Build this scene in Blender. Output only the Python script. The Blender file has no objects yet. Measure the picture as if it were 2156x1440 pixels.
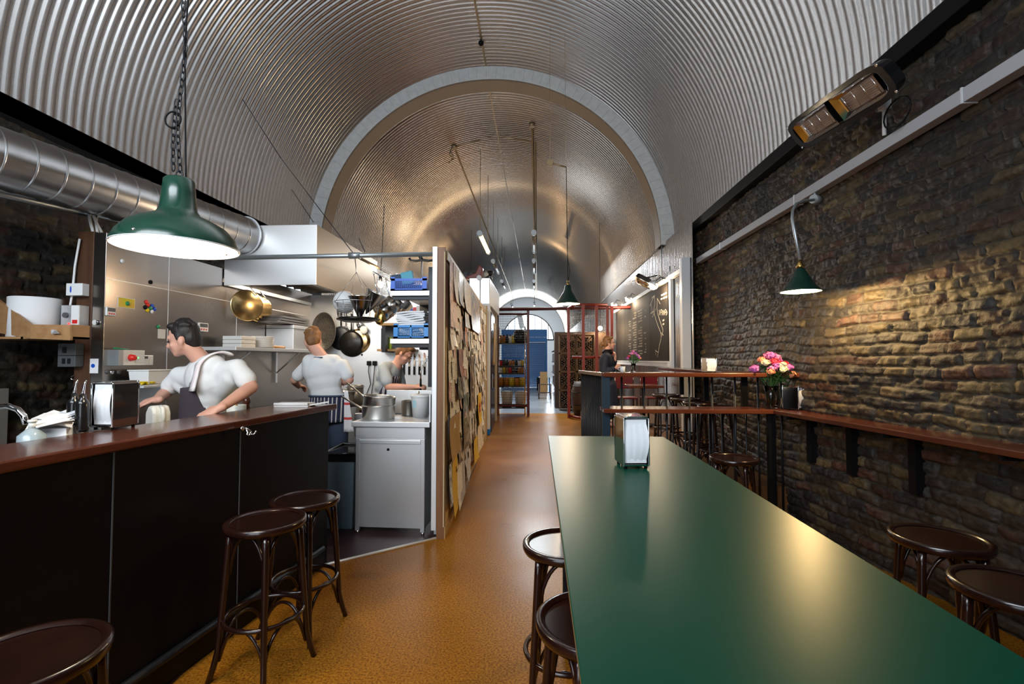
import bpy, bmesh, math, random
import numpy as np
from mathutils import Vector, Matrix, Euler, Quaternion
random.seed(7)
S = bpy.context.scene
COL = S.collection
R_ = math.radians
PI = math.pi

# ------------------------------------------------------------ camera
F_PX, YAW, PITCH, EYE = 1018.0, R_(3.04), R_(2.08), 1.5
cam_d = bpy.data.cameras.new('camera')
cam_d.sensor_fit = 'HORIZONTAL'; cam_d.sensor_width = 36.0
cam_d.lens = F_PX / 2156.0 * 36.0
cam_d.clip_start = 0.05; cam_d.clip_end = 300
cam = bpy.data.objects.new('camera', cam_d)
cam.location = (0, 0, EYE); cam.rotation_euler = (PI/2 + PITCH, 0, YAW)
COL.objects.link(cam); S.camera = cam

# ------------------------------------------------------------ view, world
S.view_settings.view_transform = 'Standard'
S.view_settings.look = 'None'
S.view_settings.gamma = 1.0
S.view_settings.use_curve_mapping = False
S.view_settings.exposure = 0.0
w = bpy.data.worlds.new('world'); S.world = w; w.use_nodes = True
bg = w.node_tree.nodes['Background']
bg.inputs[0].default_value = (0.82, 0.91, 1.0, 1); bg.inputs[1].default_value = 2.6

def light(name, kind, loc, energy, color=(1, 1, 1), rot=(0, 0, 0), size=0.1, size_y=None, spot=None, blend=0.5):
    d = bpy.data.lights.new(name, kind); d.energy = energy; d.color = color
    if kind == 'AREA':
        d.size = size
        if size_y: d.shape = 'RECTANGLE'; d.size_y = size_y
    else:
        d.shadow_soft_size = size
    if spot: d.spot_size = spot; d.spot_blend = blend
    o = bpy.data.objects.new(name, d); o.location = loc; o.rotation_euler = rot
    COL.objects.link(o); return o
WARM = (1.0, 0.77, 0.52); COOL = (0.86, 0.93, 1.0)
# daylight through the glazed arch behind the camera and the lunette at the far end, with added fills
light('daylight_front', 'AREA', (-1.9, -1.45, 3.8), 330, COOL, (R_(110), 0, 0), 3.8, 2.2)
light('daylight_door', 'AREA', (-1.2, -1.45, 1.5), 16, COOL, (R_(90), 0, 0), 1.6, 1.6)
light('end_wall_fill', 'AREA', (-0.9, 38, 6.6), 900, (0.85, 0.93, 1.0), (R_(20), 0, 0), 3.5, 6)  # added fill to brighten the end wall, no real opening above
light('daylight_far', 'AREA', (-0.9, 44.4, 4.3), 500, (0.85, 0.93, 1.0), (R_(-90), 0, 0), 4.6, 2.2)
light('daylight_rooflight', 'AREA', (-.05, 16.2, 4.6), 420, (.9, .96, 1.0), (0, 0, 0), .9, 3.2)
light('far_room_fill', 'AREA', (-0.4, 21.0, 6.2), 90, (0.86, 0.94, 1.0), (0, 0, 0), 3.5, 6)  # added fill over the far room, under a closed vault

# ------------------------------------------------------------ helpers
_c = Vector((0, 0, EYE)); _rot = cam.rotation_euler.to_matrix()
def P(px, py, x=None, y=None, z=None):
    d = _rot @ Vector((px - 1078, 720 - py, -F_PX))
    t = (x/d.x) if x is not None else (y/d.y) if y is not None else ((z-EYE)/d.z)
    return _c + d*t

def noise2(u, v, seed=0):
    """value noise on numpy arrays"""
    rs = np.random.RandomState(seed); T = rs.rand(257, 257)
    ui = np.floor(u).astype(int); vi = np.floor(v).astype(int)
    fu = u-ui; fv = v-vi; fu = fu*fu*(3-2*fu); fv = fv*fv*(3-2*fv)
    a = T[ui % 257, vi % 257]; b = T[(ui+1) % 257, vi % 257]; c = T[ui % 257, (vi+1) % 257]; d = T[(ui+1) % 257, (vi+1) % 257]
    return (a*(1-fu)+b*fu)*(1-fv)+(c*(1-fu)+d*fu)*fv

def basis(d):
    d = Vector(d).normalized()
    u = Vector((0, 0, 1)) if abs(d.z) < .95 else Vector((1, 0, 0))
    a = d.cross(u).normalized(); b = a.cross(d).normalized()
    return a, b, d

class MB:
    def __init__(s): s.v = []; s.f = []; s.m = []; s.s = []
    def add(s, vs, fs, mi=0, sm=False):
        o = len(s.v); s.v += [tuple(v) for v in vs]
        s.f += [tuple(i+o for i in f) for f in fs]; s.m += [mi]*len(fs); s.s += [sm]*len(fs); return s
    def box(s, c, d, M=None, mi=0):
        c = Vector(c); hx, hy, hz = d[0]/2, d[1]/2, d[2]/2
        vs = [Vector((x, y, z)) for x in (-hx, hx) for y in (-hy, hy) for z in (-hz, hz)]
        if M is not None: vs = [M @ v for v in vs]
        return s.add([v+c for v in vs], [(0, 1, 3, 2), (4, 6, 7, 5), (0, 4, 5, 1), (2, 3, 7, 6), (0, 2, 6, 4), (1, 5, 7, 3)], mi)
    def mm(s, x0, y0, z0, x1, y1, z1, mi=0):
        return s.box(((x0+x1)/2, (y0+y1)/2, (z0+z1)/2), (abs(x1-x0), abs(y1-y0), abs(z1-z0)), None, mi)
    def cyl(s, p0, p1, r0, r1=None, n=16, mi=0, caps=True):
        r1 = r0 if r1 is None else r1
        p0 = Vector(p0); p1 = Vector(p1); a, b, d = basis(p1-p0)
        vs = []
        for p, r in ((p0, r0), (p1, r1)):
            for i in range(n):
                t = 2*PI*i/n; vs.append(p+(a*math.cos(t)+b*math.sin(t))*r)
        s.add(vs, [(i, (i+1) % n, n+(i+1) % n, n+i) for i in range(n)], mi, True)
        if caps:
            s.add(vs[:n], [tuple(range(n))[::-1]], mi); s.add(vs[n:], [tuple(range(n))], mi)
        return s
    def tube(s, pts, r, n=8, mi=0, closed=False):
        pts = [Vector(p) for p in pts]; k = len(pts); rr = r if isinstance(r, (list, tuple)) else [r]*k
        up = None; rings = []
        for i, p in enumerate(pts):
            if closed: t = pts[(i+1) % k]-pts[i-1]
            else: t = pts[min(i+1, k-1)]-pts[max(i-1, 0)]
            t.normalize()
            if up is None: up = basis(t)[1]
            a = t.cross(up)
            if a.length < 1e-6: a = basis(t)[0]
            a.normalize(); up = a.cross(t).normalized()
            rings += [p+(a*math.cos(2*PI*j/n)+up*math.sin(2*PI*j/n))*rr[i] for j in range(n)]
        fs = []
        for i in range(k if closed else k-1):
            i2 = (i+1) % k
            fs += [(i*n+j, i*n+(j+1) % n, i2*n+(j+1) % n, i2*n+j) for j in range(n)]
        s.add(rings, fs, mi, True)
        if not closed:
            s.add(rings[:n], [tuple(range(n))[::-1]], mi); s.add(rings[-n:], [tuple(range(n))], mi)
        return s
    def lathe(s, prof, c=(0, 0, 0), n=32, M=None, mi=0):
        c = Vector(c); vs = []
        for r, z in prof:
            for i in range(n):
                t = 2*PI*i/n; v = Vector((r*math.cos(t), r*math.sin(t), z))
                vs.append((M @ v if M is not None else v)+c)
        fs = [(i*n+j, i*n+(j+1) % n, (i+1)*n+(j+1) % n, (i+1)*n+j) for i in range(len(prof)-1) for j in range(n)]
        return s.add(vs, fs, mi, True)
    def prism(s, poly, z0, z1, f=None, mi=0):
        """poly in (a,b), extruded z0..z1; f maps (a,b,c)->point"""
        f = f or (lambda a, b, c: Vector((a, b, c))); n = len(poly)
        vs = [f(a, b, z0) for a, b in poly]+[f(a, b, z1) for a, b in poly]
        return s.add(vs, [(i, (i+1) % n, n+(i+1) % n, n+i) for i in range(n)]+[tuple(range(n))[::-1], tuple(range(n, 2*n))], mi)
    def ell(s, c, r, M=None, mi=0, nu=16, nv=10):
        c = Vector(c); r = (r, r, r) if not isinstance(r, (tuple, list)) else r
        vs = []; 
        for i in range(nv+1):
            ph = PI*i/nv
            for j in range(nu):
                th = 2*PI*j/nu
                v = Vector((r[0]*math.sin(ph)*math.cos(th), r[1]*math.sin(ph)*math.sin(th), r[2]*math.cos(ph)))
                vs.append((M @ v if M is not None else v)+c)
        return s.add(vs, [(i*nu+j, (i+1)*nu+j, (i+1)*nu+(j+1) % nu, i*nu+(j+1) % nu) for i in range(nv) for j in range(nu)], mi, True)
    def cap(s, p0, p1, r0, r1=None, mi=0):
        r1 = r0 if r1 is None else r1
        s.cyl(p0, p1, r0, r1, 14, mi); s.ell(p0, r0, None, mi, 14, 8); s.ell(p1, r1, None, mi, 14, 8); return s
    def torus(s, c, R, r, n=32, m=8, a=(1, 0, 0), b=(0, 1, 0), mi=0, t0=0, t1=2*PI):
        a = Vector(a); b = Vector(b); c = Vector(c); full = abs(t1-t0-2*PI) < 1e-6
        k = n if full else n+1
        return s.tube([c+(a*math.cos(t0+(t1-t0)*i/n)+b*math.sin(t0+(t1-t0)*i/n))*R for i in range(k)], r, m, mi, full)
    def mesh(s, name):
        me = bpy.data.meshes.new(name); me.from_pydata(s.v, [], s.f)
        me.polygons.foreach_set('material_index', s.m); me.polygons.foreach_set('use_smooth', s.s)
        return me

def fixn(me, merge=1e-5):
    bm = bmesh.new(); bm.from_mesh(me)
    bmesh.ops.remove_doubles(bm, verts=bm.verts, dist=merge)
    bmesh.ops.recalc_face_normals(bm, faces=bm.faces); bm.to_mesh(me); bm.free()

def tag(o, label=None, cat=None, group=None, kind=None):
    if label: o['label'] = label
    if cat: o['category'] = cat
    if group: o['group'] = group
    if kind: o['kind'] = kind
    return o
def thing(name, label, cat, loc=(0, 0, 0), rotz=0, group=None):
    o = bpy.data.objects.new(name, None); COL.objects.link(o)
    o.empty_display_size = .1
    o.location = loc; o.rotation_euler = (0, 0, rotz); return tag(o, label, cat, group)
def chain_m(o):
    M = Matrix.Identity(4)
    while o: M = Matrix.LocRotScale(o.location, o.rotation_euler, o.scale) @ M; o = o.parent
    return M
def part(name, mb, mats, parent=None, bev=0, world=False, label=None, merge=1e-5, seg=2):
    me = mb.mesh(name)
    for m in (mats if isinstance(mats, (list, tuple)) else [mats]): me.materials.append(m)
    fixn(me, merge)
    if world and parent: me.transform(chain_m(parent).inverted())
    o = bpy.data.objects.new(name, me); COL.objects.link(o)
    if parent: o.parent = parent
    if bev:
        b = o.modifiers.new('bevel', 'BEVEL'); b.width = bev; b.segments = seg; b.limit_method = 'ANGLE'; b.harden_normals = False
    if label: o['label'] = label
    return o
def single(name, mb, mats, label, cat, group=None, bev=0, kind=None):
    """a thing that is one mesh, origin moved to the middle of its base"""
    xs = np.array(mb.v); lo = xs.min(0); hi = xs.max(0)
    c = Vector(((lo[0]+hi[0])/2, (lo[1]+hi[1])/2, lo[2]))
    mb.v = [tuple(Vector(v)-c) for v in mb.v]
    o = part(name, mb, mats, None, bev); o.location = c
    return tag(o, label, cat, group, kind)
def struct(name, mb, mats, bev=0):
    o = part(name, mb, mats, None, bev); o['kind'] = 'structure'; return o
def dup(root, loc, rotz=0, label=None, group=None, tilt=None):
    r = root.copy(); COL.objects.link(r); r.location = loc; r.rotation_euler = tilt or (0, 0, rotz)
    if label: r['label'] = label
    if group: r['group'] = group
    for ch in list(root.children):
        c = ch.copy(); COL.objects.link(c); c.parent = r
        for g in ch.children:
            d = g.copy(); COL.objects.link(d); d.parent = c
    return r

# ------------------------------------------------------------ materials
def mat(name, color, rough=0.5, metal=0.0, bump=0.0, bscale=60.0, var=None, vscale=8.0, spec=None, emit=None, estr=0, trans=0, ior=1.45, coat=0, stretch=None, rvar=0.0):
    m = bpy.data.materials.new(name); m.use_nodes = True
    nt = m.node_tree; b = nt.nodes['Principled BSDF']; L = nt.links
    b.inputs['Base Color'].default_value = (*color, 1); b.inputs['Roughness'].default_value = rough
    b.inputs['Metallic'].default_value = metal; b.inputs['IOR'].default_value = ior
    if spec is not None: b.inputs['Specular IOR Level'].default_value = spec
    if trans: b.inputs['Transmission Weight'].default_value = trans
    if coat: b.inputs['Coat Weight'].default_value = coat; b.inputs['Coat Roughness'].default_value = .12
    if emit: b.inputs['Emission Color'].default_value = (*emit, 1); b.inputs['Emission Strength'].default_value = estr
    if var or bump or rvar:
        tc = nt.nodes.new('ShaderNodeTexCoord'); mp = nt.nodes.new('ShaderNodeMapping')
        if stretch: mp.inputs['Scale'].default_value = stretch
        L.new(tc.outputs['Object'], mp.inputs[0])
    if var or rvar:
        n = nt.nodes.new('ShaderNodeTexNoise'); n.inputs['Scale'].default_value = vscale; n.inputs['Detail'].default_value = 6
        L.new(mp.outputs[0], n.inputs['Vector'])
        if var:
            r = nt.nodes.new('ShaderNodeValToRGB'); r.color_ramp.elements[0].position = .33; r.color_ramp.elements[1].position = .67
            r.color_ramp.elements[0].color = (*color, 1); r.color_ramp.elements[1].color = (*var, 1)
            L.new(n.outputs[0], r.inputs[0]); L.new(r.outputs[0], b.inputs['Base Color'])
        if rvar:
            q = nt.nodes.new('ShaderNodeMapRange'); q.inputs[3].default_value = rough-rvar; q.inputs[4].default_value = rough+rvar
            L.new(n.outputs[0], q.inputs[0]); L.new(q.outputs[0], b.inputs['Roughness'])
    if bump:
        n2 = nt.nodes.new('ShaderNodeTexNoise'); n2.inputs['Scale'].default_value = bscale; n2.inputs['Detail'].default_value = 4
        bp = nt.nodes.new('ShaderNodeBump'); bp.inputs['Strength'].default_value = bump; bp.inputs['Distance'].default_value = .01
        L.new(mp.outputs[0], n2.inputs['Vector']); L.new(n2.outputs[0], bp.inputs['Height']); L.new(bp.outputs[0], b.inputs['Normal'])
    return m
def stripes(name, c1, c2, scale, axis='X', rough=.8, width=.5, soft=.02, dist=0):
    m = mat(name, c1, rough); nt = m.node_tree; b = nt.nodes['Principled BSDF']; L = nt.links
    tc = nt.nodes.new('ShaderNodeTexCoord'); wv = nt.nodes.new('ShaderNodeTexWave'); wv.bands_direction = axis
    wv.inputs['Scale'].default_value = scale; wv.inputs['Distortion'].default_value = dist
    r = nt.nodes.new('ShaderNodeValToRGB'); r.color_ramp.elements[0].position = width-soft; r.color_ramp.elements[1].position = width+soft
    r.color_ramp.elements[0].color = (*c1, 1); r.color_ramp.elements[1].color = (*c2, 1)
    L.new(tc.outputs['Object'], wv.inputs[0]); L.new(wv.outputs[0], r.inputs[0]); L.new(r.outputs[0], b.inputs['Base Color'])
    return m
def wood(name, c1, c2, rough=.35, scale=3.0, stretch=(6, 1, 6), coat=0, bump=.1):
    m = mat(name, c1, rough, var=c2, vscale=scale, stretch=stretch, coat=coat, bump=bump, bscale=scale*4)
    return m
M = {}
M['galv'] = mat('corrugated galvanised sheet', (.60, .58, .565), .23, .92)
M['galv_far'] = mat('corrugated sheet tinted with warm light', (.57, .52, .47), .20, .90)  # same sheet as the near vault, warm light put into its colour
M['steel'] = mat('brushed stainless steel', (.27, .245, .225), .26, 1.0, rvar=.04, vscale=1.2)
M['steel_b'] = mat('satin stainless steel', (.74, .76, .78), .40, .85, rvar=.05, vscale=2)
M['chrome'] = mat('chrome', (.8, .8, .8), .07, 1.0)
M['duct'] = mat('spiral duct steel', (.55, .56, .57), .3, 1.0, var=(.42, .43, .44), vscale=5)
M['greenlamp'] = mat('green enamel', (.002, .040, .023), .28, coat=.5)
M['greendark'] = mat('dark green enamel', (.004, .03, .02), .3, coat=.4)
M['white_en'] = mat('white enamel inside', (.9, .88, .82), .35)
M['iron'] = mat('black iron', (.012, .014, .018), .42, .3)
M['black'] = mat('black paint', (.003, .003, .004), .6, spec=.2)
M['blackgloss'] = mat('black gloss', (.008, .008, .009), .15)
M['counter_p'] = mat('dark counter panel', (.0025, .0025, .0035), .4, spec=.2)
M['counter_w'] = wood('mahogany counter wood', (.052, .012, .006), (.088, .023, .010), .22, 2.2, (9, 1, 9), coat=.3)
M['shelf_w'] = wood('mahogany shelf wood', (.10, .024, .010), (.15, .04, .015), .24, 2.2, (1, 9, 9), coat=.4)
M['shelf_wy'] = wood('mahogany wall shelf wood', (.07, .015, .008), (.11, .028, .012), .26, 2.2, (9, 1, 9), coat=.4)
M['stool'] = wood('dark stained bentwood', (.013, .004, .0028), (.021, .006, .004), .22, 4, (3, 3, 1), coat=.4, bump=.02)
M['tablegreen'] = mat('green lino table top', (.0008, .066, .038), .34, spec=.10)
M['tableedge'] = wood('plywood table edge', (.20, .11, .04), (.28, .16, .06), .5, 5)
M['partw'] = wood('oak partition edge', (.17, .068, .026), (.24, .11, .045), .5, 2, (12, 12, 1))
M['post'] = wood('dark timber post', (.055, .022, .010), (.085, .036, .016), .5, 2, (9, 9, 1))
M['alu'] = mat('white aluminium edge', (.78, .80, .82), .35, .3)
M['white'] = mat('white paint', (.78, .79, .80), .5)
M['trunk'] = mat('grey-white trunking', (.42, .42, .44), .5)
M['whiteslat'] = mat('white painted boards', (.80, .80, .78), .55, var=(.70, .70, .68), vscale=9)
M['cream'] = mat('cream paint', (.66, .60, .46), .5, var=(.6, .52, .38), vscale=4)
M['ochre'] = mat('ochre timber', (.45, .30, .13), .5)
M['soffit'] = mat('buff soffit board', (.33, .24, .15), .55)
M['blue'] = mat('blue paint', (.004, .15, .46), .45)
M['navy'] = mat('navy gloss paint', (.006, .012, .05), .22)
M['red'] = mat('red oxide steel', (.28, .026, .014), .45)
M['reddark'] = mat('dark red paint', (.10, .013, .010), .45)
M['paper'] = mat('white paper', (.80, .81, .83), .7)
M['napkin'] = mat('paper napkins', (.82, .84, .87), .75, bump=.1, bscale=30)
M['plastic_w'] = mat('white plastic', (.80, .81, .81), .4)
M['plastic_c'] = mat('cream plastic', (.72, .71, .66), .45)
M['plastic_m'] = mat('milky plastic', (.75, .76, .70), .35)
M['grey'] = mat('grey plastic', (.08, .085, .09), .45)
M['ceramic'] = mat('white ceramic', (.82, .81, .78), .25)
M['crate'] = mat('blue plastic crate', (.01, .12, .62), .38)
M['crate2'] = mat('light blue plastic crate', (.02, .26, .68), .38)
M['skin'] = mat('skin', (.62, .33, .24), .5, bump=.05, bscale=90, var=(.66, .36, .27), vscale=12)
M['tshirt'] = mat('white t-shirt cotton', (.76, .78, .79), .85, bump=.9, bscale=7)
M['tgrey'] = mat('pale blue-grey t-shirt', (.42, .48, .51), .85, bump=.8, bscale=8)
M['towel'] = stripes('pink-edged tea towel', (.82, .72, .74), (.86, .84, .86), 4, 'Y', width=.25)
M['towel2'] = stripes('red striped tea towel', (.80, .80, .82), (.62, .06, .06), 2.2, 'Z', width=.93)
M['apron'] = mat('dark plum apron', (.055, .042, .055), .85, bump=.2, bscale=10)
M['aprons'] = stripes('butcher stripe apron', (.02, .025, .06), (.62, .60, .60), 9, 'X', width=.82, dist=.3)
M['trouser'] = mat('blue work trousers', (.05, .07, .12), .85, bump=.2, bscale=8)
M['coat'] = mat('navy coat', (.012, .016, .032), .8, bump=.2, bscale=10)
M['hair_d'] = mat('dark hair', (.012, .009, .008), .55, bump=.6, bscale=60, stretch=(1, 1, .3))
M['hair_g'] = mat('ginger hair', (.16, .065, .02), .55, var=(.26, .12, .04), vscale=30, bump=.6, bscale=60, stretch=(1, 1, .3))
M['hair_b'] = mat('light brown hair', (.14, .06, .022), .55, var=(.26, .13, .05), vscale=30, bump=.6, bscale=60, stretch=(1, 1, .3))
M['eye'] = mat('eye', (.02, .015, .012), .15)
M['lens'] = mat('spectacle frame', (.25, .16, .06), .3)
M['brass'] = mat('brass', (.62, .40, .12), .22, 1.0)
M['brasslid'] = mat('polished brass-toned lid', (.46, .33, .15), .24, 1.0)
M['panblack'] = mat('seasoned black iron pan', (.022, .02, .018), .28, .7)
M['pangrey'] = mat('worn carbon steel pan', (.14, .13, .12), .38, .8, var=(.2, .18, .15), vscale=20)
M['potsteel'] = mat('pan steel', (.80, .78, .74), .27, 1.0)
M['hood'] = mat('hood steel with daylight put in', (.80, .80, .80), .36, .85, rvar=.04, vscale=2)  # front face made brighter in colour for the daylight it reflects
M['mesh'] = mat('wire', (.35, .35, .35), .3, 1.0)
M['glass'] = mat('glass', (.95, .98, .97), .02, 0, trans=1.0, ior=1.45)
M['pane'] = mat('sky-bright frosted pane', (.9, .95, 1), .3, 0, emit=(.86, .94, 1), estr=3.2)
M['bottle'] = mat('dark wine bottle glass', (.008, .014, .008), .08)
M['bottle_g'] = mat('foil capsule', (.42, .34, .28), .3, .4)
M['amber'] = mat('amber preserve', (.45, .17, .02), .15)
M['yellow'] = mat('yellow plastic', (.75, .55, .01), .4)
M['yellowp'] = mat('yellow oil', (.65, .48, .03), .2)
M['lime'] = mat('lime green tin', (.35, .48, .02), .35)
M['pine'] = wood('pine crate wood', (.30, .17, .06), (.42, .25, .10), .5, 4)
M['cratewood'] = wood('aged crate wood', (.13, .072, .028), (.20, .115, .048), .55, 4)
M['hanging'] = mat('hanging pan steel', (.42, .40, .37), .22, 1.0)
M['hoodside'] = mat('hood side with warm reflection painted in', (.40, .31, .22), .36, 1.0)  # warm reflection of the vault put into the base colour
M['ply'] = wood('plywood', (.33, .17, .07), (.42, .24, .11), .5, 3)
M['bulb'] = mat('lit warm bulb', (1, .9, .7), .3, emit=(1, .78, .5), estr=26)
M['bulbw'] = mat('lit white bulb', (1, .95, .85), .3, emit=(1, .9, .74), estr=16)
M['tubeoff'] = mat('tube lamp glass', (.16, .14, .11), .35, .2)
M['tubeon'] = mat('lit tube', (1, .9, .7), .3, emit=(1, .72, .38), estr=2.2)
M['led_r'] = mat('lit red led', (.9, .02, .02), .3, emit=(1, .02, .02), estr=6)
M['led_g'] = mat('lit green led', (.02, .8, .05), .3, emit=(.05, 1, .1), estr=5)
M['redp'] = mat('red plastic', (.65, .02, .015), .35)
M['bluep'] = mat('blue plastic', (.01, .08, .5), .35)
M['greenp'] = mat('green plastic', (.01, .22, .08), .35)
M['chalkb'] = mat('blackboard', (.013, .009, .006), .75, spec=.15, var=(.020, .014, .009), vscale=2.5)
M['chalk'] = mat('chalk', (.62, .55, .42), .9)
M['conduit'] = mat('galvanised conduit', (.42, .46, .48), .4, .8)
M['conduitb'] = mat('tarnished conduit', (.34, .25, .14), .45, .5)
M['heatgrid'] = mat('heater element grid', (.30, .22, .18), .4, .7)
M['maroonf'] = mat('maroon kitchen floor', (.035, .012, .016), .4, bump=.1, bscale=120)
M['petal_p'] = mat('pink petals', (.72, .12, .42), .6, var=(.82, .30, .55), vscale=50)
M['petal_v'] = mat('magenta petals', (.48, .08, .42), .6, var=(.62, .2, .55), vscale=50)
M['petal_o'] = mat('orange petals', (.85, .28, .10), .6, var=(.85, .40, .25), vscale=50)
M['petal_c'] = mat('cream petals', (.85, .78, .50), .6)
M['petal_r'] = mat('red petals', (.75, .03, .07), .6)
M['leaf'] = mat('green leaves', (.025, .10, .02), .5, var=(.05, .16, .03), vscale=20)
M['cork'] = mat('pin board', (.55, .42, .24), .75, var=(.62, .48, .28), vscale=6)
M['leather'] = mat('oxblood leather', (.22, .04, .03), .4)
M['barrel'] = wood('dark barrel staves', (.045, .025, .018), (.07, .04, .025), .5, 5)

def floor_mat():
    m = mat('ochre cork floor', (.36, .165, .028), .3, spec=.09); nt = m.node_tree; b = nt.nodes['Principled BSDF']; L = nt.links
    N = nt.nodes.new
    tc = N('ShaderNodeTexCoord')
    n1 = N('ShaderNodeTexNoise'); n1.inputs['Scale'].default_value = 90; n1.inputs['Detail'].default_value = 8
    r1 = N('ShaderNodeValToRGB'); e = r1.color_ramp.elements
    e[0].position = .36; e[0].color = (.22, .078, .007, 1); e[1].position = .62; e[1].color = (.52, .225, .024, 1)
    n2 = N('ShaderNodeTexNoise'); n2.inputs['Scale'].default_value = 1.3; n2.inputs['Detail'].default_value = 4
    r2 = N('ShaderNodeValToRGB'); e = r2.color_ramp.elements
    e[0].position = .35; e[0].color = (.80, .76, .70, 1); e[1].position = .7; e[1].color = (1.0, 1.0, 1.0, 1)
    mx = N('ShaderNodeMix'); mx.data_type = 'RGBA'; mx.blend_type = 'MULTIPLY'; mx.inputs[0].default_value = 1
    L.new(tc.outputs['Object'], n1.inputs[0]); L.new(tc.outputs['Object'], n2.inputs[0])
    L.new(n1.outputs[0], r1.inputs[0]); L.new(n2.outputs[0], r2.inputs[0]); L.new(r1.outputs[0], mx.inputs[6]); L.new(r2.outputs[0], mx.inputs[7])
    L.new(mx.outputs[2], b.inputs['Base Color'])
    q = N('ShaderNodeMapRange'); q.inputs[3].default_value = .2; q.inputs[4].default_value = .42
    L.new(n2.outputs[0], q.inputs[0]); L.new(q.outputs[0], b.inputs['Roughness'])
    bp = N('ShaderNodeBump'); bp.inputs['Strength'].default_value = .02; bp.inputs['Distance'].default_value = .003
    L.new(n1.outputs[0], bp.inputs['Height']); L.new(bp.outputs[0], b.inputs['Normal'])
    return m
M['floor'] = floor_mat()
def brick_mat(name, dark=1.0):
    m = mat(name, (.1, .07, .05), .62); nt = m.node_tree; b = nt.nodes['Principled BSDF']; L = nt.links; N = nt.nodes.new
    at = N('ShaderNodeVertexColor') if False else N('ShaderNodeAttribute'); at.attribute_name = 'brick'
    tc = N('ShaderNodeTexCoord'); n = N('ShaderNodeTexNoise'); n.inputs['Scale'].default_value = 22; n.inputs['Detail'].default_value = 8
    L.new(tc.outputs['Object'], n.inputs[0])
    mx = N('ShaderNodeMix'); mx.data_type = 'RGBA'; mx.blend_type = 'MULTIPLY'; mx.inputs[0].default_value = .9
    r = N('ShaderNodeValToRGB'); e = r.color_ramp.elements; e[0].position = .3; e[0].color = (.15*dark, .14*dark, .135*dark, 1); e[1].position = .72; e[1].color = (.68*dark, .64*dark, .57*dark, 1)
    L.new(n.outputs[0], r.inputs[0]); L.new(at.outputs['Color'], mx.inputs[6]); L.new(r.outputs[0], mx.inputs[7]); L.new(mx.outputs[2], b.inputs['Base Color'])
    bp = N('ShaderNodeBump'); bp.inputs['Strength'].default_value = .6; bp.inputs['Distance'].default_value = .02
    L.new(n.outputs[0], bp.inputs['Height']); L.new(bp.outputs[0], b.inputs['Normal'])
    return m
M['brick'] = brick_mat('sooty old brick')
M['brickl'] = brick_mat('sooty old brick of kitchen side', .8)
S.cycles.use_denoising = True
S.cycles.max_bounces = 9; S.cycles.diffuse_bounces = 4; S.cycles.glossy_bounces = 5; S.cycles.transmission_bounces = 6
S.cycles.sample_clamp_indirect = 3.0; S.cycles.caustics_refractive = False; S.cycles.caustics_reflective = False
# ============================================================ THE SETTING
VX, VZ, VR = -1.0, 3.77, 3.70            # vault axis and radius
RINGY = 9.6
def mesh_obj(name, co, faces, mats, smooth=True, cols=None):
    me = bpy.data.meshes.new(name)
    me.vertices.add(len(co)); me.vertices.foreach_set('co', np.asarray(co, dtype=np.float32).ravel())
    nf = len(faces); me.loops.add(nf*4); me.polygons.add(nf)
    me.loops.foreach_set('vertex_index', np.asarray(faces, dtype=np.int32).ravel())
    me.polygons.foreach_set('loop_start', np.arange(0, nf*4, 4, dtype=np.int32))
    me.polygons.foreach_set('loop_total', np.full(nf, 4, dtype=np.int32))
    me.polygons.foreach_set('use_smooth', np.full(nf, smooth))
    me.materials.append(mats)
    if cols is not None:
        a = me.color_attributes.new('brick', 'FLOAT_COLOR', 'POINT'); a.data.foreach_set('color', np.asarray(cols, dtype=np.float32).ravel())
    me.update(); me.validate()
    o = bpy.data.objects.new(name, me); COL.objects.link(o); return o
def grid_faces(nu, nv):
    i = np.arange(nu-1)[:, None]*nv+np.arange(nv-1)[None, :]
    return np.stack([i, i+1, i+nv+1, i+nv], -1).reshape(-1, 4)
def vault(name, y0, y1, R, pitch, amp, per, na, m):
    ny = int(round((y1-y0)/pitch*per))+1
    y = np.linspace(y0, y1, ny); th = np.linspace(0, PI, na)
    rr = R+amp*np.cos(2*PI*y/pitch)
    # slight lap line every sheet width
    lap = (np.floor(y/1.0) % 2)*0.004
    r = rr-lap
    Y, T = np.meshgrid(y, th, indexing='ij'); RR = np.repeat(r[:, None], na, 1)
    bow = 1+.0012*np.sin(T*3+Y*.7)
    co = np.stack([VX+RR*bow*np.cos(T), Y, VZ+RR*bow*np.sin(T)], -1).reshape(-1, 3)
    o = mesh_obj(name, co, grid_faces(ny, na), m); o['kind'] = 'structure'; return o
vault('ceiling', -1.6, RINGY, VR, .10, .021, 10, 170, M['galv'])
vault('ceiling_far', RINGY+.02, 45.0, 3.50, .10, .027, 8, 110, M['galv_far'])

# floor, platform, kitchen floor
f = MB(); f.mm(-4.9, -1.7, -.12, 3.4, 13.6, 0); struct('floor', f, M['floor'])
f = MB(); f.mm(-4.9, 13.6, -.12, 3.4, 45.2, -.004)
M['screed'] = mat('grey polished screed', (.22, .24, .26), .22, var=(.30, .33, .36), vscale=.8, rvar=.08)
struct('floor_far', f, M['screed'])
A = P(720, 1182, z=0); B = P(937, 1130, z=0); d = (B-A).normalized()
A2 = A-d*.35
f = MB(); f.prism([(-4.1, 1.2), (-1.66, 1.2), (A2.x, A2.y), (B.x, B.y), (-.88, 7.0), (-4.1, 7.0)], 0, .006); struct('floor_kitchen', f, M['maroonf'])
f = MB(); f.tube([A2+Vector((0, 0, .006)), B+Vector((0, 0, .006))], .011, 6); struct('trim_floor_strip', f, M['alu'])
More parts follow.
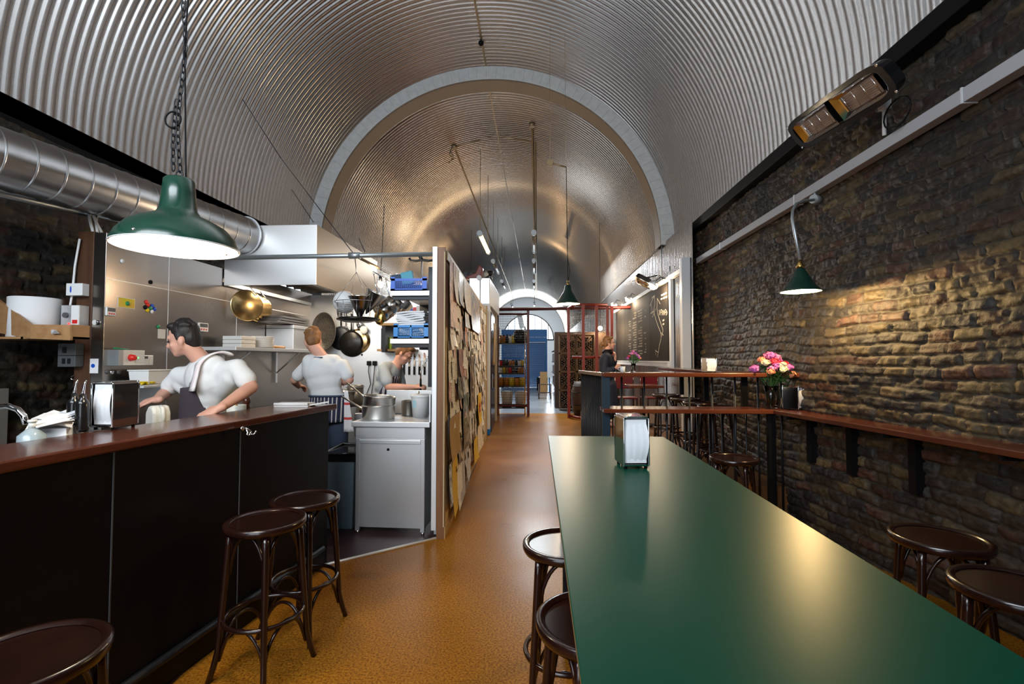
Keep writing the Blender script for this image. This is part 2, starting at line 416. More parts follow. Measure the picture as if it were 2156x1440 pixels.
# raised dining platform
M['platform'] = wood('platform boards', (.14, .06, .02), (.2, .09, .03), .4, 3)
f = MB(); f.prism([(.64, 4.74), (.52, 5.7), (1.0, 11.4), (2.6, 11.4), (2.6, 4.74)], 0, .30); struct('floor_platform', f, M['platform'])

# ---- brick walls: every brick really stands out of the wall
def brick_relief(Y, Z, seed, bl=.21, bh=.082, irr=.5):
    yy = Y+(noise2(Y*2.3+9, Z*4.5+3, seed)-.5)*.10*irr*2
    zz = Z+(noise2(Y*1.2+2, Z*1.2+7, seed+1)-.5)*.09*irr*2+(noise2(Y*5+1, Z*6, seed+2)-.5)*.028*irr*2
    row = np.floor(zz/bh); off = (row % 2)*.5+(((row*7919) % 13)/13.0)*.35
    c = yy/bl+off; col = np.floor(c)
    fy = np.abs(c-col-.5)*2; fz = np.abs(zz/bh-row-.5)*2
    edge = np.minimum((1-fy)*bl/2, (1-fz)*bh/2)
    m = np.clip((edge-.003)/.010, 0, 1); m = m*m*(3-2*m)
    rs = np.random.RandomState(seed); T = rs.rand(512, 512)
    hsh = T[(row.astype(int)*17) % 512, (col.astype(int)*31+row.astype(int)*5) % 512]
    h2 = T[(row.astype(int)*29+3) % 512, (col.astype(int)*13+11) % 512]
    return m, hsh, h2
def brick_wall(name, fx, y0, y1, z0, z1, dy, dz, side, seed, m, tone):
    ny = int((y1-y0)/dy)+1; nz = int((z1-z0)/dz)+1
    y = np.linspace(y0, y1, ny); z = np.linspace(z0, z1, nz); Y, Z = np.meshgrid(y, z, indexing='ij')
    b, h1, h2 = brick_relief(Y, Z, seed)
    X = fx(Y, Z)
    n = noise2(Y*9, Z*11, seed+5); n2 = noise2(Y*28, Z*30, seed+6); n3 = noise2(Y*70, Z*74, seed+8)
    hgt = b*(.010+.020*h1)+(n-.5)*.022+(n2-.5)*.014*(.4+b)+(n3-.5)*.006
    X = X-side*hgt
    co = np.stack([X, Y, Z], -1).reshape(-1, 3)
    base = np.array([.085, .060, .042]); tan = np.array([.31, .225, .105]); red = np.array([.14, .062, .040]); soot = np.array([.022, .019, .020])
    pal = h2[..., None]
    c = np.where(pal < .35, base, np.where(pal < .62, tan*.62, np.where(pal < .8, red, soot*2)))
    c = c*(.55+.9*h1[..., None])
    patch = noise2(Y*1.1+5, Z*1.3+1, seed+9)[..., None]
    c = c*(.65+.9*patch)
    mortar = np.array([.13, .115, .09])*(.5+.6*patch)
    c = c*b[..., None]+mortar*(1-b[..., None])
    g = tone(Y, Z)[..., None]; c = soot*(1-g)+c*g
    cols = np.concatenate([np.clip(c, 0, 1), np.ones_like(c[..., :1])], -1).reshape(-1, 4)
    F = grid_faces(ny, nz)
    if side < 0: F = F[:, ::-1]
    o = mesh_obj(name, co, F, m, True, cols); o['kind'] = 'structure'; return o
def sstep(x, a, b):
    t = np.clip((x-a)/(b-a), 0, 1); return t*t*(3-2*t)
def wx(Y, Z):
    bx = np.clip(2.36+.135*(4.45-Y), 2.36, 2.95)+.30*sstep(Y, 5.2, 8.2)
    tx = 2.74
    t = sstep(Z, 1.0, 3.0); return bx*(1-t)+tx*t
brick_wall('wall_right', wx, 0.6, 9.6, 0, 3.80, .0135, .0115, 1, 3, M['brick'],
           lambda Y, Z: np.clip(.62+1.1*(noise2(Y*.9, Z*1.1, 77)-.35), .15, 1)*(.55+.45*sstep(Y, 1.6, 4.2)))  # patchy at random, and darker towards the near end
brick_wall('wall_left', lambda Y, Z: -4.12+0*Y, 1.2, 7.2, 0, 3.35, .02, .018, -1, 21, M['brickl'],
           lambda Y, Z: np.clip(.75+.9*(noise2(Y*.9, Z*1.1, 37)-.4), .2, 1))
f = MB(); f.mm(2.45, -1.7, 0, 2.95, .62, 3.8); f.mm(2.76, .6, 0, 3.1, 9.6, 3.8); struct('wall_right_core', f, M['black'])
f = MB(); f.mm(-4.5, -1.7, 0, -4.16, 1.2, 3.35); f.mm(-4.5, 1.2, 0, -4.16, 7.4, 3.35); f.mm(-4.74, -1.7, 3.35, -4.60, 9.6, 3.80); f.mm(-4.74, -1.7, 3.33, -4.14, 9.6, 3.36); struct('wall_left_core', f, M['black'])  # upper black strips paint the shadow above the left brickwork
f = MB(); f.mm(2.60, -1.6, 3.66, 2.86, 9.6, 3.80); struct('trim_eaves_right', f, M['black'], .006)
f = MB(); f.mm(-4.82, -1.6, 3.62, -4.60, 9.6, 3.80); struct('trim_shade_band_left', f, M['black'], .006)  # black band painted in for shadowed brick under the vault edge
# unseen end wall behind the camera, closed in to hold back sky light
f = MB()
f.mm(-4.8, -1.75, 0, -2.4, -1.62, 3.0); f.mm(-.4, -1.75, 0, 2.9, -1.62, 3.0); f.mm(-2.4, -1.75, 2.3, -.4, -1.62, 3.0); f.mm(-4.9, -1.75, 5.3, 2.9, -1.62, 7.6); f.mm(-4.9, -1.75, 3.0, -3.6, -1.62, 5.3); f.mm(.7, -1.75, 3.0, 2.9, -1.62, 5.3)
struct('wall_front_baffle', f, M['black'])
# left side of far half, kitchen rear
f = MB(); f.mm(-4.7, 7.1, 0, -.95, 7.2, 2.45); struct('wall_kitchen_rear_core', f, M['black'])
# vault ring: painted boards fixed round the narrower arch
f = MB(); na = 96
vs = []; fs = []
for i in range(na+1):
    t = PI*i/na
    wob = .006*(i % 2)
    for (R, yy) in ((VR-.02+wob, RINGY-.06), (3.42, RINGY-.06), (3.42, RINGY), (VR+.10, RINGY+.03)):
        vs.append((VX+R*math.cos(t), yy, VZ-.02+R*math.sin(t)))
for i in range(na):
    for k in range(4): fs.append((i*4+k, i*4+(k+1) % 4, i*4+4+(k+1) % 4, i*4+4+k))
f.add(vs, fs)
struct('trim_arch_ring', f, M['whiteslat'])
f = MB(); vs = []; fs = []
for i in range(na+1):
    t = PI*i/na
    for (R, yy) in ((3.42, RINGY-.055), (3.42, RINGY+.42), (3.44, RINGY+.42), (3.44, RINGY-.055)):
        vs.append((VX+R*math.cos(t), yy, VZ-.02+R*math.sin(t)))
for i in range(na):
    for k in range(4): fs.append((i*4+k, i*4+(k+1) % 4, i*4+4+(k+1) % 4, i*4+4+k))
f.add(vs, fs); struct('trim_arch_soffit', f, M['soffit'])
# screw heads and board joints of the ring
f = MB()
for i in range(1, 60):
    t = PI*(i+.3*random.random())/60
    a = Vector((math.cos(t), 0, math.sin(t))); tn = Vector((-math.sin(t), 0, math.cos(t)))
    c = Vector((VX, RINGY-.062, VZ-.02))+a*3.545
    Mx = Matrix((tn, (0, 1, 0), a)).transposed()
    f.box(c, (.004, .0045, .20), Mx)
struct('trim_arch_joints', f, M['conduit'])
# crown seam strip in each vault
f = MB(); f.mm(-1.05, -1.5, VZ+VR-.03, -1.02, RINGY, VZ+VR-.018); f.mm(-1.03, RINGY+.4, VZ+3.475, -1.0, 44, VZ+3.485); struct('trim_crown_seam', f, M['conduitb'])

# lined walls beyond the arch (vertical corrugated sheet)
def corr_wall(name, x, y0, y1, z0, z1, pitch, amp, per, m):
    ny = int((y1-y0)/pitch*per)+1; y = np.linspace(y0, y1, ny); z = np.array([z0, z1])
    Y, Z = np.meshgrid(y, z, indexing='ij'); X = x+amp*np.cos(2*PI*Y/pitch)
    o = mesh_obj(name, np.stack([X, Y, Z], -1).reshape(-1, 3), grid_faces(ny, 2), m); o['kind'] = 'structure'; return o
corr_wall('wall_right_lining', 2.52, 8.0, 45, 0, VZ+.05, .10, .016, 8, M['galv'])
corr_wall('wall_left_lining', -4.45, 9.6, 45, 0, VZ+.05, .10, .016, 6, M['galv'])
f = MB(); f.mm(-4.82, RINGY-.02, 0, -4.44, RINGY+.1, VZ); struct('wall_left_return', f, M['black'])
f = MB(); f.mm(2.54, 9.6, 0, 2.8, 45, 3.9); struct('wall_right_far_core', f, M['black'])

# white frame where the sheet lining starts, on the right
f = MB(); f.mm(2.36, 8.02, .3, 2.50, 8.14, 3.18); struct('trim_lining_post', f, M['white'], .004)
f = MB(); f.mm(2.43, 8.1, 2.98, 2.50, 15.6, 3.06); struct('trim_lining_rail', f, M['white'], .004)
f = MB(); f.mm(2.44, 9.00, 1.2, 2.50, 9.12, 3.0); struct('trim_board_post', f, M['white'], .004)
f = MB(); f.mm(2.40, 9.1, 1.36, 2.50, 15.6, 1.44); struct('trim_dado_rail', f, M['whiteslat'], .004)
f = MB(); f.mm(2.36, 8.14, 3.1, 2.5, 8.2, 3.2); 
# painted trunking along the brick wall
a = P(1443, 568, x=2.64); b = P(2156, 130, x=2.64)
f = MB(); f.mm(2.605, .4, 3.075, 2.69, 8.05, 3.165); struct('trim_trunking', f, M['trunk'], .004)
f = MB()
for yy in (3.05, 5.0, 7.0): f.mm(2.60, yy, 3.07, 2.695, yy+.012, 3.17)
struct('trim_trunking_joint', f, M['alu'])

# end wall with the lunette
cx, cz, cr = P(1112, 714, y=44.9).x, 3.35, 2.35
f = MB(); n = 40
outer = []; inner = []
for i in range(n+1):
    t = PI*i/n
    inner.append((cx+cr*math.cos(t), cz+cr*math.sin(t)))
    tt = t; outer.append((VX+3.6*math.cos(tt), VZ+3.6*math.sin(tt)))
vs = [(x, 45, z) for x, z in outer]+[(x, 45, z) for x, z in inner]
f.add(vs, [(i, i+1, n+2+i, n+1+i) for i in range(n)])
f.add([(VX+3.6, 45, VZ), (2.8, 45, 0), (-4.8, 45, 0), (VX-3.6, 45, VZ), (cx-cr, 45, cz), (cx+cr, 45, cz)], [(0, 1, 2, 3, 4, 5)])
struct('wall_back', f, M['white'])
wn = thing('window_1', None, None, (cx, 44.95, cz)); wn['kind'] = 'structure'
g = MB()
for k in range(-3, 4):
    x = k*.62; h = math.sqrt(max(cr*cr-x*x, 0)); g.mm(x-.035, -.04, 0, x+.035, .04, h)
g.torus((0, 0, 0), cr, .05, 40, 6, (1, 0, 0), (0, 0, 1), 0, 0, PI); g.mm(-cr, -.05, -.05, cr, .05, .05)
part('window_frame', g, M['iron'], wn)
g = MB(); g.prism([(cr*math.cos(PI*i/n), cr*math.sin(PI*i/n)) for i in range(n+1)], .045, .055, lambda a, b, c: Vector((a, c, b)))
part('pane', g, M['pane'], wn)
# lunette over the entrance behind the camera: mullions only, the sky shows through
wn = thing('window_2', None, None, (-1, -1.68, 3.0)); wn['kind'] = 'structure'
g = MB()
for k in range(-3, 4): g.mm(k*1.1-.03, -.03, 0, k*1.1+.03, .03, 4.0 if abs(k) < 2 else 3.2)
part('window_frame', g, M['iron'], wn)

# ---- blue roller-shutter porch far down the tunnel
sh = thing('door_1', None, None, (-.72, 26, 0)); sh['kind'] = 'structure'
g = MB(); g.mm(-1.23, 0, 2.72, 1.23, .4, 3.12); g.mm(-1.23, -.03, 2.44, 1.23, .4, 2.70); part('door_header', g, M['blue'], sh, .01)
g = MB()
nn = 46
for i in range(nn): g.tube([(-1.2, .1, .03+i*.0525), (1.2, .1, .03+i*.0525)], .028, 6)
part('door_shutter', g, M['blue'], sh)
g = MB(); g.mm(-1.23, 0, 0, -1.15, .3, 2.7); g.mm(1.15, 0, 0, 1.23, .3, 2.7); part('door_frame', g, M['blue'], sh)

# ============================================================ THE BOARD PARTITION between kitchen and passage
# its passage face runs from (-.79,4.05) to (-1.0,9.1)
pa = Vector((-.785, 4.06, 0)); pb = Vector((-.985, 9.0, 0)); pd = (pb-pa).normalized(); pn = Vector((pd.y, -pd.x, 0))   # pn points to the passage
pang = math.atan2(pd.y, pd.x)
def PB(s, t, z): return pa+pd*s-pn*t+Vector((0, 0, z))      # s along, t into the kitchen
def wallbox(mb, s0, s1, t0, t1, z0, z1, mi=0):
    vs = [PB(s, t, z) for s in (s0, s1) for t in (t0, t1) for z in (z0, z1)]
    return mb.add(vs, [(0, 1, 3, 2), (4, 6, 7, 5), (0, 4, 5, 1), (2, 3, 7, 6), (0, 2, 6, 4), (1, 5, 7, 3)], mi)
PL = (pb-pa).length
f = MB(); wallbox(f, .06, PL, .012, .095, .02, 2.43); struct('wall_partition', f, M['steel_b'])
f = MB(); wallbox(f, .0, PL, 0, .012, .10, 2.42); struct('wall_pin_board', f, M['cork'])
f = MB(); wallbox(f, 0, .06, 0, .066, 0, 2.46); struct('trim_partition_wood', f, M['partw'], .003)
f = MB(); wallbox(f, 0, .06, .068, .110, .07, 2.465); struct('trim_partition_metal', f, M['alu'], .003)
f = MB(); wallbox(f, .06, PL, -.012, .0, 2.36, 2.44); wallbox(f, .0, PL, -.008, .0, 0, .10); struct('trim_partition_rails', f, M['ochre'], .002)
f = MB(); wallbox(f, PL, PL+.12, -.02, .10, 0, 2.52); struct('trim_partition_cream', f, M['cream'], .003)
f = MB(); wallbox(f, PL+.12, PL+.17, -.035, .10, 0, 2.52); struct('trim_partition_ochre', f, M['ochre'], .003)
f = MB(); wallbox(f, PL+.6, PL+.95, -.05, .3, .12, 2.62); struct('wall_cold_store_end', f, M['white'], .004)
f = MB(); wallbox(f, PL+.6, PL+.96, -.06, .3, 0, .12); struct('baseboard_cold_store', f, M['blue'], .01)
f = MB(); wallbox(f, PL+.95, PL+2.9, -.02, .5, 0, 2.6); struct('wall_cold_store', f, M['steel_b'])
dr = thing('door_2', None, None, tuple(PB(PL+1.0, -.03, 0)), pang); dr['kind'] = 'structure'
g = MB(); g.mm(0, -.035, .12, 1.5, .02, 2.5); part('door_leaf', g, M['navy'], dr, .004)
g = MB(); g.mm(0, -.04, .0, 1.5, -.0, .12); part('kick_plate', g, M['navy'], dr)
g = MB(); g.mm(.2, -.06, .9, .26, -.03, 1.2); part('door_handle', g, M['chrome'], dr, .004)
f = MB(); wallbox(f, PL+2.9, PL+3.0, -.10, .4, 0, 2.66); struct('trim_cold_store_post', f, M['cream'], .003)

# ============================================================ KITCHEN WALLS
SX = -3.35        # face of the steel lining on the left
f = MB(); f.mm(SX-.06, 3.565, 0, SX, 7.0, 2.47)
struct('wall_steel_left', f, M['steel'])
f = MB()
for yy in (4.20, 5.2): f.mm(SX, yy, 0, SX+.002, yy+.006, 2.44)
f.mm(SX, 3.57, 2.13, SX+.0015, 7.0, 2.136)
struct('trim_steel_seams', f, M['alu'])
f = MB(); f.mm(SX-.1, 6.95, 0, -.95, 7.08, 2.45); struct('wall_steel_back', f, M['steel_b'])
pa_ = P(167, 495, y=3.55); pb_ = P(200, 495, y=3.55)
f = MB(); pxa, pxb = P(158, 700, y=3.56).x, P(192, 700, y=3.56).x; f.mm(pxa, 3.56, 0, pxb, 3.70, 2.50); struct('trim_timber_post', f, M['post'], .004)
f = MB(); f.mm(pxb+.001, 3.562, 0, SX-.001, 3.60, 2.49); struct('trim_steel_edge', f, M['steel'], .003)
f = MB(); f.mm(-4.08, 1.3, .75, -4.04, 3.5, 1.28); struct('trim_sink_splashback', f, M['steel_b'])
# ============================================================ STOOLS
def make_stool(label, group, h=.72):
    t = thing('bar_stool', label, 'bar stool', (0, 0, 0), 0, group)
    Rs = .185
    g = MB(); g.lathe([(0, h-.028), (Rs-.03, h-.028), (Rs-.006, h-.036), (Rs, h-.024), (Rs, h-.004), (Rs-.006, h), (Rs-.020, h), (Rs-.028, h-.008)], n=48)
    part('seat_ring', g, M['stool'], t)
    g = MB(); g.lathe([(Rs-.026, h-.010), (Rs*.5, h-.011), (0, h-.0115)], n=48); part('seat', g, M['stool'], t)
    feet = []; tops = []
    for k in range(4):
        a = R_(30+90*k); c, s = math.cos(a), math.sin(a)
        pts = []; rr = []
        for i in range(11):
            u = i/10; z = (h-.03)*(1-u)
            r = .150+.052*u+.035*max(0, u-.8)**1.3*6
            pts.append((c*r, s*r, z)); rr.append(.0165-.003*u)
        g = MB(); g.tube(pts, rr, 10); part('leg', g, M['stool'], t)
    zr = .27; rf = .150+.052*(1-zr/(h-.03))
    g = MB(); g.torus((0, 0, zr), rf-.008, .011, 40, 8); part('foot_ring', g, M['stool'], t)
    def leg_pt(a, z, inn=0):
        u = 1-z/(h-.03); r = .150+.052*u+.035*max(0, u-.8)**1.3*6-inn
        return Vector((math.cos(a)*r, math.sin(a)*r, z))
    for k in range(4):
        a0 = R_(30+90*k); a1 = a0+R_(90)
        for (zb, zt) in ((h-.24, h-.045), (.09, .255)):
            pts = []
            for i in range(15):
                u = i/14; a = a0+(a1-a0)*u; arc = math.sin(PI*u)**.55
                z = zb+(zt-zb)*arc
                r = Vector(leg_pt(a0, z, .012)).length
                rr_ = math.hypot(leg_pt(a0, z, .014).x, leg_pt(a0, z, .014).y)
                # chord-like plan between neighbouring legs
                p0 = Vector((math.cos(a0), math.sin(a0), 0)); p1 = Vector((math.cos(a1), math.sin(a1), 0))
                q = (p0*(1-u)+p1*u); q = q.normalized()*(rr_*(.80+.20*abs(2*u-1)**1.5))
                pts.append((q.x, q.y, z))
            g = MB(); g.tube(pts, .0085, 6); part('bent_brace', g, M['stool'], t)
    return t
sG = 'bentwood bar stools'
st = make_stool('dark bentwood bar stool at the counter, nearer the viewer of the upright pair', sG)
st.location = P(560, 1092, z=.72).x, P(560, 1092, z=.72).y, 0
def stool_at(x, y, rz, label, z=0): return dup(st, (x, y, z), R_(rz), label, sG)
stool_at(P(643, 1047, z=.72).x, P(643, 1047, z=.72).y, 4, 'farther of the upright pair of dark stools, beside the steel cabinet')
p = P(128, 1345, z=.72); stool_at(-1.36, 1.24, 20, 'dark bentwood bar stool cut by the bottom left corner, below the counter napkin holder')
p = P(1101, 1135, z=.72); stool_at(p.x+.185, p.y-.02, 10, 'dark stool under the left edge of the green table, the farther one')
p = P(1128, 1290, z=.72); stool_at(p.x+.185, p.y-.02, 35, 'dark stool under the left edge of the green table, nearest the viewer')
p = P(1977, 1128, z=.72); stool_at(p.x, p.y, 0, 'dark stool in the shade between green table and wall shelf, farther of two')
p = P(2140, 1232, z=.72); stool_at(p.x, p.y, 55, 'dark bentwood stool in the shade at the right picture edge beside the green table')
p = P(1545, 962, z=.72); stool_at(p.x, p.y, 70, 'dark reddish bentwood stool under the corner of the two mahogany shelves')
p = P(1418, 968, z=.72); stool_at(p.x, p.y, 15, 'dark bentwood stool almost hidden behind the far right corner of the green table')
for (px, py, yy, rz, lb) in [(1402, 830, 0, 10, 'dark stool on the platform behind the railing, leftmost and farthest of the row'), (1450, 838, 0, 40, 'dark stool on the platform behind the railing, second from the left'),
                         (1502, 846, 0, 20, 'dark stool on the platform behind the railing, third from the left'), (1566, 855, 0, 60, 'dark stool on the platform behind the railing, nearest the brick wall')]:
    p = P(px, py, z=1.02); stool_at(min(p.x, 1.84), p.y, rz, lb, .3)

# ============================================================ GREEN TABLE
t = thing('bar_table', 'long green-topped high table in the right foreground', 'table', (.395, 1.2, 0))
g = MB(); g.mm(.060, -.55, 1.045, .732, 2.885, 1.05); part('table_top', g, M['tablegreen'], t, .002, True)
g = MB(); g.mm(.062, -.548, 1.018, .730, 2.883, 1.0445); part('table_edge', g, M['tableedge'], t, .002, True)
for x, y in ((.16, 2.6), (.63, 2.6), (.16, -.3), (.63, -.3)):
    g = MB(); g.mm(x-.03, y-.03, 0, x+.03, y+.03, 1.018); part('leg', g, M['iron'], t, .003, True)
g = MB(); g.mm(.16, 2.58, .95, .63, 2.62, 1.018); g.mm(.16, -.32, .95, .63, -.28, 1.018); g.mm(.375, -.3, .16, .415, 2.6, .20); g.mm(.16, 2.58, .15, .63, 2.62, .21); g.mm(.16, -.32, .15, .63, -.28, .21)
part('rail', g, M['iron'], t, 0, True)

# ============================================================ LEFT COUNTER
ZC = 1.17
c1 = P(710, 850, z=ZC); c2 = P(575, 853, z=ZC); c3 = P(0, 936, z=ZC); c4 = P(0, 972, z=ZC)
fr = (c4-c1).normalized(); bk = (c3-c2).normalized()
cA = c1; cB = c1+fr*3.0; cC = c2+bk*3.0; cD = c2
t = thing('bar_counter', 'long black-fronted bar counter with a glossy mahogany top in front of the kitchen', 'counter', (cA.x-.2, cA.y-1.2, 0))
g = MB(); g.prism([(cA.x, cA.y), (cB.x, cB.y), (cC.x, cC.y), (cD.x, cD.y)], ZC-.042, ZC); part('counter_top', g, M['counter_w'], t, .008, True)
fx = Vector((-fr.y, fr.x, 0));  # sideways
if fx.x > 0: fx = -fx
g = MB(); q0 = cA+fx*.05+fr*.04; q1 = cA+fx*.05+fr*2.98; q2 = q1+fx*.06; q3 = q0+fx*.06
g.prism([(q.x, q.y) for q in (q0, q1, q2, q3)], .0, ZC-.042); part('front_panel', g, M['counter_p'], t, .002, True)
g = MB(); e0 = q0-fr*.012; e1 = cD-fx*.06-fr*(-.05)
g.prism([(e0.x, e0.y), (e0.x+fx.x*.30, e0.y+fx.y*.30), (e0.x+fx.x*.30+fr.x*.03, e0.y+fx.y*.30+fr.y*.03), (e0.x+fr.x*.03, e0.y+fr.y*.03)], 0, ZC-.042); part('end_panel', g, M['counter_p'], t, .002, True)
g = MB()
for s_ in (.9, 1.62, 2.4):
    q = q0+fr*s_-fx*.002; g.mm(q.x-.002, q.y-.003, .02, q.x+.001, q.y+.003, ZC-.05)
part('panel_joint', g, M['grey'], t, 0, True)
g = MB(); q = cA+fx*.04+fr*.1; 
q.z = .14; g.tube([q, q+fr*2.8], .02, 10); part('kick_rail', g, M['iron'], t, 0, True)
# coat hook under the counter lip
hp = P(512, 902, x=-1.585)
t = thing('coat_hook', 'small chrome double coat hook under the counter lip', 'hook', hp)
g = MB(); g.cyl((-.012, 0, 0), (0, 0, 0), .012, .012, 14); part('back_plate', g, M['chrome'], t)
for s_ in (-1, 1):
    g = MB(); g.tube([(0, 0, .004), (.02, s_*.006, -.002), (.035, s_*.014, -.02), (.032, s_*.018, -.032), (.045, s_*.022, -.036), (.056, s_*.024, -.022)], .004, 8); g.ell((.056, s_*.024, -.020), .006); part('hook', g, M['chrome'], t)

# ============================================================ RIGHT-HAND SHELVES
def wl(y): return float(wx(np.array([y]), np.array([1.05]))[0])
t = thing('wall_shelf', 'mahogany drinks shelf running along the brick wall', 'shelf', (2.45, 2.6, .98))
o0 = P(1634, 863, z=1.05); o1 = P(2156, 951, z=1.05); od = (o1-o0).normalized()
g = MB(); oe = o1+od*1.9
poly = [(o0.x-.02, o0.y+.0), (oe.x, oe.y)]+[(wl(y)+.0, y) for y in (oe.y, 1.5, 2.2, 3.0, 3.6, 4.2, 4.80)]+[(o0.x-.02, 4.80)]
g.prism(poly, 1.012, 1.05); part('shelf_board', g, M['shelf_wy'], t, .006, True)
for (px, py) in ((1705, 905), (1800, 930), (1950, 965), (1655, 885)):
    # upright of each bracket sits on the wall face
    yy = {1705: 3.86, 1800: 3.33, 1950: 2.62, 1655: 4.3}[px]
    xw = wl(yy)+.01
    g = MB(); g.mm(xw-.075, yy-.032, .62, xw-.01, yy+.032, 1.012); g.mm(xw-.26, yy-.012, .985, xw, yy+.012, 1.014)
    part('bracket', g, M['black'], t, 0, True)
g = MB(); g.mm(o0.x-.045, 4.50, 0, o0.x+.015, 4.56, 1.012); part('post', g, M['black'], t, .003, True)

# platform railing: lower shelf, top rail, balusters
RY = 4.60
t = thing('platform_railing', 'black iron railing with two mahogany shelves edging the raised platform', 'railing', (1.4, RY, 0))
xl = P(1270, 860, y=RY-.1).x; xr = o0.x-.02
g = MB(); g.mm(xl, RY-.14, 1.012, xr, RY+.16, 1.05); part('lower_shelf', g, M['shelf_w'], t, .006, True)
zt = P(1400, 785, y=RY-.05).z
a0 = P(1272, 788, z=zt); a1 = P(1221, 781, z=zt); a1 = Vector((.52, 5.65, zt))
g = MB(); g.mm(xl+.01, RY-.06, zt-.038, 2.42, RY+.20, zt); part('top_shelf', g, M['shelf_w'], t, .006, True)
g = MB(); s0 = Vector((xl+.03, RY+.02, 0)); s1 = Vector((P(1224, 800, y=5.6).x, 5.6, 0)); sd = (s1-s0).normalized(); sn = Vector((-sd.y, sd.x, 0))*.035
g.prism([(s0.x+sn.x, s0.y+sn.y), (s0.x-sn.x, s0.y-sn.y), (s1.x-sn.x, s1.y-sn.y), (s1.x+sn.x, s1.y+sn.y)], zt-.036, zt); part('side_rail', g, M['shelf_wy'], t, .004, True)
for i in range(15):
    q = s0+(s1-s0)*((i+.6)/15); g = MB(); g.cyl((q.x, q.y, 0), (q.x, q.y, zt-.03), .010, n=8); part('baluster', g, M['iron'], t, 0, True)
g = MB(); g.mm(xl+.0, RY-.03, 0, xl+.075, RY+.03, zt-.036); part('corner_post', g, mat('blue-black painted post', (.012, .03, .05), .4), t, .003, True)
n = 8
for i in range(n):
    x = xl+.20+(2.28-xl-.20)*i/(n-1); g = MB(); g.cyl((x, RY+.08, 0.0), (x, RY+.08, zt-.03), .010, n=8); part('baluster', g, M['iron'], t, 0, True)
for i in range(14):
    x = xl+.12+(2.2-xl-.12)*i/13; g = MB(); g.cyl((x, RY+.12, 0.0), (x, RY+.12, 1.02), .007, n=6); part('lower_baluster', g, M['iron'], t, 0, True)
g = MB(); g.mm(xl, RY+.06, .0, 2.3, RY+.13, .04); part('foot_rail', g, M['iron'], t, 0, True)

# counter on the platform along the brick wall
t = thing('platform_counter', 'dark wooden counter along the brick wall on the platform behind the railing', 'counter', (2.2, 6.4, .3))
g = MB(); g.mm(1.93, 5.2, 1.33, 2.29, 7.9, 1.372); part('counter_top', g, M['shelf_wy'], t, .006, True)
for yy in (5.4, 6.6, 7.7):
    g = MB(); g.mm(2.22, yy, .95, 2.28, yy+.04, 1.33); part('bracket', g, M['black'], t, 0, True)

# ============================================================ NAPKIN HOLDERS
def make_napkins(label):
    t = thing('napkin_holder', label, 'napkin holder', (0, 0, 0), 0, 'chrome napkin holders')
    w_, d_, h_ = .108, .135, .215
    # sides and top of a folded steel sleeve, open front (-y) and back (+y)
    prof = [(-w_/2, .015), (-w_/2, h_-.010), (-w_/2+.010, h_), (w_/2-.010, h_), (w_/2, h_-.010), (w_/2, .015)]
    g = MB()
    inner = [(x*.955, min(z, h_-.004) if z > .1 else z) for x, z in prof]
    k = len(prof)
    vs = [(x, -d_/2, z) for x, z in prof]+[(x, d_/2, z) for x, z in prof]+[(x, -d_/2, z-(.003 if z > .1 else 0)) for x, z in inner]+[(x, d_/2, z-(.003 if z > .1 else 0)) for x, z in inner]
    fs = []
    for i in range(k-1):
        fs += [(i, i+1, k+i+1, k+i), (2*k+i, 3*k+i, 3*k+i+1, 2*k+i+1), (i, 2*k+i, 2*k+i+1, i+1), (k+i, k+i+1, 3*k+i+1, 3*k+i)]
    fs += [(0, k, 3*k, 2*k), (k-1, 3*k-1, 4*k-1, 2*k-1)]
    g.add(vs, fs); g.mm(-w_/2, -d_/2, .012, w_/2, d_/2, .020)
    for s_ in (-1, 1):
        g.tube([(s_*(w_/2-.002), -d_/2, .016), (s_*(w_/2-.002), -d_/2, h_-.008)], .004, 6); g.tube([(-w_/2+.004, s_*d_/2, h_-.002), (w_/2-.004, s_*d_/2, h_-.002)], .004, 6)
        g.tube([(s_*(w_/2-.002), d_/2, .016), (s_*(w_/2-.002), d_/2, h_-.008)], .004, 6)
    part('holder_case', g, M['chrome'], t, .001)
    for s_ in (-1, 1):
        g = MB(); nu, nv = 10, 14; vs = []
        for a in range(nu+1):
            for b in range(nv+1):
                u = a/nu; v = b/nv
                x = (u-.5)*(w_-.016)+.004*math.sin(v*5+s_)*(u)
                z = .030+v*(h_-.045)
                y = s_*(d_/2-.012+.022*math.sin(PI*min(1, v*1.05))*(.35+.65*u)+.0015*math.sin(u*40))
                vs.append((x, y, z))
        g.add(vs, [(a*(nv+1)+b, a*(nv+1)+b+1, (a+1)*(nv+1)+b+1, (a+1)*(nv+1)+b) for a in range(nu) for b in range(nv)], 0, True)
        for a in range(nu): pass
        g.mm(-(w_-.018)/2, min(0, s_*(d_/2-.010)), .024, (w_-.018)/2, max(0, s_*(d_/2-.010)), h_-.012)
        part('napkins', g, M['napkin'], t)
    for x in (-1, 1):
        for y in (-1, 1):
            g = MB(); g.cyl((x*.042, y*.052, 0), (x*.042, y*.052, .013), .007, n=10); part('foot', g, M['black'], t)
    return t
nh = make_napkins('chrome napkin holder with white napkins on the green table')
p = P(1334, 988, z=1.05); nh.location = (p.x+.005, p.y+.065, 1.05); nh.rotation_euler = (0, 0, R_(6))
p = P(230, 903, z=ZC); dup(nh, (p.x+.00, p.y+.03, ZC), R_(-2), 'tall chrome napkin holder on the left mahogany counter').scale = (1.05, 1.05, 1.05)
p = P(1662, 862, z=1.05); dup(nh, (p.x+.02, p.y-.03, 1.05), R_(38), 'chrome napkin holder beside the big flower vase on the corner shelf')
p = P(2130, 925, z=1.05); dup(nh, (p.x+.03, p.y+.03, 1.05), R_(62), 'chrome napkin holder on the wall shelf cut by the right picture edge')
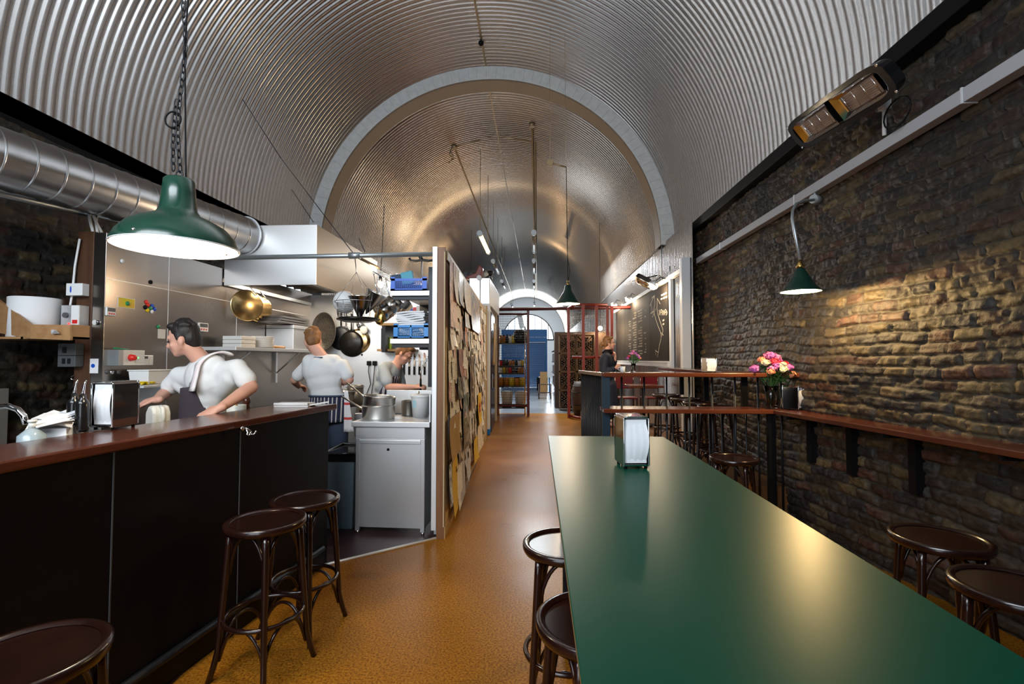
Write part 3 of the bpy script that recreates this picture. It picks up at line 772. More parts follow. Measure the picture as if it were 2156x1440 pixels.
p = P(1503, 785, z=zt); dup(nh, (p.x, RY+.10, zt), R_(8), 'small-looking napkin holder on the top shelf of the railing').scale = (.9, .8, .66)

# ============================================================ FLOWERS
def flowers(name, label, base, hh, spread, n, seed, group='vases of cut flowers'):
    random.seed(seed)
    t = thing(name, label, 'flower vase', base, 0, group)
    vh = hh*.42; vr = spread*.34
    g = MB(); g.lathe([(0, 0), (vr*.8, 0), (vr*.9, .01), (vr*.85, vh*.5), (vr, vh), (vr-.004, vh), (vr*.85-.004, vh*.5), (vr*.8, .014), (0, .014)], n=24); part('vase', g, M['glass'], t)
    g = MB()
    heads = []
    for i in range(n):
        a = random.random()*2*PI; rr = spread*math.sqrt((i+.5)/n)
        top = Vector((rr*math.cos(a), rr*math.sin(a)*.9, hh*(.96-.34*(rr/spread)**2+random.uniform(-.05, .04))))
        heads.append(top)
        b = Vector((random.uniform(-1, 1)*vr*.5, random.uniform(-1, 1)*vr*.5, .02)); m_ = Vector((top.x*.35, top.y*.35, vh*1.05))
        g.tube([b, m_, top-Vector((0, 0, .01))], .0025, 5)
    part('stems', g, M['leaf'], t)
    g = MB()
    for i in range(n*5):
        h0 = random.choice(heads); u = random.uniform(.35, .85); c = Vector((h0.x*u, h0.y*u, vh+(h0.z-vh)*u)); a = random.random()*2*PI
        d = Vector((math.cos(a), math.sin(a), random.uniform(-.5, .6))).normalized(); s_ = Vector((-math.sin(a), math.cos(a), 0))
        L_ = spread*random.uniform(.25, .5); W = L_*.16
        g.add([c, c+d*L_*.5+s_*W+Vector((0, 0, .004)), c+d*L_-Vector((0, 0, L_*.25)), c+d*L_*.5-s_*W], [(0, 1, 2, 3)])
    part('leaves', g, M['leaf'], t)
    keys = ['petal_p', 'petal_v', 'petal_p', 'petal_o', 'petal_v', 'petal_r', 'petal_c']
    for i, h0 in enumerate(heads):
        g = MB(); fr_ = spread*random.uniform(.20, .27)
        for k in range(26):
            th = math.acos(1-1.25*random.random()); a = random.random()*2*PI
            d = Vector((math.sin(th)*math.cos(a), math.sin(th)*math.sin(a), math.cos(th)*.75)); c = h0+d*fr_
            u_, v_, _ = basis(d); s_ = fr_*.26
            ring = [c+(u_*math.cos(2*PI*q/5)+v_*math.sin(2*PI*q/5))*s_*random.uniform(.7, 1.1)+d*s_*.3 for q in range(5)]
            g.add([c]+ring, [(0, 1+q, 1+(q+1) % 5) for q in range(5)])
        k = keys[i % 7] if not (h0.x > spread*.4 and random.random() < .4) else 'petal_o'
        if h0.x < -spread*.6: k = 'petal_c' if i % 3 == 0 else 'petal_v'
        g.ell(h0, fr_*.72, None, 0, 8, 6)
        part('flower_head', g, M[k], t)
    return t
p = P(1638, 860, z=1.05)
flowers('flower_vase', 'large bunch of pink, magenta and orange flowers in a vase on the corner shelf', (p.x-.07, p.y-.02, 1.05), .50, .175, 26, 5)
p = P(1341, 785, z=zt)
flowers('flower_vase', 'small vase of pink and orange flowers on the top shelf of the platform railing', (p.x, RY+.10, zt), .205, .068, 11, 8)
# reset
random.seed(11)
# ============================================================ PENDANT LAMPS
def pendant(name, label, loc, R, H, m, kind, group=None):
    t = thing(name, label, 'pendant lamp', loc, 0, group)
    if kind == 'factory':
        prof = [(R, 0), (R*1.0, .012), (R*.93, H*.16), (R*.78, H*.30), (R*.56, H*.40), (R*.36, H*.47), (R*.30, H*.55), (R*.27, H*.78), (R*.25, H*.97), (R*.21, H), (0, H)]
    else:
        prof = [(R, 0), (R, .006), (R*.97, .02), (R*.86, H*.17), (R*.62, H*.42), (R*.42, H*.62), (R*.36, H*.66), (R*.26, H*.98), (R*.2, H), (0, H)]
    if kind == 'cone': prof = [(R, 0), (R, .004), (R*.80, H*.18), (R*.58, H*.42), (R*.38, H*.70), (R*.22, H*.92), (R*.12, H), (0, H)]
    g = MB(); g.lathe(prof, n=48); part('lamp_shade', g, m, t)
    g = MB(); g.lathe([(r*.975, z-.002 if z else .001) for r, z in prof if z < H*.8]+[(0, H*.6)], n=48); part('shade_lining', g, M['white_en'], t)
    g = MB(); g.torus((0, 0, .001), R, .003, 48, 6); part('shade_rim', g, M['alu'] if kind == 'factory' else m, t)
    return t
# 1: the big green one over the counter, on a chain
L1 = (-1.535, 1.97, 1.975)
t = pendant('pendant_lamp', 'big green enamel factory pendant lamp hanging on a chain over the counter', L1, .232, .30, M['greenlamp'], 'factory')
g = MB(); g.ell((0, 0, .075), (.05, .05, .065)); part('light_bulb', g, M['bulbw'], t)
g = MB(); g.cyl((0, 0, .12), (0, 0, .2), .022); part('lamp_holder', g, M['ceramic'], t)
for k in range(2):
    g = MB(); a = R_(70+k*200); g.ell((.225*math.cos(a), .225*math.sin(a), .02), .008); part('rim_screw', g, M['chrome'], t)
g = MB(); z = .30; i = 0; top = VZ+math.sqrt(VR**2-(L1[0]-VX)**2)-L1[2]
g.torus((0, 0, z+.018), .016, .0035, 16, 6, (1, 0, 0), (0, 0, 1)); z += .03
while z < top-.02:
    off = Vector((.012*math.sin(z*9)*(1 if z < 1.0 else 0), 0, 0)); zz = z+.017
    a = (1, 0, 0) if i % 2 else (0, 1, 0)
    pts = []
    for q in range(12):
        u = 2*PI*q/12; pts.append(Vector(a)*(.009*math.cos(u))+Vector((0, 0, .0205*math.sin(u)+zz))+off)
    g.tube(pts, .0028, 5, 0, True)
    if z < .62:   # doubled tail of the chain hooked back up
        pts2 = [q_+Vector((-.030-.010*math.sin(z*7), .01, .01)) for q_ in pts]; g.tube(pts2, .0028, 5, 0, True)
    z += .031; i += 1
part('chain', g, M['iron'], t)
g = MB(); pts = []
zz = .27
while zz < top: pts.append((.022+.012*math.sin(zz*6), .006*math.cos(zz*9), zz)); zz += .08
g.tube(pts, .0035, 6); g.torus((-.035, 0, .56), .035, .004, 20, 6, (1, 0, 0), (0, 0, 1)); part('cable', g, M['black'], t)
light('counter_lamp_light', 'POINT', (L1[0], L1[1], L1[2]+.03), 48, (1, .80, .56), size=.06)
# 2: the small dark one over the passage
p = P(1196, 640, y=7.6)
L2 = (p.x, 7.6, p.z)
t = pendant('pendant_lamp', 'dark green pendant lamp hanging on a long flex over the passage', L2, .185, .30, M['greendark'], 'bell')
g = MB(); g.ell((0, 0, .04), (.05, .05, .05)); part('light_bulb', g, M['bulb'], t)
g = MB(); g.cyl((0, 0, .29), (0, 0, .33), .025); g.torus((0, 0, .36), .016, .004, 14, 6, (1, 0, 0), (0, 0, 1)); part('lamp_holder', g, M['brass'], t)
zt2 = 4.55-p.z
g = MB(); g.tube([(0, 0, .33), (0, 0, .5), (-.01, 0, 1.2), (-.02, 0, zt2)], .006, 6); g.tube([(.0, 0, .35), (.03, 0, .45), (.02, 0, .62), (0, 0, .7)], .004, 6); part('flex', g, M['black'], t)
q = P(1158, 343, y=7.6)
g = MB(); g.tube([(-.02, 0, zt2), (q.x-L2[0]+.02, 0, q.z-L2[2])], .016, 8); g.cyl((q.x-L2[0], -.03, q.z-L2[2]), (q.x-L2[0], .03, q.z-L2[2]), .05, n=14)
topz = VZ+math.sqrt(VR**2-(q.x-VX)**2)-L2[2]
g.tube([(q.x-L2[0], .0, q.z-L2[2]), (q.x-L2[0]+.02, .6, topz-.02)], .003, 6); g.tube([(-.02, 0, zt2), (.0, .6, VZ+math.sqrt(VR**2-(L2[0]-VX)**2)-L2[2]-.02)], .003, 6)
part('support_arm', g, M['conduitb'], t)
light('passage_lamp_light', 'POINT', (L2[0], L2[1], L2[2]-.02), 80, WARM, size=.05)
# 3: swan-neck lamp on the brick wall
L3 = (2.13, 4.02, 2.05)
t = pendant('wall_lamp', 'small green shade on a swan-neck conduit arm lighting the brick wall', L3, .148, .20, M['greendark'], 'cone')
t['category'] = 'wall lamp'
g = MB(); g.ell((0, 0, .03), (.035, .035, .04)); part('light_bulb', g, M['bulb'], t)
g = MB(); g.lathe([(0, .195), (.03, .195), (.032, .205), (.018, .23), (.012, .26), (0, .26)], n=16); part('brass_cap', g, M['brass'], t)
g = MB(); L3v = Vector(L3)
pe = P(1716, 420, x=2.62)
pts = [L3v+Vector((0, 0, .25)), P(1668, 460, y=4.10), P(1669, 443, y=4.14), P(1676, 430, y=4.22), P(1690, 424, y=4.34), pe]
g.tube([p_-L3v for p_ in pts], .0125, 10); part('conduit_arm', g, M['conduit'], t)
g = MB(); pe2 = pe-L3v; g.cyl(pe2-Vector((.03, .02, 0)), pe2+Vector((.05, .02, 0)), .042, n=18); g.cyl(pe2, pe2+Vector((0, 0, .09)), .012, n=10); part('junction_box', g, M['conduit'], t)
light('wall_lamp_light', 'POINT', (L3[0]+.01, L3[1], L3[2]+.006), 235, (1, .68, .29), size=.03)
# ============================================================ KITCHEN: hood, duct, pipes
t = thing('extractor_hood', 'big stainless steel extractor hood over the cooking line', 'extractor hood', (-2.83, 5.9, 2.28))
g = MB(); y0, y1 = 4.96, 6.9; X0, X1 = SX+.01, -2.335
zb, zt_, th = 2.29, 2.93, .012
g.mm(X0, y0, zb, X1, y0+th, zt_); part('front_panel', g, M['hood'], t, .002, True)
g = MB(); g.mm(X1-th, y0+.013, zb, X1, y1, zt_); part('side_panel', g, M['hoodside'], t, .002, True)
g = MB(); g.mm(X0, y0+.013, zt_-.02, X1-.013, y1, zt_); g.mm(X0, y0+.013, zb+.30, X1-.013, y1, zb+.32); part('top_panel', g, M['steel_b'], t, 0, True)
g = MB()
for k in range(9):
    yy = y0+.15+k*.19; g.box(((X0+X1)/2, yy, zb+.22), (.85, .015, .16), Matrix.Rotation(R_(35), 3, 'X'))
part('grease_filter', g, M['panblack'], t, 0, True)
g = MB(); g.mm(X0, y0+.013, zb-.0, X0+.03, y1, zb+.04); g.mm(X1-.05, y0+.013, zb, X1-.013, y1, zb+.02); part('gutter', g, M['steel_b'], t, 0, True)
for yy in (5.5, 6.3):
    g = MB(); g.mm(-2.95, yy-.12, zb+.25, -2.75, yy+.12, zb+.29); part('hood_light', g, M['bulbw'], t, 0, True)
light('hood_light', 'AREA', (-2.85, 5.9, zb+.18), 40, (1, .84, .66), (0, 0, 0), .25, 1.2)

t = thing('ventilation_duct', 'spiral galvanised ventilation duct running above the kitchen into the hood', 'duct', (-3.3, 3.6, 2.6))
dA = P(516, 497, y=4.97); dB_ = P(0, 333, y=2.90); dd = (dB_-dA).normalized(); rD = .195
far_ = dA-dd*.02; near_ = dA+dd*4.6
g = MB(); a_, b_, _ = basis(dd); L = (near_-far_).length; n = 28
prof = []
step = .012; k = int(L/step)
pts = []; rr = []
s_ = 0
while s_ < L:
    pts.append(far_+dd*s_); rr.append(rD)
    pts.append(far_+dd*(s_+.004)); rr.append(rD)
    s_ += .17
    pts.append(far_+dd*(s_-.016)); rr.append(rD); pts.append(far_+dd*(s_-.012)); rr.append(rD); pts.append(far_+dd*(s_-.009)); rr.append(rD+.006); pts.append(far_+dd*(s_-.004)); rr.append(rD+.006); pts.append(far_+dd*(s_-.001)); rr.append(rD)
g.tube(pts, rr, 36); part('duct_pipe', g, M['duct'], t, 0, True)
g = MB(); 
g.torus(tuple(far_+dd*.03), rD+.006, .010, 40, 8, a_, b_); part('flange', g, M['alu'], t, 0, True)
# grey service tray and cables beneath the duct
t = thing('cable_tray', 'grey cable tray under the ventilation duct by the brick wall', 'cable tray', (-3.6, 3.2, 2.6))
g = MB(); q0 = P(0, 408, x=-3.70); q1 = P(345, 486, x=-3.55)
q0 = q0+(q0-q1).normalized()*1.0
g.tube([q0, q1], .028, 8); g.tube([q0+Vector((.05, 0, .02)), q1+Vector((.05, 0, .02))], .02, 8); part('tray', g, M['conduit'], t, 0, True)
for i, (xa, ya, xb, yb) in enumerate([(186, 440, 197, 492), (192, 440, 214, 490), (203, 445, 205, 490)]):
    g = MB(); g.tube([P(xa, ya, x=-3.6), P((xa+xb)/2-2, (ya+yb)/2, x=-3.55), P(xb, yb, x=-3.5)], .011, 6); part('cable', g, M['plastic_w'], t, 0, True)

# pipe rail along the pass
t = thing('pipe_rail', 'grey scaffold pipe rail spanning from the partition towards the duct', 'pipe rail', (-1.9, 4.06, 2.4))
ra = P(912, 535, y=4.07); rb = P(470, 543, y=4.10)
g = MB(); g.tube([ra, rb], .020, 12); part('pipe', g, M['conduit'], t, 0, True)
rc = P(747, 538, y=4.08)
g = MB(); g.cyl(rc-Vector((.05, 0, 0)), rc+Vector((.05, 0, 0)), .028, n=14); part('pipe_clamp', g, M['conduit'], t, 0, True)
rd = rc+Vector((0, .03, 0))
g = MB(); g.tube([rd, P(830, 581, y=6.2)], .014, 8); part('branch_pipe', g, M['conduitb'], t, 0, True)
# tie wires from the vault
for i, (xa, ya, xb, yb, yy0, yy1, lb) in enumerate([(510, 208, 592, 334, 5.2, 5.6, 'thin dark tie wire high on the left of the vault'), (615, 400, 660, 468, 5.6, 5.0, 'thin dark tie wire just above the hood corner'), (755, 500, 768, 530, 5.6, 4.2, 'thin dark tie wire above the pipe rail clamp'), (592, 334, 745, 535, 5.6, 4.1, 'long thin tie wire from the vault down to the pipe rail')]):
    a = P(xa, ya, y=yy0); b = P(xb, yb, y=yy1)
    single('tie_wire', MB().tube([a, b], .004, 6), M['iron'], lb, 'wire', 'vault tie wires')

# ============================================================ ON THE POST AND STEEL WALL
PX = -3.47
def onwall(px, py, x=SX): return P(px, py, x=x)
def wallthing(name, label, cat, px0, py0, px1, py1, depth, m, y=None, x=SX, bev=.003, group=None):
    """box on a wall facing +X (x given) or facing the viewer (y given), spanning two photo corners"""
    if y is None:
        a = P(px0, (py0+py1)/2, x=x); b = P(px1, (py0+py1)/2, x=x); zc0 = P((px0+px1)/2, py0, x=x).z; zc1 = P((px0+px1)/2, py1, x=x).z
        ymin, ymax = min(a.y, b.y), max(a.y, b.y)
        t = thing(name, label, cat, (x, (ymin+ymax)/2, min(zc0, zc1)), 0, group); W, H = ymax-ymin, abs(zc0-zc1)
        g = MB(); g.mm(0, -W/2, 0, depth, W/2, H)
    else:
        a = P(px0, py0, y=y); b = P(px1, py1, y=y)
        t = thing(name, label, cat, ((a.x+b.x)/2, y, min(a.z, b.z)), 0, group); W, H = abs(a.x-b.x), abs(a.z-b.z)
        g = MB(); g.mm(-W/2, -depth, 0, W/2, 0, H)
    part('body', g, m, t, bev)
    return t, W, H
yp = 3.556
t, W, H = wallthing('air_freshener', 'small white box with a blue oval on the timber post', 'sensor box', 155, 599, 188, 624, .06, M['plastic_w'], y=yp)
g = MB(); g.ell((-W*.2, -.061, H*.5), (.007, .003, .026)); part('indicator', g, M['bluep'], t)
t, W, H = wallthing('control_box', 'metal and white control box with dial and red light on the post', 'control box', 150, 645, 187, 688, .08, M['steel_b'], y=yp)
g = MB(); g.cyl((-W*.2, -.08, H*.52), (-W*.2, -.095, H*.52), .02, n=18); part('dial', g, M['grey'], t)
g = MB(); g.ell((-W*.05, -.08, H*.12), .007); part('indicator_light', g, M['led_r'], t)
g = MB(); g.mm(W*.08, -.083, .002, W*.49, -.079, H-.002); part('side_plate', g, M['plastic_w'], t)
g = MB(); g.mm(W*.15, -.085, H*.12, W*.42, -.083, H*.3); part('sticker', g, M['redp'], t)
t, W, H = wallthing('switch_box', 'pair of dark grey isolator boxes low on the post', 'switch box', 141, 724, 176, 772, .07, M['grey'], y=yp)
g = MB(); g.mm(-W*.5-.001, -.075, H*.48, W*.5, -.0, H*.5); part('seam', g, M['black'], t)
for q in (-.2, .1):
    g = MB(); g.mm(W*q, -.078, H*.14, W*q+.02, -.07, H*.36); part('rocker', g, M['iron'], t)
g = MB(); g.mm(-W*.2, -.078, H*.6, W*.0, -.07, H*.85); part('rocker', g, M['iron'], t)
p = P(157, 790, y=yp); t = thing('wall_hook', 'tiny chrome hook under the dark isolator boxes', 'hook', p); g = MB(); g.tube([(0, 0, .0), (0, -.03, -.01), (.01, -.035, -.03), (.02, -.02, -.035)], .004, 6); part('hook', g, M['chrome'], t)
p0 = P(163, 500, y=yp-.01)
single('power_cable', MB().tube([P(168, 503, y=yp-.02), P(158, 560, y=yp-.02), P(152, 620, y=yp-.02), P(146, 655, y=yp-.02), P(141, 664, y=yp-.02), P(148, 672, y=yp-.02)], .008, 8), M['plastic_w'], 'white cable looping down beside the timber post to the control box', 'cable')
wallthing('notice_card', 'small white card with a blue dot on the steel edge strip', 'card', 190, 755, 207, 786, .003, M['paper'], y=3.560)
p = P(196, 770, y=3.556); single('blue_sticker', MB().cyl(p, p-Vector((0, .003, 0)), .015, n=18), M['bluep'], 'round blue sticker on the white card of the steel edge', 'sticker')
p = P(202, 679, y=3.558); t = thing('key_lock', 'small steel lock on the steel edge strip', 'lock', p); g = MB(); g.cyl((0, 0, 0), (0, -.012, 0), .02, n=18); part('lock_body', g, M['chrome'], t)
def timer(px, py, label):
    t, W, H = wallthing('kitchen_timer', label, 'timer', px-10, py-9, px+10, py+9, .015, M['plastic_w'], group='white kitchen timers')
    g = MB(); g.mm(.015, -W*.40, H*.50, .017, W*.40, H*.92); part('screen', g, M['grey'], t)
    for k in (-1, 0, 1):
        g = MB(); g.cyl((.015, k*W*.25, H*.25), (.019, k*W*.25, H*.25), H*.09, n=10); part('button', g, M['redp'], t)
timer(231, 656, 'white kitchen timer near the left edge of the steel wall'); timer(426, 689, 'white kitchen timer behind the hurrying cook')
t, W, H = wallthing('yellow_card', 'yellow note card held by a green magnet on the steel wall', 'card', 247, 627, 284, 649, .003, M['paper'])
g = MB(); g.mm(.003, -W*.46, H*.06, .004, W*.46, H*.94); part('printed_face', g, mat('yellow print', (.78, .66, .03), .6, var=(.85, .55, .08), vscale=20), t)
def magnet(px, py, k, lb, x=SX):
    p = P(px, py, x=x); single('magnet', MB().lathe([(0, 0), (.017, 0), (.017, .006), (.014, .010), (0, .010)], (0, 0, 0), 18, Matrix.Rotation(R_(90), 3, 'Y')).__class__() if False else _mag(p), M[k], lb, 'magnet', 'fridge magnets on the steel wall')
def _mag(p):
    g = MB(); g.lathe([(0, 0), (.018, 0), (.018, .006), (.014, .011), (0, .011)], p, 18, Matrix.Rotation(R_(90), 3, 'Y')); return g
magnet(268, 639, 'greenp', 'green magnet pinning the yellow card', SX+.004)
for px, py, k, lb in [(308, 636, 'redp', 'upper red magnet of the cluster'), (311, 642, 'redp', 'lower red magnet of the cluster'), (306, 647, 'black', 'black magnet at the left of the cluster'), (310, 653, 'yellow', 'yellow magnet of the cluster'),
                      (316, 649, 'greenp', 'green magnet in the middle of the cluster'), (320, 644, 'bluep', 'upper blue magnet of the cluster'), (325, 651, 'bluep', 'lower blue magnet of the cluster'), (319, 656, 'plastic_w', 'white magnet at the bottom of the cluster'),
                      (333, 688, 'greenp', 'green magnet above the note by the cook\'s face'), (317, 594, 'black', 'black magnet high on the steel wall'), (257, 550, 'plastic_w', 'white round magnet highest on the steel wall')]:
    magnet(px, py, k, lb)
wallthing('note', 'small cream note pinned on the steel wall by the cook\'s face', 'note', 332, 693, 348, 713, .002, M['plastic_c'])
t, W, H = wallthing('emergency_stop_box', 'grey and white gas control box with a red stop knob', 'control box', 226, 737, 283, 769, .09, M['plastic_c'])
g = MB(); g.lathe([(0, 0), (.028, 0), (.024, .02), (.020, .04), (0, .042)], (.09, -W*.05, H*.5), 20, Matrix.Rotation(R_(90), 3, 'Y')); part('stop_knob', g, M['redp'], t)
g = MB(); g.mm(.0, -W*.5-.001, 0, .092, -W*.34, H); part('side_block', g, M['conduit'], t)
g = MB(); g.mm(.09, W*.14, H*.15, .092, W*.48, H*.8); part('panel', g, M['steel_b'], t)
g = MB(); g.ell((.093, W*.22, H*.5), .006); part('indicator_light', g, M['led_g'], t)
p = P(258, 734, x=SX+.05); single('marker_pen', MB().cyl(P(240, 733, x=SX+.06), P(272, 736, x=SX+.06), .006, n=10), M['greenp'], 'green and white pen lying on top of the gas control box', 'pen')
t, W, H = wallthing('power_socket', 'steel double power socket on the steel wall', 'socket', 288, 748, 320, 769, .012, M['steel_b'])
for k in (-1, 1):
    g = MB(); g.mm(.012, k*W*.28-.012, H*.18, .015, k*W*.28+.012, H*.32); part('pin_hole', g, M['plastic_w'], t)
    g = MB(); g.mm(.012, k*W*.28-.005, H*.45, .015, k*W*.28+.005, H*.62); part('switch', g, M['plastic_w'], t)
g = MB(); g.mm(.012, -.018, H*.66, .016, .018, H*.92); part('fused_switch', g, M['grey'], t)
for i, px in enumerate((225, 236, 250)):
    p = P(px, 783, x=SX); single('round_fixing', MB().ell(p, (.012, .018, .018)), M['grey'] if i != 1 else M['chrome'], ['dark round knob left of three under the gas box', 'shiny middle knob of three under the gas box', 'dark round knob right of three under the gas box'][i], 'fixing', 'round fixings under the gas box')
# steel wall shelf with white tubs
sa = P(282, 812, x=-3.05); sb = P(405, 812, x=-3.05)
t = thing('steel_shelf', 'low stainless wall shelf behind the hurrying cook', 'shelf', (-3.17, 4.4, 1.28))
z_ = P(300, 812, x=-3.05).z
g = MB(); g.mm(SX, 3.6, z_-.02, -3.05, 5.1, z_); part('shelf_board', g, M['steel_b'], t, .002, True)
g = MB(); g.prism([(SX, z_-.02), (-3.06, z_-.02), (SX, z_-.18)], 3.9, 3.91, lambda a, b, c: Vector((a, c, b))); part('bracket', g, M['steel_b'], t, 0, True); g = MB(); g.prism([(SX, z_-.02), (-3.06, z_-.02), (SX, z_-.18)], 5.0, 5.01, lambda a, b, c: Vector((a, c, b))); part('bracket', g, M['steel_b'], t, 0, True)
def tub(px0, px1, z, y, h, label, m='plastic_w', x=-3.18, w=.17):
    a = P(px0, 760, x=x+.08); b = P(px1, 760, x=x+.08)
    t = thing('food_container', label, 'food container', (x, (a.y+b.y)/2, z), 0, 'white food containers'); L_ = abs(a.y-b.y)
    g = MB(); g.add([(-w/2*.9, -L_/2*.92, 0), (w/2*.9, -L_/2*.92, 0), (w/2*.9, L_/2*.92, 0), (-w/2*.9, L_/2*.92, 0), (-w/2, -L_/2, h*.9), (w/2, -L_/2, h*.9), (w/2, L_/2, h*.9), (-w/2, L_/2, h*.9)], [(3, 2, 1, 0), (0, 1, 5, 4), (1, 2, 6, 5), (2, 3, 7, 6), (3, 0, 4, 7), (4, 5, 6, 7)]); part('tub', g, M[m], t, .006)
    g = MB(); g.mm(-w/2-.006, -L_/2-.006, h*.9, w/2+.006, L_/2+.006, h); part('lid', g, M[m], t, .004)
tub(312, 362, z_, 0, .12, 'white lidded tub on the low steel shelf, left one'); tub(364, 404, z_, 0, .115, 'white lidded tub on the low steel shelf, half behind the cook')
p = P(307, 806, x=-3.12); g = MB()
for k in range(6): g.tube([(p.x+random.uniform(-.03, .03), p.y+random.uniform(-.06, .06), z_+.008+k*.003) for _ in range(4)], .007, 6)
single('yellow_glove', g, M['yellow'], 'crumpled yellow cloth on the end of the low steel shelf', 'cloth')
# gold lids hanging on the steel wall
def lid(px, py, r, m, lb, x):
    c = P(px, py, x=x); t = thing('brass_pan', lb, 'pan', c, 0, 'brass-toned pans on the steel wall')
    Mx = Matrix.Rotation(R_(90), 3, 'Y') @ Matrix.Identity(3)
    Mx = Matrix.Rotation(R_(-35), 3, 'Z') @ Mx
    g = MB(); g.lathe([(0, .030), (r*.3, .027), (r*.85, .012), (r*.93, .004), (r, .004), (r, 0), (r*.9, 0), (0, .02)], (0, 0, 0), 40, Mx); part('lid_disc', g, m, t)
    g = MB(); g.tube([Mx @ Vector((-r*1.35, 0, .01)), Mx @ Vector((-r*1.05, r*.25, .02)), Mx @ Vector((-r*.7, r*.55, .02))], .006, 8); part('handle', g, M['chrome'], t)
    return t
lid(545, 650, .155, M['brasslid'], 'round brass-toned pan on the steel wall, the rear right one', SX+.05)
lid(520, 643, .175, M['brasslid'], 'round brass-toned pan on the steel wall, the front left one', SX+.12)
# plate shelf
zs = 1.625
t = thing('plate_shelf', 'stainless wall shelf holding plates and the steel bread box', 'shelf', (-3.16, 5.5, zs))
g = MB(); g.mm(SX, 4.55, zs-.035, -2.93, 6.5, zs); part('shelf_board', g, M['steel_b'], t, .003, True)
for yy in (4.95, 6.0):
    g = MB(); g.mm(SX, yy-.02, zs-.42, SX+.03, yy+.02, zs-.035); g.tube([(SX+.02, yy, zs-.30), (-3.03, yy, zs-.04)], .009, 6); part('bracket', g, M['steel_b'], t, 0, True)
def plates(px, n, r, lb, y=None):
    c = P(px, 727, y=yb0-.16) if False else P(px, 727, x=-3.08); 
    for i in range(n):
        g = MB(); z0 = zs+i*.0115
        g.lathe([(0, z0), (r*.6, z0), (r*.95, z0+.010), (r, z0+.014), (r*.97, z0+.016), (r*.6, z0+.006), (0, z0+.006)], (c.x, c.y, 0), 32)
        k = i+1 if i else 0; single('dinner_plate', g, M['ceramic'], lb+', '+['lowest', 'second from the bottom', 'third from the bottom', 'fourth from the bottom', 'fifth from the bottom', 'sixth from the bottom', 'sixth from the top', 'fifth from the top', 'fourth from the top', 'third from the top', 'second from the top', 'topmost'][k], 'plate', 'stacked dinner plates')
    return c
plates(551, 11, .125, 'white dinner plate stacked on the wall shelf')
c = P(503, 727, x=-3.13); 
for k in range(3):
    t = thing('ceramic_dish', ['white oblong dish at the bottom of the stack left of the plates', 'white oblong dish, middle of the stack left of the plates', 'white oblong dish on top of the stack left of the plates'][k], 'dish', (c.x, c.y, zs+k*.040), 0, 'stacked oblong dishes')
    g = MB(); g.prism([(-.10, -.12), (.10, -.12), (.11, .12), (-.11, .12)], 0, .038); part('dish', g, M['plastic_c'], t, .006)
yb0 = P(559, 700, x=SX).y; xb0 = P(618, 700, y=yb0).x; g = MB(); g.mm(SX+.005, yb0, zs+.002, xb0, 6.45, zs+.30)
t = thing('bread_box', 'stainless steel box at the far end of the plate shelf', 'steel box', (-3.16, 5.9, zs))
part('box_body', g, M['steel_b'], t, .004, True)
g = MB(); g.mm(SX+.003, yb0-.005, zs+.255, xb0+.005, 6.455, zs+.262); part('lid_edge', g, M['grey'], t, 0, True); print('BOX', yb0, xb0)
for k in range(3):
    g = MB(); g.mm(-3.28+k*.01, 5.50+k*.03, zs+.312+k*.03, -3.02+k*.01, 6.2, zs+.335+k*.03); single('baking_tray', g, M['steel'], ['baking tray lying flat on the steel box, lowest of three', 'baking tray on the steel box, middle of three', 'topmost baking tray on the steel box'][k], 'tray', 'trays on the steel box')
g = MB(); c = P(584, 725, x=-3.05); g.cyl((c.x, c.y-.1, zs+.02), (c.x, c.y+.15, zs+.02), .018, n=10); single('rolling_pin', g, M['ply'], 'wooden rolling pin behind the dinner plates', 'rolling pin')

# ============================================================ PANS ON THE BACK WALL
BY = 6.95
def frypan(px, py, r, m, m2, lb, y=BY, hang=1, depth=.055, hl=.22, rot=0):
    c = P(px, py, y=y-.07); t = thing('frying_pan', lb, 'pan', c, rot, 'pans on the kitchen back wall')
    Mx = Matrix.Rotation(R_(-90), 3, 'X')        # open side turned to the wall, base to the viewer
    Mx = Matrix.Rotation(R_(90), 3, 'X')
    g = MB(); g.lathe([(0, 0), (r*.74, 0), (r*.80, -.008), (r, -depth), (r*1.01, -depth-.002), (r*.97, -depth), (r*.78, -.008), (0, -.004)], (0, 0, 0), 40, Mx); part('pan_body', g, [m], t)
    g = MB(); g.tube([(0, .03, r*.95), (0, .02, r+hl*.5), (0, .03, r+hl)], [.011, .009, .012], 8); part('handle', g, M['iron'], t)
    return t
frypan(738, 722, .20, M['panblack'], None, 'black frying pan hanging on the back wall, the front one of a pair')
frypan(752, 718, .195, M['brasslid'], None, 'gold-sided frying pan behind the black one on the back wall', BY+.03)
frypan(716, 712, .19, M['iron'], None, 'black iron pan behind the big colander on the back wall', BY+.03)
c = P(686, 698, y=BY-.10); t = thing('colander_pan', 'large worn perforated steel pan hanging on the back wall', 'pan', c, 0, 'pans on the kitchen back wall')
Mx = Matrix.Rotation(R_(90), 3, 'X') ; Mx = Matrix.Rotation(R_(-18), 3, 'Z') @ Mx @ Matrix.Diagonal((1.0, 1.25, 1))
g = MB(); g.lathe([(0, 0), (.12, .004), (.19, .02), (.215, .05), (.222, .05), (.196, .012), (.12, -.006), (0, -.01)], (0, 0, 0), 44, Mx); part('pan_body', g, M['pangrey'], t)
g = MB(); 
for rr_ in (.05, .09, .13, .165):
    for k in range(int(rr_*150)):
        a = 2*PI*k/int(rr_*150); q = Mx @ Vector((rr_*math.cos(a), rr_*math.sin(a), .012+rr_*.05)); g.ell(q, .0045, None, 0, 6, 4)
part('perforation', g, M['black'], t)
c = P(728, 690, y=BY-.03); t = thing('wire_skimmer', 'wire-handled strainer hanging between the pans', 'strainer', c)
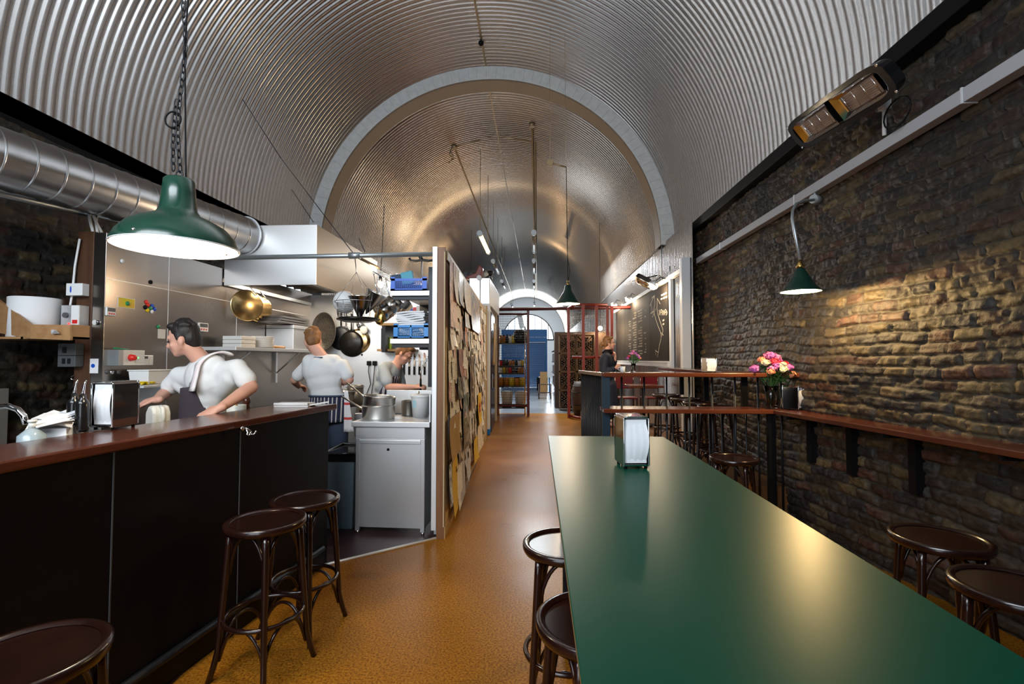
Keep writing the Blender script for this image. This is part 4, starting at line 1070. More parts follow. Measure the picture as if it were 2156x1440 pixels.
g = MB(); g.torus((0, 0, -.1), .12, .004, 30, 6, (1, 0, 0), (0, 0, 1)); g.tube([(0, 0, .02), (0, 0, .35)], .006, 6)
for k in range(-4, 5): h = math.sqrt(.0144-(k*.026)**2); g.tube([(k*.026, 0, -.1-h), (k*.026, .02, -.1), (k*.026, 0, -.1+h)], .0015, 4)
part('strainer', g, M['mesh'], t)
for px, py, r, m, lb in [(757, 683, .05, 'chrome', 'small steel ladle head hanging on the back wall'), (766, 695, .06, 'plastic_c', 'cream bowl of a skimmer hanging right of the pans')]:
    c = P(px, py, y=BY-.06); t = thing('ladle', lb, 'ladle', c, 0, 'utensils on the back wall'); g = MB(); g.ell((0, 0, 0), (r, .02, r)); part('bowl', g, M[m], t); g = MB(); g.tube([(0, 0, r), (0, 0, r+.2)], .004, 6); part('handle', g, M['mesh'], t)
# shelf on the back wall
t = thing('wooden_shelf', 'pale wooden shelf on the back wall with a pepper mill', 'shelf', P(835, 735, y=BY-.2)); zsh = P(810, 735, y=BY-.3).z
a = P(795, 735, y=BY-.3).x; b = P(870, 735, y=BY-.3).x
g = MB(); g.mm(a, BY-.33, zsh-.03, b, BY, zsh); part('shelf_board', g, M['pine'], t, .003, True)
g = MB(); g.mm(P(808, 700, y=BY).x-.03, BY-.03, zsh-.03, P(808, 700, y=BY).x+.03, BY, 1.955); part('upright', g, M['iron'], t, 0, True)
p = P(806, 733, y=BY-.2)
def mill(name, lb, x, y, z, s, m):
    g = MB(); g.lathe([(0, 0), (.028*s, 0), (.03*s, .02*s), (.02*s, .07*s), (.026*s, .11*s), (.018*s, .13*s), (.026*s, .15*s), (.024*s, .175*s), (.008*s, .19*s), (.010*s, .205*s), (0, .21*s)], (x, y, z), 20); return single(name, g, m, lb, 'pepper mill')
mill('pepper_mill', 'dark pepper mill beside the lime tin on the wooden shelf', p.x, p.y, zsh, .9, M['panblack'])
p = P(817, 733, y=BY-.2); single('lime_tin', MB().mm(p.x-.06, p.y-.04, zsh, p.x+.06, p.y+.04, zsh+.17), M['lime'], 'lime green tin on the wooden shelf', 'tin', bev=.008)
p = P(831, 733, y=BY-.2); single('white_pot', MB().lathe([(0, 0), (.04, 0), (.045, .08), (.04, .085), (.035, .01), (0, .01)], (p.x+.05, p.y, zsh), 20), M['ceramic'], 'small white pot right of the lime tin', 'pot')
# plugs and cable
for i, px in enumerate((778, 790)):
    c = P(px, 765, y=BY); t = thing('power_plug', ['black plug on the back wall, left of two', 'black plug on the back wall, right of two'][i], 'plug', c, 0, 'black plugs on the back wall')
    g = MB(); g.mm(-.03, -.045, -.03, .03, 0, .035); part('plug_body', g, M['black'], t, .008)
    g = MB(); g.tube([(0, -.03, -.03), (0, -.04, -.12), (.03-.05*i, -.03, -.3), (-.05, -.03, -.5)], .006, 6); part('cord', g, M['iron'], t)
p = P(762, 747, y=BY); single('round_fixing', MB().ell(p, (.015, .012, .015)), M['black'], 'single black screw cap on the back wall below the pans', 'fixing')
# magnetic knife strip with knives
kx0 = P(845, 760, y=BY-.02).x; kz = P(850, 757, y=BY).z
t = thing('knife_rack', 'magnetic knife strip on the back wall behind the bending cook', 'knife rack', (kx0, BY, kz))
g = MB(); g.mm(0, -.02, -.02, .62, 0, .02); part('strip', g, M['steel_b'], t, .002)
for i in range(8):
    x = kx0+.04+i*.075; L_ = .17+.05*((i*37) % 5)/5; t = thing('kitchen_knife', 'kitchen knife hanging on the magnetic strip, '+['leftmost', 'second from the left', 'third from the left', 'fourth from the left', 'fourth from the right', 'third from the right', 'second from the right', 'rightmost'][i], 'knife', (x, BY-.024, kz-.10), 0, 'knives on the magnetic strip')
    g = MB(); g.prism([(-.012, 0), (.016, 0), (.016, L_*.7), (0, L_), (-.012, L_)], -.0015, .0015, lambda a, b, c: Vector((a, c, b))); part('blade', g, M['chrome'], t)
    g = MB(); g.mm(-.012, -.009, -.12, .013, .009, 0); part('handle', g, M['black'], t, .004)
# worktop along back wall and stove at left
t = thing('back_worktop', 'stainless worktop running under the back wall behind the cooks', 'worktop', (-1.9, 6.6, 0))
g = MB(); g.mm(-2.35, 6.28, .88, -1.07, 6.93, .92); part('worktop', g, M['steel_b'], t, .003, True)
g = MB(); g.mm(-2.3, 6.34, 0, -1.1, 6.9, .88); part('cupboard', g, M['steel_b'], t, 0, True)
t = thing('cooking_range', 'steel cooking range along the left steel wall', 'cooking range', (-2.95, 5.9, 0))
g = MB(); g.mm(SX+.01, 4.9, .08, -2.62, 6.9, .88); part('range_body', g, M['steel_b'], t, .004, True)
g = MB(); g.mm(SX+.01, 4.88, .88, -2.58, 6.9, .93); part('hob', g, M['panblack'], t, .004, True)
for k in range(5):
    g = MB(); g.cyl((-2.62, 5.1+k*.35, .78), (-2.58, 5.1+k*.35, .78), .025, n=14); part('knob', g, M['black'], t, 0, True)
# low fridge counter with pan lids and wooden board seen between cook and steel table (white front, dark slot)
t = thing('prep_fridge', 'low steel prep counter with a dark vent slot behind the steel cabinet', 'prep counter', (-1.75, 5.2, 0))
g = MB(); g.mm(-1.90, 4.95, .70, -1.42, 5.32, .94); part('counter_body', g, M['steel_b'], t, .004, True)
g = MB(); q = P(708, 881, y=4.95); g.mm(q.x-.10, 4.94, q.z-.035, q.x+.07, 4.952, q.z+.02); part('vent_slot', g, M['black'], t, 0, True)
g = MB(); g.mm(-1.88, 4.97, 0, -1.44, 5.30, .70); part('plinth', g, M['black'], t, 0, True)
single('chopping_board', MB().mm(-1.88, 5.0, .975, -1.5, 5.30, 1.0), M['pine'], 'pale wooden chopping board on the low prep counter', 'chopping board', bev=.004)
single('steel_tray', MB().mm(-1.89, 5.0, .941, -1.5, 5.31, .974), M['chrome'], 'shallow steel tray under the chopping board', 'tray', bev=.004)
for k, (px, py) in enumerate([(708, 850), (722, 850), (735, 850)]):
    p = P(px, py, y=5.75); t = thing('stock_pot', ['dark pot on the rear hob behind the stacked saucepans, left', 'dark pot behind the stacked saucepans, middle', 'dark pot behind the stacked saucepans, right'][k], 'pot', (p.x, 5.75+.1*k, .92), 0, 'dark pots behind the pans')
    g = MB(); g.lathe([(0, 0), (.09, 0), (.1, .02), (.1, .16+.05*k), (.094, .16+.05*k), (.09, .01), (0, .01)], n=28); part('pot_body', g, M['pangrey'] if k else M['ply'], t)
    g = MB(); g.torus((0, 0, .14+.05*k), .115, .006, 24, 6); part('handle', g, M['chrome'], t)

# ============================================================ STEEL CABINET TABLE in front
tp = P(820, 1128, z=0); TA = R_(-5)
f0 = P(747, 1124, z=0); f1 = P(893, 1129, z=0); TA = math.atan2(f1.y-f0.y, f1.x-f0.x)
TW = (f1-f0).length
t = thing('steel_prep_table', 'stainless steel prep cabinet table with tall splashback at the kitchen entrance', 'prep table', (f0.x, f0.y, 0), TA)
H_ = P(820, 887, y=f0.y).z
g = MB(); g.mm(-.03, -.03, H_-.045, TW+.05, .60, H_); part('worktop', g, M['steel_b'], t, .004)
g = MB(); g.mm(0, -.002, H_-.145, TW, .02, H_-.047); part('apron_panel', g, M['steel_b'], t, .002)
g = MB(); g.mm(.035, .004, .075, TW-.035, .025, H_-.147); part('front_panel', g, M['steel_b'], t, .002)
g = MB(); g.mm(.035, -.008, H_-.19, TW-.035, .004, H_-.16); g.mm(.0, .004, .06, TW, .03, .085); part('front_rail', g, M['steel_b'], t, .002)
g = MB(); c = t.matrix_basis.inverted() @ P(818, 946, y=f0.y+.0); g.cyl((c.x, -.002, c.z), (c.x, .02, c.z), .012, n=18); part('keyhole', g, M['black'], t)
g = MB(); g.mm(TW-.002, .03, .06, TW, .55, H_-.05); g.mm(0, .03, .06, .002, .55, H_-.05); part('side_panel', g, M['steel_b'], t)
for x in (.018, TW-.018):
    for y in (.018, .54):
        g = MB(); g.mm(x-.018, y-.018, .03, x+.018, y+.018, H_-.147 if y < .1 else H_-.05); part('leg', g, M['steel_b'], t, .002)
        g = MB(); g.cyl((x, y, 0), (x, y, .03), .014, n=12); part('foot', g, M['chrome'], t)
g = MB(); g.mm(.06, .575, H_, TW+.05, .60, 1.20); part('splashback', g, M['steel_b'], t, .006)
g = MB(); g.mm(TW+.035, .0, H_-.04, TW+.05, .60, 1.20); part('side_guard', g, M['steel_b'], t, .003)
Mt = t.matrix_basis.copy()
def TT(x, y, z=0): return Mt @ Vector((x, y, z))
# stacked saucepans
def saucepan(x, y, z, r, h, lb, tilt=(0, 0, 0), ang=150, m='potsteel', grp='stacked saucepans', hl=.22, name='saucepan'):
    t = thing(name, lb, 'saucepan', (x, y, z), 0, grp); t.rotation_euler = tilt
    g = MB(); g.lathe([(0, 0), (r*.96, 0), (r, .010), (r, h), (r+.006, h+.003), (r+.003, h+.005), (r-.003, h), (r-.003, .010), (0, .006)], n=48); part('pan_body', g, M[m], t)
    a = R_(ang); d = Vector((math.cos(a), math.sin(a), 0))
    g = MB(); g.tube([d*(r-.002)+Vector((0, 0, h*.78)), d*(r+.04)+Vector((0, 0, h*.85)), d*(r+hl)+Vector((0, 0, h*1.25+.05))], [.008, .009, .010], 8); part('handle', g, M['brass'] if False else M['potsteel'], t)
    return t
p1_ = P(789, 884, z=H_); cxp, cyp = p1_.x, p1_.y+.10
saucepan(cxp, cyp, H_, .145, .115, 'lower steel saucepan of the stack on the prep table', ang=172)
saucepan(cxp, cyp, H_+.085, .142, .115, 'upper tilted steel saucepan of the stack on the prep table', (0, R_(6), 0), 165)
p = P(880, 880, z=H_); t = thing('plastic_bucket', 'white plastic tub with a pale blue label on the steel prep table', 'bucket', (p.x, p.y+.09, H_))
g = MB(); g.lathe([(0, 0), (.072, 0), (.086, .19), (.088, .20), (0, .20)], n=32); part('bucket_body', g, M['plastic_w'], t)
g = MB(); g.lathe([(.090, .185), (.092, .19), (.092, .205), (.08, .21), (0, .208)], n=32); part('lid', g, M['plastic_w'], t)
g = MB(); 
for k in range(8): pass
ang0 = R_(225); vs = []
for k in range(7):
    a = ang0+k*.09
    for z, rr_ in ((.09, .0805), (.16, .0855)): vs.append((rr_*math.cos(a), rr_*math.sin(a), z))
g.add(vs, [(k*2, k*2+2, k*2+3, k*2+1) for k in range(6)]); part('label_sticker', g, mat('pale blue label', (.45, .68, .74), .5), t)
q = TT(TW-.22, .45); saucepan(q.x-.06, q.y, H_, .07, .14, 'dark narrow pan behind the stacked saucepans', ang=60, m='pangrey', hl=.06, name='milk_pan')
# bin
t = thing('waste_bin', 'grey waste bin with a black liner beside the steel cabinet', 'bin', (f0.x-.185, f0.y+.30, 0))
g = MB(); g.add([(-.12, -.2, 0), (.12, -.2, 0), (.12, .2, 0), (-.12, .2, 0), (-.15, -.24, .66), (.15, -.24, .66), (.15, .24, .66), (-.15, .24, .66)], [(3, 2, 1, 0), (0, 1, 5, 4), (1, 2, 6, 5), (2, 3, 7, 6), (3, 0, 4, 7)]); part('bin_body', g, mat('blue-grey bin plastic', (.14, .20, .24), .4), t, .01)
g = MB(); rim = [(-.155, -.245), (.155, -.245), (.155, .245), (-.155, .245)]
g.tube([(x, y, .66+.015*(i % 2)) for i, (x, y) in enumerate(rim)], .016, 6, 0, True)
g.prism(rim, .60, .665); part('bin_liner', g, M['blackgloss'], t, .01)

# ============================================================ SHELVING by the partition
t = thing('shelving_rack', 'steel shelving rack against the kitchen side of the partition', 'shelving rack', (-1.13, 4.6, 0))
xa_, xb_ = P(822, 620, y=4.36).x, P(904, 620, y=4.36).x
ya_, yb_ = 4.36, 5.5
z1, z2 = P(860, 612, y=4.36).z, P(860, 713, y=4.36).z
for z in (z1, z2):
    g = MB(); g.mm(xa_, ya_, z-.045, xb_, ya_+.02, z); g.mm(xa_, ya_+.02, z-.012, xb_, yb_, z); part('shelf', g, M['alu'], t, .002, True)
    g = MB(); g.mm(xa_+.01, ya_+.03, z-.08, xb_, ya_+.08, z-.013); part('shelf_beam', g, M['iron'], t, .002, True); g = MB(); g.mm(xa_+.01, yb_-.08, z-.08, xb_, yb_, z-.013); part('shelf_beam', g, M['iron'], t, .002, True)
for (x, y) in ((xb_-.01, ya_+.03), (xb_-.06, yb_-.03)):
    g = MB(); g.mm(x-.0, y-.025, 1.25 if y < 4.7 else 0.0, x+.04, y+.025, z1+.22); part('upright', g, M['iron'], t, .002, True)
def crate(lb, x0, x1, y0, z, h, m, holes):
    cx_, W, D = (x0+x1)/2, x1-x0, .38
    t = thing('plastic_crate', lb, 'crate', (cx_, y0+D/2, z), 0, 'blue plastic crates'); th = .008
    g = MB(); g.mm(-W/2, -D/2, 0, W/2, D/2, .01); g.mm(-W/2, -D/2, h-.02, W/2, -D/2+th, h); g.mm(-W/2, -D/2, 0, W/2, -D/2+th, .02); g.mm(-W/2, -D/2, .0, -W/2+.04, -D/2+th, h+.015); g.mm(W/2-.04, -D/2, 0, W/2, -D/2+th, h+.015)
    g.mm(-W/2, D/2-th, 0, W/2, D/2, h)
    part('crate_rim', g, m, t)
    g = MB(); n = 14
    for k in range(n):
        if holes == 'grid':
            x = -W/2+.04+(W-.08)*(k+.5)/n; g.mm(x-.0022, -D/2+.001, .02, x+.0022, -D/2+.005, h-.02)
        else:
            x = -W/2+.04+(W-.08)*k/n
            for s_ in (-1, 1): 
                xx = x+(h-.04)*.6*s_
                xx = max(-W/2+.03, min(W/2-.03, xx)); g.tube([(x+.01, -D/2+.003, .02), (xx, -D/2+.003, h-.02)], .0022, 4)
    if holes == 'grid':
        for k in range(6): z_k = .02+(h-.04)*(k+.5)/6; g.mm(-W/2+.03, -D/2+.001, z_k-.002, W/2-.03, -D/2+.005, z_k+.002)
    else: g.mm(-.006, -D/2, 0, .006, -D/2+.006, h)
    part('crate_mesh', g, m, t)
    for s_ in (-1, 1):
        g = MB(); g.mm(s_*W/2-(th if s_ > 0 else 0), -D/2+th, .01, s_*W/2+(0 if s_ > 0 else th), D/2-th, h); part('crate_side', g, m, t)
    return t
cx0, cx1 = P(826, 600, y=4.38).x, P(902, 600, y=4.38).x
crate('dark blue plastic crate on the top shelf of the rack', P(823, 600, y=4.38).x, P(899, 600, y=4.38).x, 4.37, z1, .115, M['crate'], 'grid')
crate('lighter blue lattice crate on the lower shelf of the rack', P(829, 700, y=4.38).x, P(902, 700, y=4.38).x, 4.37, z2, .125, M['crate2'], 'lattice')
p = P(858, 597, y=4.5); g = MB(); g.box((p.x, 4.52, z1+.14), (.11, .07, .12), Matrix.Rotation(R_(-12), 3, 'Y')); single('cyan_carton', g, mat('cyan carton', (.12, .52, .66), .5), 'pale cyan carton standing in the dark blue crate', 'carton', bev=.003)
p = P(842, 597, y=4.55); g = MB(); g.box((p.x-.01, 4.56, z1+.12), (.13, .08, .12), Matrix.Rotation(R_(-6), 3, 'Y')); single('navy_carton', g, mat('navy carton', (.01, .05, .11), .5), 'dark navy carton leaning in the dark blue crate', 'carton', bev=.003)
# folded white cloths piled in the lower crate
for k in range(12):
    g = MB(); z0 = z2+.03+k*.0185; a = P(834, 690, y=4.40).x; b = P(893, 690, y=4.40).x; j = random.uniform(-.008, .010)
    nx = 10; vs = []
    for i in range(nx+1):
        u = i/nx; zz = z0+.004*math.sin(u*7+k)+.003*k*(u)*.4
        vs += [(a+(b-a)*u+j, 4.40+.006*math.sin(u*9+k*2), zz), (a+(b-a)*u+j, 4.40+.006*math.sin(u*9+k*2), zz+.0165), (a+(b-a)*u+j, 4.66, zz+.0165), (a+(b-a)*u+j, 4.66, zz)]
    fs = [(i*4+q, i*4+(q+1) % 4, i*4+4+(q+1) % 4, i*4+4+q) for i in range(nx) for q in range(4)]+[(3, 2, 1, 0), (nx*4, nx*4+1, nx*4+2, nx*4+3)]
    g.add(vs, fs); single('folded_cloth', g, M['paper'], 'white folded cloth piled in the lighter blue crate, '+['lowest', 'second from the bottom', 'third from the bottom', 'fourth from the bottom', 'fifth from the bottom', 'sixth from the bottom', 'sixth from the top', 'fifth from the top', 'fourth from the top', 'third from the top', 'second from the top', 'topmost'][k], 'cloth', 'pile of white cloths in the blue crate', .003)
# books and box glimpsed between shelves
for i, (px, k) in enumerate([(868, 'bluep'), (875, 'redp'), (882, 'paper'), (888, 'plastic_c'), (894, 'paper')]):
    p = P(px, 655, y=6.6); single('food_packet', MB().mm(p.x-.025, 6.55, 2.0, p.x+.02, 6.7, 2.0+.2+.02*(i % 3)), M[k], ['blue packet on the high rear shelf', 'red packet on the high rear shelf', 'white packet next to the red one on the rear shelf', 'cream packet on the high rear shelf', 'last white packet on the rear shelf by the partition'][i], 'packet', 'packets on the rear shelf', .003)
t = thing('rear_shelf', 'high wooden rear shelf seen past the hanging pans', 'shelf', (-1.4, 6.6, 1.95)); g = MB(); g.mm(P(800, 670, y=6.5).x, 6.5, 1.965, -1.06, 6.94, 2.0); part('shelf_board', g, M['pine'], t, .002, True)
g = MB(); g.mm(P(803, 670, y=6.5).x, 6.52, 1.6, P(803, 670, y=6.5).x+.05, 6.94, 1.96); part('bracket', g, M['iron'], t, 0, True)
# steel rod with curved dark crossbar standing on the rack
p = P(888, 570, y=5.2); t = thing('curved_hanger', 'steel rod with a curved dark crossbar standing above the rack', 'hanger', (p.x, 5.2, z1))
zt3 = P(888, 547, y=5.2).z-z1
g = MB(); g.cyl((0, 0, 0), (0, 0, zt3), .010, n=10); part('rod', g, M['chrome'], t)
g = MB(); g.tube([(-.14, 0, zt3+.02), (-.12, 0, zt3-.01), (-.05, 0, zt3-.012), (0, 0, zt3+.0), (.07, 0, zt3-.012), (.14, 0, zt3-.005)], .014, 8); g.tube([(-.03, .02, zt3+.05), (0, 0, zt3+.0)], .02, 8); part('crossbar', g, M['iron'], t)
# hanging bulb
p = P(801, 599, y=5.05); t = thing('bare_bulb', 'glowing bare bulb above the hanging saucepans', 'light bulb', p); g = MB(); g.ell((0, 0, 0), (.03, .03, .038)); part('glass_bulb', g, M['bulb'], t); g = MB(); g.cyl((0, 0, .03), (0, 0, .09), .018, n=12); g.tube([(0, 0, .09), (0, .05, .4), (0, .1, .9)], .004, 5); part('bulb_holder', g, M['iron'], t)
light('kitchen_bulb_light', 'POINT', (p.x, p.y-.02, p.z-.02), 60, (1, .72, .46), size=.03)

# ============================================================ HANGING POT RACK AND PANS
pr = P(753, 672, y=4.35)
t = thing('pot_rack', 'round black hanging pot rack suspended on wires from the pipe', 'pot rack', pr)
g = MB(); rR = .175; g.torus((0, 0, 0), rR, .012, 44, 8); g.lathe([(0, -.028), (rR*.7, -.026), (rR, -.004), (rR*.98, 0), (0, -.015)], n=44); part('rack_tray', g, M['panblack'], t)
g = MB(); g.torus((0, 0, .155), .205, .0035, 44, 6)
for k in range(10): a = 2*PI*k/10; g.tube([(rR*math.cos(a), rR*math.sin(a), 0), (.20*math.cos(a), .20*math.sin(a), .155)], .0022, 4)
part('rack_basket', g, M['mesh'], t)
hk = rc-pr
for k in range(4):
    a = R_(45+90*k); g = MB(); g.tube([(.205*math.cos(a), .205*math.sin(a), .155), (hk.x*.5+.0*math.cos(a), hk.y*.5, hk.z-.12)], .002, 4); part('wire', g, M['mesh'], t)
g = MB(); g.tube([(hk.x*.5, hk.y*.5, hk.z-.12), tuple(hk)], .004, 6); part('hook', g, M['mesh'], t)
def T3(px, py, y=4.33): return P(px, py, y=y)
p = T3(722, 636, 4.40); t = thing('plastic_colander', 'white plastic colander standing in the pot rack', 'colander', (p.x, 4.42, p.z)); Mx = Matrix.Rotation(R_(100), 3, 'X')
g = MB(); g.lathe([(0, .06), (.06, .05), (.10, .01), (.108, -.02), (.103, -.02), (.095, .005), (.055, .042), (0, .05)], (0, 0, 0), 30, Mx); part('bowl', g, M['plastic_w'], t)
p = T3(727, 668, 4.28); t = thing('wire_basket', 'cylindrical wire frying basket in the pot rack', 'wire basket', (p.x-.0, 4.28, p.z)); g = MB()
for k in range(7): g.torus((0, 0, .01+k*.02), .066+.001*k, .0018, 28, 4)
for k in range(28): a = 2*PI*k/28; g.tube([(.066*math.cos(a), .066*math.sin(a), .008), (.072*math.cos(a), .072*math.sin(a), .135)], .0012, 4)
part('basket', g, M['mesh'], t)
for i, (px, py, rz, lb) in enumerate([(762, 668, 0, 'conical steel sieve standing point down in the pot rack, left'), (778, 655, 28, 'conical steel sieve tilted right at the edge of the pot rack')]):
    p = T3(px, py, 4.30); t = thing('conical_sieve', lb, 'sieve', (p.x-.02, 4.30, p.z)); t.rotation_euler = (0, R_(rz), 0)
    g = MB(); g.lathe([(.004, -.03), (.100, .18), (.105, .185), (.097, .18), (.001, -.026)], n=32); part('cone', g, M['hanging'], t)
    g = MB(); g.torus((0, 0, .184), .105, .004, 32, 6); part('rim', g, M['chrome'], t)
p = T3(755, 683, 4.2)
# pans hanging from hooks at the right of the rack
hr = thing('hanging_rail', 'thin steel rail with hooks carrying the row of saucepans', 'rail', P(815, 585, y=4.75)); 
ha = P(786, 572, y=4.6)-Vector(hr.location); hb = P(832, 598, y=5.0)-Vector(hr.location)
g = MB(); g.tube([ha, hb], .006, 8); part('rail', g, M['chrome'], hr)
for i, (px, py, r, an, lb) in enumerate([(797, 637, .075, -25, 'small steel saucepan hanging first in the row'), (806, 655, .10, -20, 'deep steel saucepan hanging second in the row'), (822, 645, .092, -18, 'steel saucepan hanging third in the row'), (832, 642, .086, -20, 'steel saucepan hanging fourth in the row'), (846, 640, .10, -24, 'steel saucepan hanging last in the row by the crates')]):
    yy = 4.55+i*.06; c = P(px, py, y=yy); t = thing('hanging_saucepan', lb, 'saucepan', c, 0, 'saucepans hanging in a row')
    Rm = Matrix.Rotation(R_(an), 3, 'Y') @ Matrix.Rotation(R_(70), 3, 'Y')
    h = r*.95
    g = MB(); g.lathe([(0, -h/2), (r*.95, -h/2), (r, -h/2+.01), (r, h/2), (r+.004, h/2), (r-.003, h/2), (r-.004, -h/2+.01), (0, -h/2+.006)], (0, 0, 0), 32, Matrix.Rotation(R_(35), 3, 'Z') @ Rm); part('pan_body', g, M['hanging'], t)
    top_ = P(px-10, py-60, y=yy)-c
    g = MB(); g.tube([(-.0, 0, r*.8), (top_.x*.6, 0, top_.z*.6), tuple(top_)], .0045, 6); part('handle', g, M['chrome'], t)
    g = MB(); g.torus(tuple(top_+Vector((0, 0, .01))), .012, .003, 12, 5, (1, 0, 0), (0, 0, 1)); part('hanging_loop', g, M['chrome'], t)
p = P(800, 668, y=4.5); t = thing('hanging_scoop', 'brass-coloured round scoop hanging below the saucepans', 'scoop', p); g = MB(); g.ell((0, 0, 0), (.055, .03, .075)); part('bowl', g, M['brass'], t); g = MB(); g.tube([(0, 0, .07), (-.03, 0, .3)], .005, 6); part('handle', g, M['chrome'], t)

# ============================================================ ON AND BEHIND THE LEFT COUNTER
def onc(px, py, z=ZC): return P(px, py, z=z)
# clipboards and folded white papers at the counter end
a = onc(576, 856); b = onc(645, 858); an = R_(4)
t = thing('order_pad', 'stack of white papers on clipboards at the end of the counter', 'clipboard', ((a.x+b.x)/2, (a.y+b.y)/2+.06, ZC), R_(2))
g = MB(); g.mm(-.12, -.05, 0, .12, .07, .008); part('lower_board', g, M['paper'], t, .002)
g = MB(); g.mm(-.12, -.05, .010, .12, .07, .024); g.tube([(-.12, -.045, .018), (.12, -.045, .018)], .011, 8); part('folded_sheets', g, M['napkin'], t)
g = MB(); g.box((.16, .04, .016), (.13, .10, .008), Matrix.Rotation(R_(-9), 3, 'Y') @ Matrix.Rotation(R_(24), 3, 'Z')); part('clipboard_page', g, M['paper'], t, .001)
g = MB(); g.box((.155, .065, .030), (.03, .02, .006), Matrix.Rotation(R_(24), 3, 'Z')); part('clip', g, M['iron'], t)
# lower service ledge behind the counter top
def bkpt(s, off, z): q = c2+bk*s; n_ = Vector((-bk.y, bk.x, 0)); n_ = n_ if n_.x < 0 else -n_; q = q+n_*off; q.z = z; return q
ZL = 1.05
t = thing('service_ledge', 'steel service ledge just behind and below the counter top', 'ledge', tuple(bkpt(1.7, .15, 0)))
g = MB(); q = [bkpt(.35, .004, 0), bkpt(3.0, .004, 0), bkpt(3.0, .25, 0), bkpt(.35, .25, 0)]; g.prism([(v.x, v.y) for v in q], ZL-.03, ZL); part('ledge', g, M['steel_b'], t, .003, True)
g = MB(); q = [bkpt(.4, .02, 0), bkpt(3.0, .02, 0), bkpt(3.0, .05, 0), bkpt(.4, .05, 0)]; g.prism([(v.x, v.y) for v in q], 0, ZL-.03); q = [bkpt(.36, .05, 0), bkpt(.40, .05, 0), bkpt(.40, .24, 0), bkpt(.36, .24, 0)]; g.prism([(v.x, v.y) for v in q], 0, ZL-.03); part('support', g, M['black'], t, 0, True)
def behind(px, off, z=ZL):
    """point behind the back edge of the counter where the sight line px crosses"""
    best = None
    for i in range(400):
        q = bkpt(i*.0075, off, z); dcam = _rot.transposed() @ (q-_c); x = 1078+F_PX*dcam.x/-dcam.z
        if best is None or abs(x-px) < best[0]: best = (abs(x-px), q)
    return best[1]
for i, px in enumerate((153, 171)):
    q = P((154, 172)[i], (906, 909)[i], z=ZC); t = thing('oil_bottle', ['black oil bottle with steel pourer beside the napkin holder, left one', 'black oil bottle with steel pourer beside the napkin holder, right one'][i], 'bottle', q, 0, 'black bottles with steel pourers')
    g = MB(); g.lathe([(0, 0), (.024, 0), (.026, .01), (.026, .125), (.022, .14), (.012, .152), (.012, .17), (0, .17)], n=24); part('bottle_body', g, M['blackgloss'], t)
    g = MB(); g.tube([(0, 0, .165), (.002, 0, .19), (.006, 0, .215), (.014, 0, .235)], [.008, .006, .0045, .0035], 8); part('pourer', g, M['chrome'], t)
q = behind(157, .14); HC = P(157, 852, y=q.y).z-ZL; t = thing('card_holder', 'yellow and white card leaflets standing behind the oil bottles', 'leaflets', q, R_(-50))
g = MB(); g.mm(-.07, 0, 0, .06, .004, HC-.035); part('yellow_card', g, mat('yellow card', (.62, .52, .02), .6), t)
g = MB(); g.mm(-.075, .010, 0, -.005, .013, HC); g.mm(.0, .010, 0, .065, .013, HC); part('white_card', g, M['paper'], t)
q = behind(122, .12, ZL); HR = P(115, 898, y=q.y).z-ZL; single('paper_ream', MB().box(q+Vector((0, 0, HR/2)), (.15, .13, HR), Matrix.Rotation(R_(-70), 3, 'Z')), M['paper'], 'block of white paper under the loose papers behind the counter', 'paper', bev=.002)
for i in range(7):
    q = behind(104+i*5, .09+.010*i, ZL+HR+.022+i*.004); g = MB(); Mx = Matrix.Rotation(R_(random.uniform(-40, 40)), 3, 'Z') @ Matrix.Rotation(R_(random.uniform(4, 26)), 3, 'X')
    nx = 6; vs = []
    for a in range(nx+1):
        for b in range(nx+1):
            u, v = a/nx-.5, b/nx-.5; vs.append(Mx @ Vector((u*.15, v*.11, .010*math.sin(u*6+i)+.004))+q)
    for v in list(vs): pass
    g.add(vs, [(a*(nx+1)+b, a*(nx+1)+b+1, (a+1)*(nx+1)+b+1, (a+1)*(nx+1)+b) for a in range(nx) for b in range(nx)], 0, True)
    g.add([v-Vector((0, 0, .0015)) for v in vs], [((a+1)*(nx+1)+b, (a+1)*(nx+1)+b+1, a*(nx+1)+b+1, a*(nx+1)+b) for a in range(nx) for b in range(nx)], 0, True)
    single('paper_sheet', g, M['paper'], 'loose white paper in the untidy pile behind the counter', 'paper', 'pile of loose papers behind the counter')
q = behind(134, .045); single('paper_box', MB().box(q+Vector((0, .0, .055)), (.10, .05, .11), Matrix.Rotation(R_(-80), 3, 'Z')), M['paper'], 'small white carton with a pale print in front of the loose papers', 'box', bev=.002)
q = behind(64, .07); t = thing('soap_dispenser', 'clear plastic pump bottle beside the tap', 'pump bottle', q)
g = MB(); g.lathe([(0, 0), (.045, 0), (.048, .01), (.046, .13), (.02, .155), (.012, .16), (0, .16)], n=24); part('bottle_body', g, mat('clear bluish plastic', (.55, .68, .74), .15, trans=.4), t)
g = MB(); g.cyl((0, 0, .16), (0, 0, .185), .012); g.cyl((0, 0, .185), (0, 0, .195), .016); part('pump', g, M['plastic_m'], t)
q = behind(10, .3, .92); t = thing('sink_tap', 'chrome swan-neck tap at the left picture edge', 'tap', (q.x-.10, q.y+.25, .92))
tb = Vector(t.location)
pts = [Vector((0, 0, 0)), Vector((0, 0, .16))]+[P(px, py, y=tb.y)-tb for px, py in ((-20, 870), (-4, 857), (18, 855), (38, 862), (50, 876), (55, 893))]
pts[0].x = pts[1].x = pts[2].x
pts[0].z = -.02
g = MB(); g.tube(pts, .014, 12); part('spout', g, M['chrome'], t)
g = MB(); g.cyl((pts[0].x, 0, -.02), (pts[0].x, 0, .03), .03); part('tap_base', g, M['chrome'], t)
